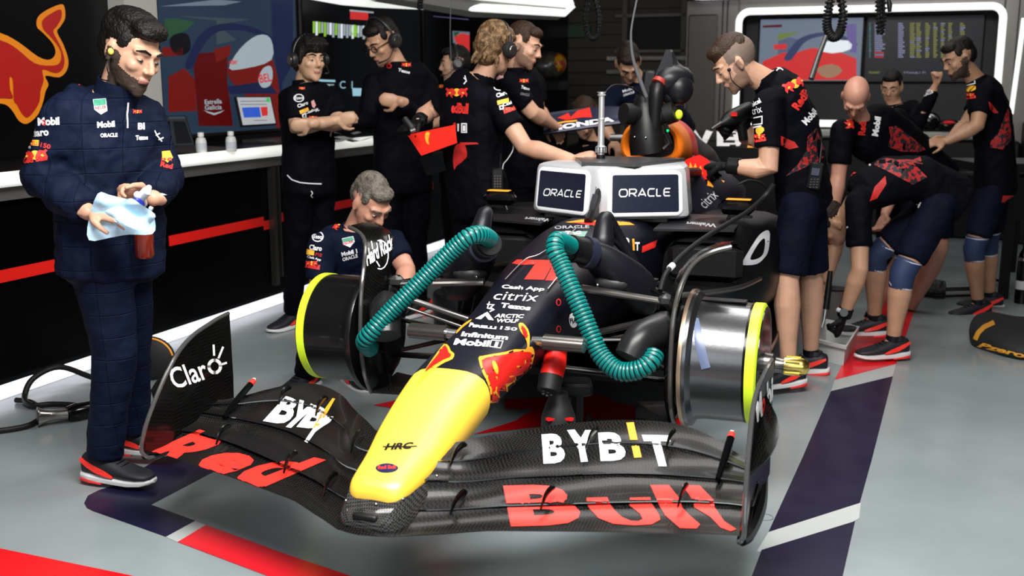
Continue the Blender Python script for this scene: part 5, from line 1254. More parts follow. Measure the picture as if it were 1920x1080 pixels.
def torso_loft(mb, J, side_h, side_s, grow, levels, S):
    """levels: list of (t along spine 0..1, half width, half depth)"""
    sp = catmull([J['crotch'], J['pelvis'], J['waist'], J['chest'], J['neck']], 8); n = len(sp)-1; secs = []
    for t, w, dpt in levels:
        i = min(int(t*n), n-1); f = t*n-i; p = sp[i].lerp(sp[i+1], f); d = (sp[min(i+2,n)]-sp[max(i-1,0)]).normalized()
        q = side_h.lerp(side_s, min(1, t*1.15)); q = (q-d*q.dot(d)).normalized(); fr = d.cross(q)
        ring = []
        for k in range(28):
            a = 2*PI*k/28; c, s_ = math.cos(a), math.sin(a); r = (abs(c)**2.5+abs(s_)**2.5)**(-1/2.5)
            ring.append(p+q*(w*S+grow)*r*c+fr*(dpt*S+grow)*r*s_)
        secs.append(ring)
    mb.loft(secs)
def shoe(parent, ankle, toe, S=1.0, col=None):
    """ankle point; toe direction; builds on z of sole"""
    up = V((0,0,1)); d = V(toe); pitch = d.z; d = V((d.x, d.y, 0)).normalized(); s = d.cross(up)
    if pitch: 
        d2 = (d+up*pitch).normalized(); up = (up-d2*up.dot(d2)).normalized(); d = d2
    o = V(ankle)-up*.085*S
    def sec(t, w, z0, z1, n=14, pw=2.6):
        ring = []
        for k in range(n):
            a = 2*PI*k/n; c, q = math.cos(a), math.sin(a); r = (abs(c)**pw+abs(q)**pw)**(-1/pw)
            ring.append(o+d*t*S+s*w*S*r*c+up*((z0+z1)/2+(z1-z0)/2*r*q)*S)
        return ring
    mb = MB(); mb.loft([sec(-.082,.022,.03,.085),sec(-.075,.034,.02,.10),(sec(-.05,.040,.02,.108)),sec(-.01,.041,.02,.108),sec(.03,.042,.02,.094),sec(.07,.046,.02,.075),sec(.11,.048,.02,.060),sec(.15,.045,.02,.052),sec(.18,.034,.022,.045),sec(.193,.018,.025,.038)])
    mb.tube([o+up*.095*S-d*.018*S, o+up*.115*S-d*.02*S], [.040*S,.037*S], 16)
    up_ = mb.build('shoe', mat('shoe_black', (.006,.007,.012), .6), parent, 60)
    mb = MB(); mb.loft([sec(-.092,.020,.012,.036,pw=4),sec(-.08,.036,.006,.038,pw=4),sec(-.04,.043,.0,.034,pw=4),sec(.0,.043,.0,.03,pw=4),sec(.06,.049,.0,.028,pw=4),sec(.12,.052,.0,.026,pw=4),sec(.165,.045,.004,.026,pw=4),sec(.19,.030,.010,.028,pw=4),sec(.202,.012,.015,.026,pw=4)])
    mb.build('sole', mat('sole_white', (.62,.62,.62), .5), up_, 50)
    mb = MB(); mb.loft([sec(-.094,.018,.004,.024,pw=4),sec(-.08,.038,-.002,.024,pw=4),sec(-.04,.0445,-.003,.018,pw=4),sec(.01,.0445,-.003,.008,pw=4)]); mb.build('heel', mat('sole_red', (.80,.035,.03), .5), up_, 50)
    for q in (-1, 1):
        mb = MB(); secs = []
        for t, z0, z1 in ((-.074,.078,.088),(-.045,.060,.080),(-.01,.042,.066),(.03,.034,.050),(.06,.030,.036)):
            w = (.0385 if t < -.06 else .0425 if t < .0 else .0455)
            zc = [(z0, w+.0005), (z1, w-.0015 if t < .02 else w-.004)]
            secs.append([o+d*t*S+s*q*(ww+.0022)*S+up*z*S for z, ww in zc]+[o+d*t*S+s*q*(ww-.008)*S+up*z*S for z, ww in zc[::-1]])
        mb.loft(secs); mb.build('side_stripe', M['redw'], up_, 0)
    mb = MB()
    for k in range(4): mb.tube([o+d*(.03+.018*k)*S+s*.022*S+up*(.092-.008*k)*S, o+d*(.034+.018*k)*S+up*(.098-.009*k)*S, o+d*(.03+.018*k)*S-s*.022*S+up*(.092-.008*k)*S], .0028*S, 6)
    mb.build('laces', M['black'], up_)
    return up_
BASE_T = [(0,.10,.085),(.12,.165,.115),(.28,.165,.112),(.45,.14,.098),(.62,.165,.112),(.8,.175,.105),(.9,.13,.085),(.96,.075,.07),(1,.058,.06)]
SHIRT_T = [(.06,.150,.125),(.10,.180,.130),(.28,.180,.126),(.45,.168,.118),(.62,.182,.125),(.8,.186,.112),(.9,.142,.092),(.955,.088,.078),(.985,.068,.066)]
def person(name, label, J, skin='fair', S=1.0, look=(0,-1,0), up=(0,0,1), hair='dbrown', style='short', legs='trousers', top='shirt', vox=.0085, hands=None, beard=None, headS=1.0, sleeve=.55, toes=None, shoes=True, gloves=(), group=None, headset=False, cat='person', legcut=.0, kneepads=False, brow=True, eyes=True, bulk=0.0):
    J = {k: V(v) for k, v in J.items()}
    ss = (J['sR']-J['sL']).normalized(); hs = J.get('hs', ss); hs = V((hs.x, hs.y, hs.z)).normalized()
    if 'waist' not in J: J['waist'] = J['pelvis'].lerp(J['chest'], .48)
    dn = (J['pelvis']-J['waist']).normalized(); J['crotch'] = J['pelvis']+dn*.11*S
    for s, k in ((-1,'L'), (1,'R')):
        if 'h'+k not in J: J['h'+k] = J['pelvis']+hs*s*.085*S+dn*.02*S
        if 'a'+k not in J:
            h = J['h'+k]; J['a'+k] = V((h.x, h.y, .09*S)); 
        if 'k'+k not in J: J['k'+k] = J['h'+k].lerp(J['a'+k], .5)+V(look)*.02
    root = thing(name, label, cat, (J['pelvis'].x, J['pelvis'].y, 0), group=group)
    R = basis(look, up); H = J['head']; hS = S*headS
    mb = MB(); torso_loft(mb, J, hs, ss, 0, BASE_T, S)
    nb = J['neck']; mb.tube([nb-(J['neck']-J['chest']).normalized()*.03, nb.lerp(H + R @ V((0,-.02,-.06))*hS, .5), H + R @ V((0,-.015,-.045))*hS], [.060*hS,.053*hS,.052*hS], 16)
    head_mesh(mb, H, R, hS, None)
    for k in 'LR':
        s, e, w = J['s'+k], J['e'+k], J['w'+k]
        mb.tube([J['chest'].lerp(s,.4), s], [.06*S,.058*S], 14)
        mb.tube([s, s.lerp(e,.4), e, e.lerp(w,.28), e.lerp(w,.7), w], [.056*S,.053*S,.045*S,.049*S,.037*S,.029*S], 14, dome=True)
        h, kn, a = J['h'+k], J['k'+k], J['a'+k]
        cal = (kn.lerp(a,.3)); bk = V((0,0,0))
        mb.tube([h, h.lerp(kn,.45), kn, cal, kn.lerp(a,.7), a], [.084*S,.074*S,.059*S,.065*S,.045*S,.037*S], 16, dome=True)
        td = V((toes or {}).get(k, V((look[0], look[1], 0)))); td = V((td.x, td.y, 0)).normalized()
        mb.tube([a, a+td*.06*S-V((0,0,.045*S)), a+td*.13*S-V((0,0,.058*S))], [.034*S,.03*S,.022*S], 10, dome=True)
        hd = (hands or {}).get(k)
        if hd is None: dd = (w-e).normalized(); hd = (dd, ss*(1 if k == 'L' else -1), 1 if k == 'L' else -1, .5)
        hand_mesh(mb, w, hd[0], hd[1], hd[2], S, hd[3], curls=hd[4] if len(hd) > 4 else None)
    b = mb.build('body', [SK[skin], stub[skin], lipm, beardm], root, 0)
    remesh(b, vox, 2, .45)
    Mr = rootm(root); Ri = R.transposed()
    for p in b.data.polygons:
        q = Ri @ ((Mr @ p.center)-H)/hS
        if abs(q.x) > .09 or abs(q.y) > .13 or abs(q.z) > .13: continue
        if q.y > .080 and -.068 < q.z < -.053 and abs(q.x) < .019: p.material_index = 2
        elif beard and q.z < -.020 - .50*max(0, q.y) + (.03 if q.y < .03 else 0) and q.y > -.012 and q.z > -.125:
            if not (q.y > .07 and q.z > -.040): p.material_index = 3 if beard == 'full' else 1
    if eyes:
        for s in (-1, 1):
            mb = MB(); mb.ell(H + R @ V((s*.030,.0745,.003))*hS, [.0120*hS,.0105*hS,.0042*hS], R, 14, 8); mb.ell(H + R @ V((s*.030,.0825,.001))*hS, [.0055*hS,.0045*hS,.0050*hS], R, 10, 6, mi=1)
            mb.build('eye', [eyew, eyed], root)
    hm_ = HR.get(hair)
    if brow and hm_:
        for s in (-1, 1): MB().tube([H + R @ V((s*.014,.093,.027))*hS, H + R @ V((s*.032,.090,.034))*hS, H + R @ V((s*.049,.072,.027))*hS], [.0035*hS,.0045*hS,.0025*hS], 8, dome=True).build('eyebrow', hm_, root)
    # hair
    if style == 'fade':
        b.data.materials.append(mat('fade_'+skin, tuple(x*.22 for x in (.62,.42,.32)), .7))
        for p in b.data.polygons:
            q = Ri @ ((Mr @ p.center)-H)/hS
            if q.z > (.012 if q.y > -.02 else -.035) and q.y < .035 and abs(q.x) < .09 and q.z < .13 and (q.y < -.02 or abs(q.x) > .055) and not (abs(q.x) > .0775 and q.z < .04): p.material_index = 4
    if style != 'bald':
        mb = MB()
        def E(p, r): mb.ell(H + R @ (V(p)*hS), [q*hS for q in r], R, 22, 14)
        if style in ('short', 'quiff', 'messy', 'buzz'):
            g = {'short':-.001, 'quiff':.002, 'messy':.006, 'buzz':-.002}[style]
            E((0,-.026,.048), (.074+g,.092+g,.084+g)); E((0,-.058,.012), (.069+g,.062+g,.076+g))
            for s in (-1, 1): E((s*.050,.010,.042), (.023+g*.6,.032+g*.6,.036))
            if style != 'buzz': E((0,.035,.085), (.058,.045,.033+g))
            if style == 'quiff': E((0,.046,.092), (.060,.048,.032)); E((0,-.02,.100), (.066,.08,.036)); E((.005,.074,.082), (.050,.020,.018)); E((0,-.060,.060), (.074,.060,.070))
            if style == 'messy':
                rr = random.Random(len(label))
                E((0,-.062,-.035), (.066,.050,.060)); E((0,.055,.070), (.062,.04,.028))
                for i in range(34):
                    a = rr.random()*2*PI; z = rr.uniform(-.06,.1); rad = .088
                    y = -.03+rad*math.sin(a)
                    if y > .035 and z < .055: continue
                    p = V((rad*math.cos(a)*.9, y, z)); mb.tube([H+R@(p*.9*hS), H+R@((p+V((0,0,-.02)))*hS*1.06), H+R@((p+V((rr.uniform(-.01,.01),-.004,-.045)))*hS*1.05)], [.012*hS,.009*hS,.003*hS], 8)
        if style == 'fade':
            E((0,-.012,.066), (.066,.088,.066)); E((0,.040,.088), (.055,.045,.030)); E((0,-.05,.055), (.064,.05,.055))
        if style == 'fringe':
            E((0,-.022,.050), (.083,.102,.092)); E((0,-.05,.0), (.080,.072,.085))
            for k in range(9):
                x = -.06+.015*k; mb.tube([H+R@(V((x*.8,.045,.115))*hS), H+R@(V((x,.085,.085))*hS), H+R@(V((x*1.1,.092-abs(x)*.35,.050-.006*(k % 3)))*hS)], [.018*hS,.013*hS,.004*hS], 8)
            for s in (-1, 1): E((s*.072,.022,.02), (.014,.022,.045))
        h = mb.build('hair', hm_, root, 0); remesh(h, .0045*max(1, vox/.006), 1)
        dt = bpy.data.textures.new('hairtex', 'CLOUDS'); dt.noise_scale = .009
        bake(h, [('DISPLACE', dict(texture=dt, strength=.007 if style not in ('buzz','fade') else .003, mid_level=.5))])
    # upper garment
    rs = .018*S+bulk
    mb = MB(); torso_loft(mb, J, hs, ss, bulk, SHIRT_T, S)
    for k in 'LR':
        s, e, w = J['s'+k], J['e'+k], J['w'+k]
        mb.tube([J['chest'].lerp(s,.35), s], [.075*S+bulk,.072*S+bulk], 16)
        if sleeve > 1.01:
            mb.tube([s, s.lerp(e,.5), e, e.lerp(w,.5), e.lerp(w,.88), e.lerp(w,.93)], [.072*S+bulk,.064*S+bulk,.058*S+bulk,.052*S+bulk,.042*S+bulk*.7,.036*S+bulk*.5], 16, dome=False)
            mb.ell(s, [.072*S+bulk]*3)
            mb.ell(e, [.058*S+bulk]*3)
        else:
            mb.ell(s, [.073*S+bulk]*3); q = s.lerp(e, sleeve/.62 if sleeve < .62 else 1.0)
            mb.tube([s, s.lerp(q,.5), q], [.072*S+bulk,.070*S+bulk,.068*S+bulk], 18)
    g = mb.build('jacket' if sleeve > 1.01 else 'shirt', FB[top], root, 0); remesh(g, .009 if vox < .007 else .012, 3, .5)
    dt = bpy.data.textures.new('wrinkle', 'CLOUDS'); dt.noise_scale = .085; dt.noise_depth = 2
    bake(g, [('DISPLACE', dict(texture=dt, strength=.020 if bulk < .01 else .034, mid_level=.45))])
    # collar
    cdir = (J['neck']-J['chest']).normalized(); c0 = J['neck']-cdir*.005
    cr_ = (.072+bulk*.3)*S
    mb = MB(); ringpts = []
    fr = cdir.cross(ss).normalized()
    for hgt, rad in ((-.03,1.10),(.0,1.02),(.020+bulk*2.4,.96+bulk*4),(.020+bulk*2.4,.88+bulk*4),(-.01,.86)):
        ringpts.append([c0+cdir*hgt*S+ss*math.cos(2*PI*k/24)*cr_*rad+fr*math.sin(2*PI*k/24)*cr_*rad*.96 for k in range(24)])
    mb.loft(ringpts, caps=False); mb.build('collar', FB[top], root, 60)
    # lower garment
    mb = MB(); lw = FB[legs if legs in FB else 'shorts']
    torso_loft(mb, J, hs, ss, bulk*.6, [(0,.13,.11),(.08,.172,.125),(.2,.175,.122),(.36,.158,.112)], S)
    for k in 'LR':
        h, kn, a = J['h'+k], J['k'+k], J['a'+k]
        mb.ell(h, [.098*S]*3)
        if legs == 'shorts':
            q = h.lerp(kn, .90-legcut); mb.tube([h, h.lerp(q,.5), q], [.098*S,.094*S,.088*S], 18)
        else:
            mb.tube([h, h.lerp(kn,.5), kn, kn.lerp(a,.45), kn.lerp(a,.98)], [.098*S+bulk*.4,.088*S+bulk*.4,.074*S+bulk*.4,.066*S+bulk*.4,.058*S+bulk*.4], 18); mb.ell(kn, [.074*S+bulk*.4]*3)
    g2 = mb.build('shorts' if legs == 'shorts' else 'trousers', lw, root, 0); remesh(g2, .010 if vox < .007 else .013, 3, .5)
    bake(g2, [('DISPLACE', dict(texture=dt, strength=.018, mid_level=.45))])
    if kneepads:
        for k in 'LR':
            h, kn, a = J['h'+k], J['k'+k], J['a'+k]; u0 = kn.lerp(h,.17); u1 = kn.lerp(a,.20)
            mb = MB(); mb.tube([u0, kn, u1], [.070*S,.068*S,.062*S], 20); pad = mb.build('knee_pad', mat('pad_navy', (.010,.022,.07), .7, bump=(40,.2,.004)), root, 60)
            for q, rr in ((u0,.071),(u1,.063)):
                dd = (u1-u0).normalized(); MB().tube([q-dd*.003, q+dd*.003], [rr*S,rr*S], 20).build('pad_edge', mat('pad_edge', (.45,.47,.62), .6), pad)
    if shoes:
        for k in 'LR':
            td = V((toes or {}).get(k, (look[0], look[1], 0)))
            shoe(root, J['a'+k], td, S*1.08)
            a = J['a'+k]; kn = J['k'+k]
            if legs == 'shorts': MB().tube([a-V((0,0,.01)), a.lerp(kn,.10)], [.040*S,.040*S], 14).build('sock', M['navy'], root)
    for k in gloves:
        e, w = J['e'+k], J['w'+k]; hd = (hands or {}).get(k) or ((w-e).normalized(), ss*(1 if k == 'L' else -1), 1 if k == 'L' else -1, .5)
        mb = MB(); hand_mesh(mb, w, hd[0], hd[1], hd[2], S, hd[3], fat=1.32, curls=hd[4] if len(hd) > 4 else None)
        d = (w-e).normalized(); mb.tube([w-d*.035*S, w+d*.02*S], [.040*S,.039*S], 14)
        gl_ = mb.build('glove', mat('glove_black', (.003,.003,.0035), .6, spec=.15), root, 0); remesh(gl_, .005, 1)
    if headset:
        mb = MB(); pts = [H + R @ (V((.095*math.sin(a), -.012, .02+.118*math.cos(a)))*hS) for a in [math.radians(q) for q in range(-95, 96, 10)]]
        mb.tube(pts, .0075*hS, 10, side=R @ V((0,1,0)), asp=.6); hd_ = mb.build('headset', mat('headset_black', (.012,.012,.013), .4), root)
        for s in (-1, 1):
            cc = H + R @ (V((s*.090,-.010,-.002))*hS); ax = R @ V((s,0,0))
            MB().lathe([(-.012,.03*hS),(-.008,.039*hS),(.010,.041*hS),(.024,.036*hS),(.030,.020*hS),(.030,0)], cc, ax, 20).build('ear_cup', MATS['headset_black'], hd_)
            MB().lathe([(.029,.024*hS),(.032,.022*hS)], cc, ax, 20).build('cup_ring', M['dsteel'], hd_)
        MB().tube([H + R @ (V((-.095,.01,-.02))*hS), H + R @ (V((-.085,.065,-.062))*hS), H + R @ (V((-.04,.108,-.068))*hS)], [.0028*hS,.0028*hS,.006*hS], 8, sm=4, dome=True).build('boom_mic', MATS['headset_black'], hd_)
    return root
def part(root, pre):
    for c in root.children:
        if c.name.split('.')[0] == pre: return c
def G(root): return bvh([c for c in root.children if c.name.split('.')[0] in ('jacket','shirt','shorts','trousers','collar')])
# little marks shared by the shirts
logo_y = mat('patch_yellow', (.85,.42,.03), .6); logo_r = mat('patch_red', (.60,.02,.015), .6); logo_w = mat('patch_white', (.66,.66,.68), .6); logo_g = mat('patch_green', (.05,.28,.17), .6); lace = mat('lace_red', (.33,.008,.008), .65, var=(38, (.006,.004,.008), .47, .53)); logo_rd = mat('patch_dark_red', (.42,.01,.008), .6)
class Sh:
    def __init__(s, root): s.r = root; s.t = G(root); s.g = part(root, 'jacket') or part(root, 'shirt')
    def T(s, txt, x0, y0, x1, y1, h, m=None, b=.03, sl=0, **k): letter('shirt_lettering', txt, bl(x0,y0,x1,y1,h,sl), s.t, m or logo_w, s.g, b, grid=(8,3), off=.0022, maxjump=.1, **k)
    def P(s, loops, m, smooth=0, off=.002, name='shirt_patch'): shape(name, loops, s.t, m, s.g, smooth=smooth, grid=(8,8), off=off, maxjump=.1)
    def L(s, lines, w, m=None, off=.0025): px_strokes('shirt_mark', lines, w, s.t, m or logo_w, s.g, off=off, maxjump=.1)
    def bulls(s, x, y, w, ang=0, sun=1):
        c_, s_ = math.cos(math.radians(ang)), math.sin(math.radians(ang))
        f = lambda P: [(x+(a*c_-b*s_)*w, y+(a*s_+b*c_)*w) for a, b in P]
        if sun: s.P([f([(.18*math.cos(k*PI/6), .18*math.sin(k*PI/6)-.02) for k in range(12)])], logo_y, off=.002)
        for m_ in (-1, 1):
            s.P([f([(m_*a, b) for a, b in ((.02,.0),(.10,-.14),(.20,-.20),(.34,-.17),(.44,-.22),(.50,-.16),(.42,-.08),(.48,.06),(.44,.20),(.38,.10),(.32,.06),(.26,.18),(.18,.24),(.20,.10),(.10,.10))])], logo_r, off=.003)
            s.P([f([(m_*a, b) for a, b in ((.22,.0),(.30,-.04),(.36,.04),(.28,.05))])], logo_y, off=.004)
# ---- 1: man in padded overalls with the cloth
Y = 3.85
def Q(x, y, d=0.0, Yb=None): return ony(x, y, (Y if Yb is None else Yb)+d)
J = dict(head=Q(247,100,0), neck=Q(216,186,.02), chest=Q(200,232,.02), waist=Q(208,360,.02), pelvis=Q(208,470,.02), sL=Q(262,226,.13), sR=Q(130,222,-.10), eL=Q(303,330,.10), eR=Q(84,330,-.13), wL=Q(288,372,-.10), wR=Q(165,398,-.24),
  hL=Q(232,490,.10), hR=Q(188,492,-.05), kL=Q(243,655,.16), kR=Q(216,660,-.03), aL=Q(247,808,.24), aR=Q(196,858,0))
lk = V((.80,-.50,-.36)).normalized()
p1 = person('person', 'bearded dark-haired man in padded navy overalls standing at left holding a blue cloth', J, 'fair', .99, lk, (.25,0,1), 'black', 'quiff', 'overall', 'overall', .0055, dict(R=((.95,-.1,-.12),(0,.25,-1),-1,.5,(.3,.45,.6,.75)), L=((-.85,-.2,.25),(-.1,-.8,-.5),1,1.0)), 'full', 1.16, 1.5, dict(L=(.9,-.1,0), R=(.94,-.28,0)), True, (), bulk=.022)
s = Sh(p1)
s.bulls(142,148,46,20); s.P([[(124,150),(140,136),(166,146),(150,158)]], logo_y, off=.0018)
s.T('Mobil', 72,236,112,234,15, b=.05); s.T('o', 79,236,87,235,11, MATS['patch_red'], .05)
s.T('Claro', 54,258,92,254,15, b=.04); s.P([[(50,262),(74,263),(73,274),(49,272)]], logo_y); s.T('PIRELLI', 50,272,73,273,8, logo_r, .02)
s.T('150', 76,276,94,280,9, logo_r); s.T('Cash', 40,276,58,279,7); s.bulls(66,292,48,-5); s.T('Red Bull', 42,308,88,300,10, logo_r, .05)
s.P([[(174,187),(198,185),(201,208),(189,215),(177,206)]], logo_w, off=.002); s.P([[(175,188),(197,186),(198,197),(176,199)]], logo_g, off=.003); s.T('TAG', 176,198,197,196,9, logo_w, .04); s.T('HEUER', 179,206,199,204,6, logo_r, .04)
s.T('Mobil', 182,240,215,238,12, b=.06); s.T('ORACLE', 188,258,220,257,8, b=.05)
s.bulls(257,210,18); s.T('BI', 258,243,271,243,12, b=.05); s.T('Tezos', 254,263,277,262,9, b=.05)
s.L([[(240,192),(238,215),(239,240)]], 3, MATS['counter_grey'] if 0 else logo_w)
s.L([[(289,245),(294,255),(303,265)],[(291,254),(299,250)],[(296,262),(306,258)]], 2.4)
s.P([[(303,284),(318,282),(324,296),(314,306),(304,298)]], logo_y); s.T('Red', 300,313,322,318,10, logo_r, .05); s.bulls(312,300,20)
s.L([[(84,442),(92,440)]], 2, logo_r)
MB().tube([J['head']+basis(lk,(.25,0,1)) @ V((.088,.0,-.02)), J['head']+basis(lk,(.25,0,1)) @ V((.095,.012,-.06)), Q(205,150,-.12), Q(188,146+2,-.10)], .0022, 6, sm=5).build('earpiece_wire', M['black'], p1)
MB().ell(J['head']+basis(lk,(.25,0,1)) @ V((.092,.004,-.006)), (.010,.010,.012)).build('earplug', mat('earplug_yellow', (.8,.6,.1), .5), p1)
w_ = J['wL']; MB().tube([Q(299,362,-.06), Q(303,374,-.07)], [.034,.034], 18).build('watch_band', M['silver'], p1)
for x, y in ((218,418),(283,392)): 
    MB().tube([Q(x-3,y-2,-.30), Q(x+3,y+1,-.30)], .0085, 12).build('ring', M['silver'], p1)
# cloth in his hands
ct = mat('cloth_blue', (.36,.62,.80), .8, var=(5,(.55,.78,.92),.3,.7), bump=(90,.3,.002))
def clothsheet(outl, Yd, folds, seed):
    me = flat_poly([[(x, -y) for x, y in outl]], 3); vs, fs = prep(me, (26,26)); xs = [p[0] for p in outl]; ys = [p[1] for p in outl]
    x0, x1, y0, y1 = min(xs), max(xs), min(ys), max(ys); mb = MB(); P = []
    for u, v in vs:
        n = noise.noise(V((u*3+seed, v*3, seed)))*.5+noise.noise(V((u*7+seed, v*5, 1)))*.2+.25*math.sin((u*1.1+v)*folds)
        P.append(ony(x0+(x1-x0)*u, y1+(y0-y1)*v, Yd+.035*n))
    mb.add(P, fs); k = len(P); mb.add([p+V((0,.004,0)) for p in P], [f[::-1] for f in fs]); return mb
cl = thing('cleaning_cloth', 'crumpled light blue cloth held in the overalled man\'s hands', 'cloth', Q(225,410,-.3))
clothsheet([(163,410),(180,360),(200,362),(222,368),(252,376),(284,405),(291,416),(286,440),(240,441),(205,447),(163,452)], Y-.27, 5, 1).build('cloth_sheet', ct, cl, 180)
clothsheet([(196,398),(214,388),(228,378),(246,372),(262,382),(291,402),(286,416),(272,430),(262,432),(240,425),(218,412)], Y-.345, 7, 4).build('cloth_fold', ct, cl, 180)
sb = thing('spray_bottle', 'red spray bottle with white and blue trigger behind the blue cloth', 'bottle', Q(270,420,-.12))
MB().lathe([(0,0),(0,.028),(.01,.033),(.10,.033),(.13,.030),(.17,.013),(.21,.013)], Q(272,482,-.10), (Q(266,380,-.12)-Q(272,482,-.10)), 20).build('bottle_body', mat('bottle_red', (.16,.015,.008), .15), sb)
mb = MB(); mb.tube([Q(270,382,-.16), Q(262,370,-.20), Q(258,366,-.22)], [.012,.017,.014], 12, dome=True); mb.tube([Q(262,372,-.2), Q(276,358,-.22), Q(279,352,-.22)], [.016,.017,.010], 12, dome=True); mb.build('trigger_head', M['whitep'], sb)
MB().tube([Q(257,376,-.22), Q(264,382,-.2)], .014, 10, dome=True).build('blue_nozzle', mat('noz_blue', (.02,.04,.45), .4), sb)
# ---- 10: mechanic bending over the cockpit, right
Y = 5.15
J = dict(head=Q(1378,118,.0), neck=Q(1436,150,.02), chest=Q(1470,190,.04), waist=Q(1494,280,.06), pelvis=Q(1505,352,.08), sL=Q(1442,196,-.13), sR=Q(1470,170,.24), eL=Q(1441,318,-.18), eR=Q(1408,270,.38), wL=Q(1371,311,-.12), wR=Q(1390,228,.30),
  hL=Q(1500,385,-.03), hR=Q(1512,380,.16), kL=Q(1475,522,-.06), kR=Q(1521,515,.22), aL=Q(1478,690,-.08), aR=Q(1520,668,.28))
p10 = person('person', 'fade-haired mechanic in team shirt and shorts bending over the cockpit with a drill', J, 'fair', 1.0, (-.80,.05,-.60), (-.5,0,1), 'brown', 'fade', 'shorts', 'shirt', .0055, dict(L=((-.75,.6,-.1),(-.2,.1,-1),1,1.15), R=((-1,.0,-.2),(0,-.5,-1),-1,1.1)), 'stub', 1.08, .41, dict(L=(-.95,-.3,0), R=(-.9,.3,0)), True, ('L','R'), legcut=-.03)
s = Sh(p10)
s.bulls(1491,158,48,-28); s.T('RedBull', 1497,208,1530,160,17, logo_r, .05); s.T('Mobil 1', 1512,236,1540,205,14, b=.04); s.L([[(1455,133),(1462,128),(1468,132)],[(1460,128),(1456,126)]], 2.2)
s.T('Telcel', 1406,204,1428,192,9, b=.03); s.T('citrix', 1404,218,1430,210,13, b=.0); s.L([[(1409,222),(1429,218),(1429,232),(1410,234),(1409,222)]], 2); s.L([[(1408,240),(1428,236)]], 3)
s.P([[(1418,241),(1430,238),(1433,245),(1425,252),(1419,250)]], logo_y, 2); s.bulls(1424,256,22); s.T('RedBull', 1414,268,1437,264,7, logo_r, .05)
s.P([[(1530,240),(1548,232),(1550,290),(1534,302),(1474,330),(1496,308),(1512,282),(1514,256)]], lace); s.P([[(1464,255),(1490,266),(1497,276),(1480,280),(1464,272)]], logo_rd)
s.L([[(1447,406),(1453,400),(1451,412)],[(1453,400),(1456,404)]], 2)
letter('collar_lettering', 'TEZOS', bl(1425,128,1434,114,6), s.t, logo_w, s.g, .04, off=.003)
MB().tube([Q(1368,135,-.09), Q(1372,150,-.10), Q(1384,162,-.09), Q(1394,168,-.06)], .0025, 6, sm=4).build('earpiece_wire', M['black'], p10)
MB().ell(Q(1367,131,-.085), (.009,.009,.009)).build('earplug', M['black'], p10)
MB().tube([Q(1381,309,-.12), Q(1390,310,-.13)], [.032,.033], 16).build('wrist_band', M['black'], p10)
dri = thing('power_drill', 'black red cordless driver held over the cockpit by the fade-haired mechanic', 'drill', Q(1385,225,.28))
mb = MB(); mb.tube([Q(1352,232,.24), Q(1362,226,.25), Q(1374,220,.26), Q(1402,206,.28)], [.014,.035,.042,.040], 14, dome=True); mb.tube([Q(1388,218,.28), Q(1394,262,.3)], [.026,.024], 12); mb.build('drill_body', M['black'], dri)
MB().tube([Q(1334,242,.22), Q(1353,230,.24)], [.007,.012], 10).build('drill_bit', M['steel'], dri)
mb = MB(); mb.box(Q(1376,214,.20), (.03,.01,.02)); mb.build('red_grip', M['red'], dri)
rad = thing('two_way_radio', 'black two-way radio clipped to belt of the mechanic bending over cockpit', 'radio', Q(1527,330,-.1))
mb = MB(); mb.box(Q(1528,330,-.10), (.062,.035,.13), Matrix.Rotation(.12, 3, 'Y'), bev=.008); mb.tube([Q(1537,306,-.10), Q(1541,268,-.09)], [.006,.004], 8); mb.build('radio_body', M['black'], rad)
MB().box(Q(1529,322,-.125), (.036,.004,.034), Matrix.Rotation(.12, 3, 'Y')).build('radio_screen', em('radio_scr', (.10,.11,.16), .5), rad, 0)
mb = MB()
for i in range(4):
    for j in range(3): mb.box(Q(1521+j*6-i*.7, 336+i*5, -.122), (.009,.004,.007))
mb.build('keypad', M['dsteel'], rad, 0)
# ---- 12: mechanic bent down with knee pads
Y = 5.75
J = dict(head=Q(1560,420,.22), neck=Q(1602,372,.10), chest=Q(1636,350,.08), waist=Q(1710,330,.08), pelvis=Q(1768,362,.08), sL=Q(1610,385,-.10), sR=Q(1615,355,.26), eL=Q(1612,505,-.18), eR=Q(1568,450,.26), wL=Q(1584,588,-.12), wR=Q(1550,525,.22),
  hL=Q(1760,385,-.03), hR=Q(1762,380,.18), kL=Q(1692,512,-.10), kR=Q(1642,478,.22), aL=Q(1674,640,-.06), aR=Q(1640,600,.28))
p12 = person('person', 'mechanic with navy knee pads bent double reaching into the grey crate', J, 'tan', 1.0, (-.6,.0,-.8), (-.8,0,-.3), 'dbrown', 'short', 'shorts', 'shirt', .0065, dict(L=((-.35,-.1,-1),(-.8,.3,.0),-1,1.05), R=((-.1,-.1,-1),(-.6,-.4,0),1,1.1)), None, 1.0, .40, dict(L=(-.97,-.15,0), R=(-.95,.1,0)), True, ('L',), kneepads=True, legcut=.10)
s = Sh(p12)
s.P([[(1635,292),(1690,284),(1722,285),(1730,308),(1712,306),(1738,332),(1712,346),(1696,338),(1672,325),(1640,310)]], lace); s.P([[(1660,330),(1662,345),(1644,372),(1630,378),(1640,350)]], logo_rd)
s.T('Red', 1586,338,1606,324,14, logo_r, .05); s.T('Mobil', 1606,302,1632,312,11, b=.05, sl=0); s.L([[(1718,382),(1725,385),(1722,390)],[(1727,380),(1722,388)]], 2)
s.T('OULI', 1568,398,1584,430,8, b=.03)
kp = [c for c in p12.children if c.name.startswith('knee_pad')]
px_strokes('pad_mark', [[(1655,519),(1664,522),(1668,512)],[(1664,521),(1672,535)]], 2, bvh(kp), MATS['grey_lettering'], p12, off=.003)
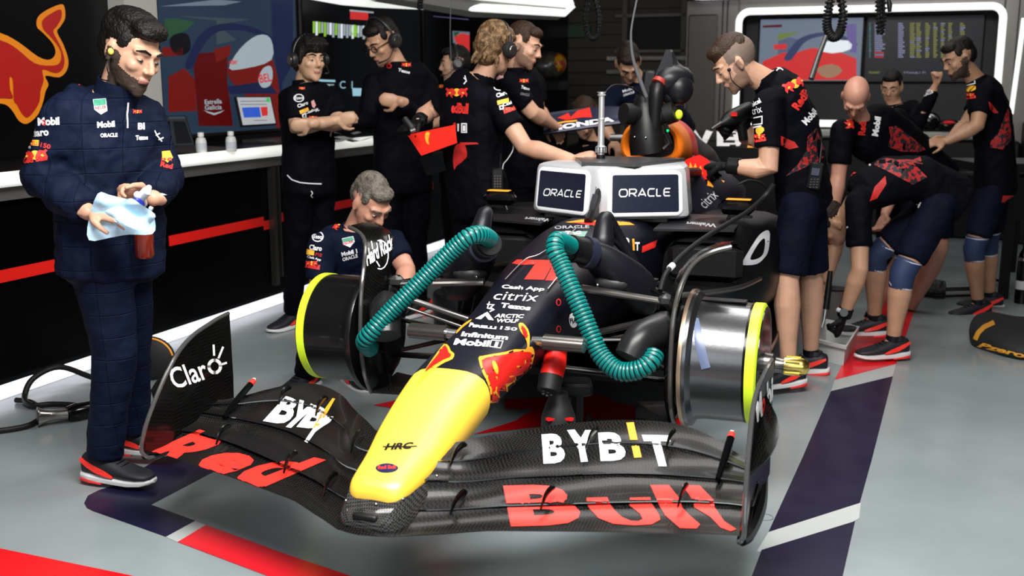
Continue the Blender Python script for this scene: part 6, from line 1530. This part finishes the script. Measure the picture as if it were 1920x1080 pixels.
wt = thing('wrist_watch_tool', 'slim black pneumatic tool held upright over the grey crate', 'tool', Q(1553,555,.15)); wt.name = 'pneumatic_tool'; ROOTM[wt.name] = ROOTM['wrist_watch_tool']
mb = MB(); mb.tube([Q(1557,508,.18), Q(1553,545,.16), Q(1548,580,.14)], [.014,.018,.020], 12); mb.build('tool_body', M['black'], wt); MB().tube([Q(1548,580,.14), Q(1545,600,.13), Q(1541,614,.12)], [.011,.008,.005], 10).build('tool_tip', M['steel'], wt)
MB().lathe([(-.006,.0),(-.006,.022),(.006,.022),(.006,0)], Q(1582,586,-.17), (0,-1,.1), 18).build('watch_face', M['steel'], p12); MB().tube([Q(1570,580,-.13), Q(1582,586,-.16), Q(1594,590,-.12)], .012, 8).build('watch_strap', M['grayw'], p12)
# ---- 11: bald mechanic stooping behind
Y = 6.5
J = dict(head=Q(1604,182,-.12), neck=Q(1612,228,.06), chest=Q(1640,250,.12), waist=Q(1700,290,.3), pelvis=Q(1745,335,.4), sL=Q(1580,245,.0), sR=Q(1680,225,.22), eL=Q(1572,330,-.02), eR=Q(1690,320,.2), wL=Q(1560,410,-.05), wR=Q(1660,400,.1), kL=Q(1700,475,.2), kR=Q(1760,470,.45), aL=Q(1628,600,.3), aR=Q(1700,590,.5))
p11 = person('person', 'bald mechanic stooping forward with bull emblem on the shoulders', J, 'ruddy', 1.0, (-.18,-.45,-.90), (-.2,-.85,.42), None, 'bald', 'shorts', 'shirt', .0065, None, None, 1.0, .45, dict(L=(-.9,-.2,0), R=(-.9,.1,0)), legcut=.08)
s = Sh(p11)
s.bulls(1592,222,40,88); s.T('RedBull', 1622,254,1626,210,14, logo_r, .05); s.T('Mobil', 1646,256,1652,220,12, b=.05)
s.P([[(1666,238),(1680,236),(1715,262),(1735,280),(1722,285),(1690,284),(1664,275),(1670,258)]], lace); s.L([[(1560,230),(1566,228),(1572,220)],[(1566,228),(1563,223)]], 2)
# ---- 13: far right mechanic
Y = 6.95
J = dict(head=Q(1797,110,0), neck=Q(1832,152,.02), chest=Q(1850,185,.02), waist=Q(1864,260,.03), pelvis=Q(1866,338,.04), sL=Q(1842,178,-.16), sR=Q(1850,172,.20), eL=Q(1832,236,-.24), eR=Q(1810,235,.15), wL=Q(1776,264,-.20), wR=Q(1780,262,.05), kL=Q(1826,466,-.05), kR=Q(1852,455,.18), aL=Q(1834,570,-.02), aR=Q(1855,556,.22))
p13 = person('person', 'dark-bearded mechanic in profile at far right working with both hands', J, 'olive', 1.0, (-.90,-.15,-.42), (-.25,0,1), 'black', 'short', 'shorts', 'shirt', .0085, dict(L=((-1,.1,-.1),(0,.5,-.8),1,.6), R=((-1,0,0),(0,-.6,-.6),-1,.6)), 'full', 1.04, .40, dict(L=(-.97,-.22,0), R=(-.95,.1,0)), kneepads=True, legcut=.1)
s = Sh(p13)
s.T('citrix', 1812,146,1830,140,7, b=.0); s.L([[(1812,150),(1827,146),(1828,156),(1813,160)]], 2); s.P([[(1811,166),(1820,161),(1829,161),(1829,168),(1819,172),(1812,171)]], logo_y, 2); s.bulls(1820,178,15); s.T('RedBull', 1812,187,1830,184,5, logo_r, .05)
s.P([[(1878,232),(1890,202),(1894,228),(1896,262),(1880,280),(1856,276),(1858,264),(1872,250)]], lace); s.P([[(1853,190),(1862,198),(1872,212),(1864,212),(1856,206)]], logo_rd); s.P([[(1880,367),(1900,366),(1905,380),(1878,379)]], logo_rd)
# ---- 14: person behind with raised forearm
Y = 7.6
J = dict(head=Q(1672,164,.1), neck=Q(1676,198,.1), chest=Q(1680,218,.1), pelvis=Q(1690,330,.2), sL=Q(1640,215,.15), sR=Q(1712,205,.05), eL=Q(1640,270,.0), eR=Q(1722,228,-.15), wL=Q(1630,300,-.15), wR=Q(1752,165,-.2))
p14 = person('person', 'partly hidden dark-haired crew member raising a forearm behind the bald mechanic', J, 'tan', .95, (-.5,-.8,-.3), (0,0,1), 'black', 'short', 'trousers', 'shirt', .010, dict(R=((.2,-.3,.8),(-1,0,0),-1,1.0), L=((0,-1,0),(1,0,0),1,.5)), None, 1.0, 1.5)
s = Sh(p14)
s.T('Tezos', 1728,176,1748,168,7, b=.04); s.T('ORACLE', 1730,183,1750,174,6, b=.04); s.P([[(1737,158),(1748,152),(1756,166),(1746,172)]], logo_y, 2)
# ---- 4: crouching mechanic with grey hair
Y = 4.95
J = dict(head=Q(696,380,0), neck=Q(668,430,.10), chest=Q(660,462,.12), waist=Q(652,545,.26), pelvis=Q(640,618,.36), sL=Q(735,458,.20), sR=Q(606,462,.0), eL=Q(762,505,.10), eR=Q(596,560,-.05), wL=Q(757,545,-.10), wR=Q(640,590,-.2), kL=Q(700,560,.05), kR=Q(600,600,-.0), aL=Q(660,690,.3), aR=Q(572,700,.22))
p4 = person('person', 'grey-haired mechanic crouching behind the left wheel drum looking down', J, 'ruddy', 1.0, (.55,-.55,-.62), (.25,-.3,1), 'grey', 'short', 'trousers', 'navysh', .0065, dict(L=((-.2,-.8,-.3),(-.5,.2,-1),1,.8), R=((.5,-.5,-.2),(0,0,-1),-1,.6)), None, 1.08, .40, dict(L=(.5,-.8,0), R=(-.45,-.85,0)), True, ('L',))
s = Sh(p4)
s.bulls(634,420,26,-60); s.L([[(596+10*math.cos(k*.524), 444+9*math.sin(k*.524)) for k in range(13)]], 2); s.T('Esso', 588,447,604,449,8, b=.03)
s.T('Claro', 580,468,603,471,10, b=.04); s.P([[(576,467),(590,470),(589,479),(575,477)]], logo_y); s.T('P10', 591,480,603,482,7, logo_rd); s.T('Cash App', 576,484,601,491,6, b=.03); s.bulls(585,494,22); s.T('RedBull', 573,502,599,506,9, logo_r, .05)
s.P([[(641,447),(662,443),(665,453),(656,464),(643,458)]], logo_w, off=.002); s.P([[(642,448),(661,444),(663,450),(642,455)]], logo_g, off=.003); s.T('HEUER', 644,460,663,454,6, logo_r, .04)
s.T('Mobil 1', 641,481,670,474,8, b=.05); s.T('ORACLE', 643,490,671,482,7, b=.04); s.T('zos', 722,446,734,440,6, b=.03); s.bulls(722,424,26,-15)
MB().tube([Q(752,523,-.04), Q(762,526,-.04)], .014, 10).build('wrist_watch', M['steel'], p4)
# ---- 6: headset man with sandy hair, back to us
Y = 5.75
J = dict(head=Q(930,92,0), neck=Q(902,150,.0), chest=Q(884,182,0), waist=Q(884,280,.0), pelvis=Q(898,372,0), sL=Q(842,184,.10), sR=Q(930,192,-.08), eL=Q(806,208,.15), eR=Q(983,276,-.16), wL=Q(778,228,.05), wR=Q(1062,296,-.28))
J['sL'] = Q(930,192,-.10); J['sR'] = Q(845,186,.10); J['eL'] = Q(984,275,-.2); J['wL'] = Q(1070,298,-.34); J['eR'] = Q(800,212,.12); J['wR'] = Q(786,226,-.05)
J['sL'], J['sR'], J['eL'], J['eR'], J['wL'], J['wR'] = J['sR'], J['sL'], J['eR'], J['eL'], J['wR'], J['wL']
p6 = person('person', 'sandy-haired headset man seen from behind resting one hand on the display box', J, 'fair', 1.0, (.62,.76,-.2), (.1,0,1), 'blond', 'messy', 'trousers', 'shirt', .0065, dict(R=((.95,-.15,.25),(0,.2,-1),-1,.45), L=((-.5,-.4,-.3),(0,0,-1),1,1.0)), None, 1.08, .36, gloves=('L',), headset=True)
s = Sh(p6)
s.bulls(857,174,42,0); s.T('edBull', 846,212,878,214,20, logo_r, .05); s.L([[(866,232),(875,232),(875,248),(866,248),(866,232)]], 2); s.T('1', 868,246,873,246,11, b=.04); s.T('l', 858,246,861,246,14, b=.04); s.P([[(850,232),(855,230),(856,240),(850,240)]], logo_rd, 2)
s.L([[(870,146),(875,152),(872,142)],[(875,152),(870,158)]], 2); s.T('TEZOS', 874,126,888,133,5, b=.04)
s.L([[(936+10*math.cos(k*.524), 164+6*math.sin(k*.524)) for k in range(13)]], 1.8); s.T('Esso', 929,166,944,167,6, b=.03); s.T('Claro', 932,184,953,176,8, b=.04); s.P([[(932,189),(953,184),(954,192),(933,197)]], logo_y); s.T('Cash', 944,200,962,194,6, b=.03); s.L([[(937,199),(943,198),(944,204),(938,205),(937,199)]], 2.5); s.bulls(955,205,18); s.T('RedBull', 946,214,967,206,8, logo_r, .05)
s.P([[(858,270),(872,272),(876,292),(868,302),(856,312),(852,318),(850,300),(852,280)]], logo_rd, 3); s.P([[(862,267),(895,267),(898,270),(868,272)]], logo_rd)
rad = thing('two_way_radio', 'black two-way radio with antenna on hip of the headset man from behind', 'radio', Q(932,335,-.16))
mb = MB(); mb.box(Q(933,337,-.17), (.062,.035,.12), bev=.008); mb.tube([Q(937,320,-.17), Q(939,288,-.17)], [.006,.004], 8); mb.build('radio_body', M['black'], rad); mb = MB(); [mb.box(Q(928+j*5, 330+i*5, -.192), (.008,.004,.007)) for i in range(5) for j in range(3)]; mb.build('keypad', M['dsteel'], rad, 0)
mb = MB(); mb.tube([Q(950,240,-.1), Q(960,262,-.14), Q(962,280,-.16), Q(952,298,-.17), Q(944,308,-.17), Q(942,322,-.17)], .003, 6, sm=4); tag(mb.build('radio_cable', M['grayw']), 'grey coiled lead running from shirt to the hip radio', 'cable')
# ---- 7: bearded man right behind him
Y = 6.35
J = dict(head=Q(983,86,0), neck=Q(968,132,.04), chest=Q(972,160,.06), pelvis=Q(980,320,.1), sL=Q(1000,158,.20), sR=Q(950,158,-.10), eL=Q(1008,205,.2), eR=Q(1000,212,-.1), wL=Q(1030,230,.25), wR=Q(1040,236,.1))
p7 = person('person', 'short-haired bearded man in profile just behind the sandy-haired headset man', J, 'fair', 1.0, (.85,-.35,-.32), (.1,0,1), 'brown', 'short', 'trousers', 'shirt', .007, None, 'stub', 1.06, .45)
s = Sh(p7); s.bulls(982,152,18); s.T('Tezos', 976,166,992,170,6, b=.03); s.T('ORACLE', 975,178,992,181,5, mat('dimlogo', (.12,.12,.13), .6), .03); s.P([[(930,140),(944,138),(944,146),(932,150)]], mat('patch_pink', (.6,.3,.3), .6))
# ---- 3: man with glasses and headset
Y = 6.7
J = dict(head=Q(716,78,0), neck=Q(745,122,.06), chest=Q(752,152,.06), pelvis=Q(755,330,.1), sL=Q(800,158,.12), sR=Q(702,160,.0), eL=Q(795,232,.0), eR=Q(690,225,-.1), wL=Q(752,190,-.22), wR=Q(650,232,-.28), )
p3 = person('person', 'man with black glasses and headset standing behind the folded-arms man', J, 'tan', 1.05, (-.55,-.62,-.5), (0,0,1), 'black', 'short', 'trousers', 'shirt', .007, dict(L=((-.9,-.1,.1),(0,.5,.0),1,1.0), R=((-.7,-.4,-.2),(0,0,-1),-1,.5)), None, 1.08, 1.5, headset=True)
s = Sh(p3); s.bulls(762,122,18); s.T('Tezos', 746,134,768,139,6, b=.03); s.L([[(770,97),(776,102),(782,100)],[(776,102),(775,107)]], 2); s.L([[(730+4*math.cos(k*.8), 124+4*math.sin(k*.8)) for k in range(9)]], 2.5, logo_rd)
Rg = basis((-.55,-.62,-.5), (0,0,1)); hS = 1.05*1.08
mb = MB()
for sx in (-1, 1):
    c = J['head'] + Rg @ (V((sx*.032,.096,.004))*hS); mb.tube([c + Rg @ V((.026*math.cos(k*PI/8), 0, .018*math.sin(k*PI/8))) for k in range(17)], .003, 6)
    mb.tube([J['head'] + Rg @ (V((sx*.058,.092,.010))*hS), J['head'] + Rg @ (V((sx*.080,.0,.008))*hS)], .003, 6)
mb.tube([J['head'] + Rg @ (V((-.008,.098,.006))*hS), J['head'] + Rg @ (V((.008,.098,.006))*hS)], .003, 6); mb.build('glasses', M['blackg'], p3)
# ---- 2: young man with folded arms
Y = 6.3
J = dict(head=Q(580,112,0), neck=Q(570,155,.04), chest=Q(574,182,.04), waist=Q(578,260,.05), pelvis=Q(580,335,.05), sL=Q(618,185,.14), sR=Q(552,186,-.08), eL=Q(636,232,.0), eR=Q(556,240,-.14), wL=Q(585,232,-.24), wR=Q(628,226,-.18), aL=Q(600,560,.25), aR=Q(548,588,.2))
p2 = person('person', 'black-haired young man with headset and folded arms in front of the screens', J, 'asian', .97, (.62,-.72,-.06), (0,0,1), 'black', 'fringe', 'trousers', 'shirt', .007, dict(R=((.9,.0,.15),(.2,.9,0),-1,.7), L=((-.8,-.1,-.1),(0,.9,.2),1,.7)), None, 1.08, .45, dict(L=(.4,-.9,0), R=(-.5,-.8,0)), headset=True)
s = Sh(p2)
s.L([[(560+9*math.cos(k*.524), 184+7*math.sin(k*.524)) for k in range(13)]], 1.6); s.T('Esso', 553,187,568,186,6, b=.02); s.T('Claro', 559,203,578,195,7, b=.03); s.P([[(561,208),(577,201),(579,207),(563,214)]], logo_y); s.T('Cash', 571,215,590,208,5, b=.03); s.L([[(567,215),(572,213),(573,219),(568,221),(567,215)]], 2.4); s.bulls(586,221,16); s.T('RedBull', 580,234,598,227,6, logo_r, .04)
s.P([[(583,190),(588,187),(592,197),(589,203),(585,200)]], mat('patch_pink', (.6,.3,.3), .6)); s.T('ML', 592,210,599,207,6, b=.03); s.bulls(566,166,12)
tw = bvh([part(p2, 'trousers'), part(p2, 'shirt')]); px_strokes('waist_piping', [[(539,328),(548,337),(562,342),(580,344),(602,345)]], 2, tw, logo_w, p2, off=.004, maxjump=.2)
px_strokes('trouser_mark', [[(583,358),(586,362),(583,366),(586,370)]], 1.6, tw, logo_w, p2, off=.004, maxjump=.2)
# ---- 5: seated headset man behind
Y = 8.3
J = dict(head=Q(852,120,0), neck=Q(858,155,.05), chest=Q(852,185,.05), pelvis=Q(860,320,.1), sL=Q(872,180,.2), sR=Q(834,182,-.06), eL=Q(870,230,.1), eR=Q(832,222,-.2), wL=Q(800,240,-.1), wR=Q(806,236,-.35))
p5 = person('person', 'dark-haired headset man in left profile half hidden by the sandy-haired man', J, 'fair', 1.0, (-.95,-.2,-.1), (0,0,1), 'black', 'short', 'trousers', 'shirt', .010, dict(R=((-1,-.2,0),(0,0,-1),-1,.4), L=((-1,0,0),(0,0,-1),1,.4)), None, 1.1, .75, headset=True)
s = Sh(p5); s.T('citrix', 808,124,822,130,7, b=0); s.T('Telcel', 806,122,818,118,5, b=.03); s.L([[(812,136),(822,134),(825,142),(814,144),(812,136)]], 2); s.P([[(816,150),(824,146),(831,150),(824,157),(817,156)]], logo_y, 2); s.bulls(826,162,16)
# ---- 8: mechanic leaning down behind the intake blower
Y = 7.5
J = dict(head=Q(1178,118,-.05), neck=Q(1196,150,.05), chest=Q(1205,172,.12), pelvis=Q(1255,240,.7), sL=Q(1245,165,.2), sR=Q(1148,180,.05), eL=Q(1262,235,.15), eR=Q(1130,235,-.05), wL=Q(1230,262,.0), wR=Q(1150,262,-.1))
p8 = person('person', 'dark brown-haired mechanic leaning forward behind the black intake blower', J, 'tan', 1.0, (.10,-.62,-.78), (-.1,-.6,.8), 'dbrown', 'short', 'trousers', 'navysh', .009, dict(L=((-.3,-.5,-.6),(0,0,-1),1,.4), R=((.3,-.5,-.6),(0,0,-1),-1,.4)), None, 1.1, .62)
s = Sh(p8); s.L([[(1126+4*math.cos(k*.8), 156+5*math.sin(k*.8)) for k in range(9)]], 2.5); s.bulls(1153,134,22,-30); s.P([[(1166,156),(1180,150),(1182,158),(1174,163)]], mat('patch_pink', (.6,.3,.3), .6)); s.T('Mobil', 1168,174,1188,168,5, b=.03); s.T('ORACLE', 1169,181,1190,174,4, b=.03)
s.L([[(1209,112),(1216,110),(1216,104)],[(1216,110),(1221,114)]], 2.6)
# ---- 9: only hair and brow behind the engine cover
Y = 7.3
J = dict(head=Q(1096,222,0), neck=Q(1104,262,.1), chest=Q(1110,290,.15), pelvis=Q(1120,380,.5), sL=Q(1135,290,.2), sR=Q(1075,290,.1), eL=Q(1140,350,.1), eR=Q(1060,345,.0), wL=Q(1110,360,-.1), wR=Q(1080,360,-.15), kL=Q(1130,440,.0), kR=Q(1090,440,.0), aL=Q(1130,520,.5), aR=Q(1090,520,.5))
person('person', 'brown-haired crew member whose hair shows above the navy engine cover panel', J, 'fair', 1.0, (.1,-.75,-.6), (0,-.3,1), 'brown', 'messy', 'trousers', 'shirt', .010, None, None, 1.05, .62)
# ---- loose body panels held by the crew
ep_ = thing('engine_cover_panel', 'long navy engine cover panel with race emblem and white lettering behind the mast', 'body panel', ony(1080,270,6.5))
top = [(962,226),(985,219),(1012,214),(1060,207),(1117,200),(1150,199),(1188,202)]; bot = [(985,260),(1000,254),(1032,249),(1075,243),(1118,237),(1165,231),(1195,230)]
mb = MB(); secs = []
for (a, b) in zip(catmull([V((p[0],p[1],0)) for p in top], 3), catmull([V((p[0],p[1],0)) for p in bot], 3)):
    ring = []
    for k in range(9):
        t = k/8; x = a.x+(b.x-a.x)*t; y = a.y+(b.y-a.y)*t; ring.append(ony(x, y, 6.75-.30*math.sin(t*PI/2)))
    ring += [p+V((0,.015,-.01)) for p in ring[::-1]]
    secs.append(ring)
mb.loft(secs); pb = mb.build('panel_shell', mat('panel_navy', (.020,.022,.055), .35), ep_, 50)
tp = bvh([pb]); kw = dict(off=.003, maxjump=.3)
shape('panel_artwork', [[(984,222),(1004,214),(1018,213),(1021,222),(1014,236),(998,246),(992,240),(1004,232),(1008,224),(990,228)]], tp, M['orangel'], ep_, smooth=2, **kw)
shape('panel_artwork', [[(990,231),(1004,228),(1006,232),(998,240),(988,242)]], tp, M['redw'], ep_, smooth=2, **kw)
shape('panel_artwork', [[(1045,222),(1066,212),(1070,220),(1083,208),(1106,202),(1110,221),(1090,221),(1074,224),(1062,226)]], tp, M['redw'], ep_, **kw)
px_strokes('panel_artwork', [[(996,245),(1030,235),(1060,229),(1082,227)]], 3, tp, M['orangel'], ep_, **kw)
letter('panel_lettering', 'HONDA', bl(1033,246,1152,228,9), tp, M['white'], ep_, .05, **kw)
rp = thing('red_wing_panel', 'bright red panel with yellow mark held by the black-gloved hand', 'body panel', ony(805,265,5.6))
mb = MB(); c4 = [(764,253),(853,234),(857,268),(790,292)]
P0 = [ony(x, y, 5.62-.001*(x-764)) for x, y in c4]; mb.add(P0+[p+V((0,.02,0)) for p in P0], [[0,1,2,3],[7,6,5,4],[0,4,5,1],[1,5,6,2],[2,6,7,3],[3,7,4,0]]); pr_ = mb.build('panel_plate', mat('panel_red', (.80,.018,.008), .4), rp, 0)
shape('panel_mark', [[(802,247),(806,250),(803,262),(805,271),(800,268),(797,258),(798,250)]], bvh([pr_]), M['orangel'], rp, smooth=2)
mb = MB(); a_ = [(786,296),(860,275),(862,312),(800,330)]; P0 = [ony(x, y, 5.75) for x, y in a_]; mb.add(P0+[p+V((0,.03,0)) for p in P0], [[0,1,2,3],[7,6,5,4],[0,4,5,1],[1,5,6,2],[2,6,7,3],[3,7,4,0]]); mb.build('lower_plate', M['blackg'], rp, 0)
ht = thing('hand_tool', 'black hand tool with silver tip above the red panel', 'tool', ony(770,240,5.5))
MB().tube([ony(758,222,5.5), ony(770,238,5.48), ony(776,246,5.47)], [.016,.020,.018], 12).build('tool_grip', M['black'], ht); MB().tube([ony(770,245,5.46), ony(779,242,5.46)], [.014,.014], 10).build('tool_tip', M['steel'], ht)
# dark shapes between crew and car: nose box trolley
tr = thing('parts_trolley', 'dark grey trolley body between the headset man and the car mirror', 'trolley', onz(985, 560))
c = ony(985, 340, 7.4); mb = MB(); mb.box(V((c.x, 7.5, .45)), (.7,.5,.86), bev=.02); mb.build('trolley_body', mat('trolley_dark', (.012,.012,.014), .35), tr)
MB().box(V((c.x, 7.22, .80)), (.5,.03,.04), bev=.01).build('trolley_handle', M['dsteel'], tr)
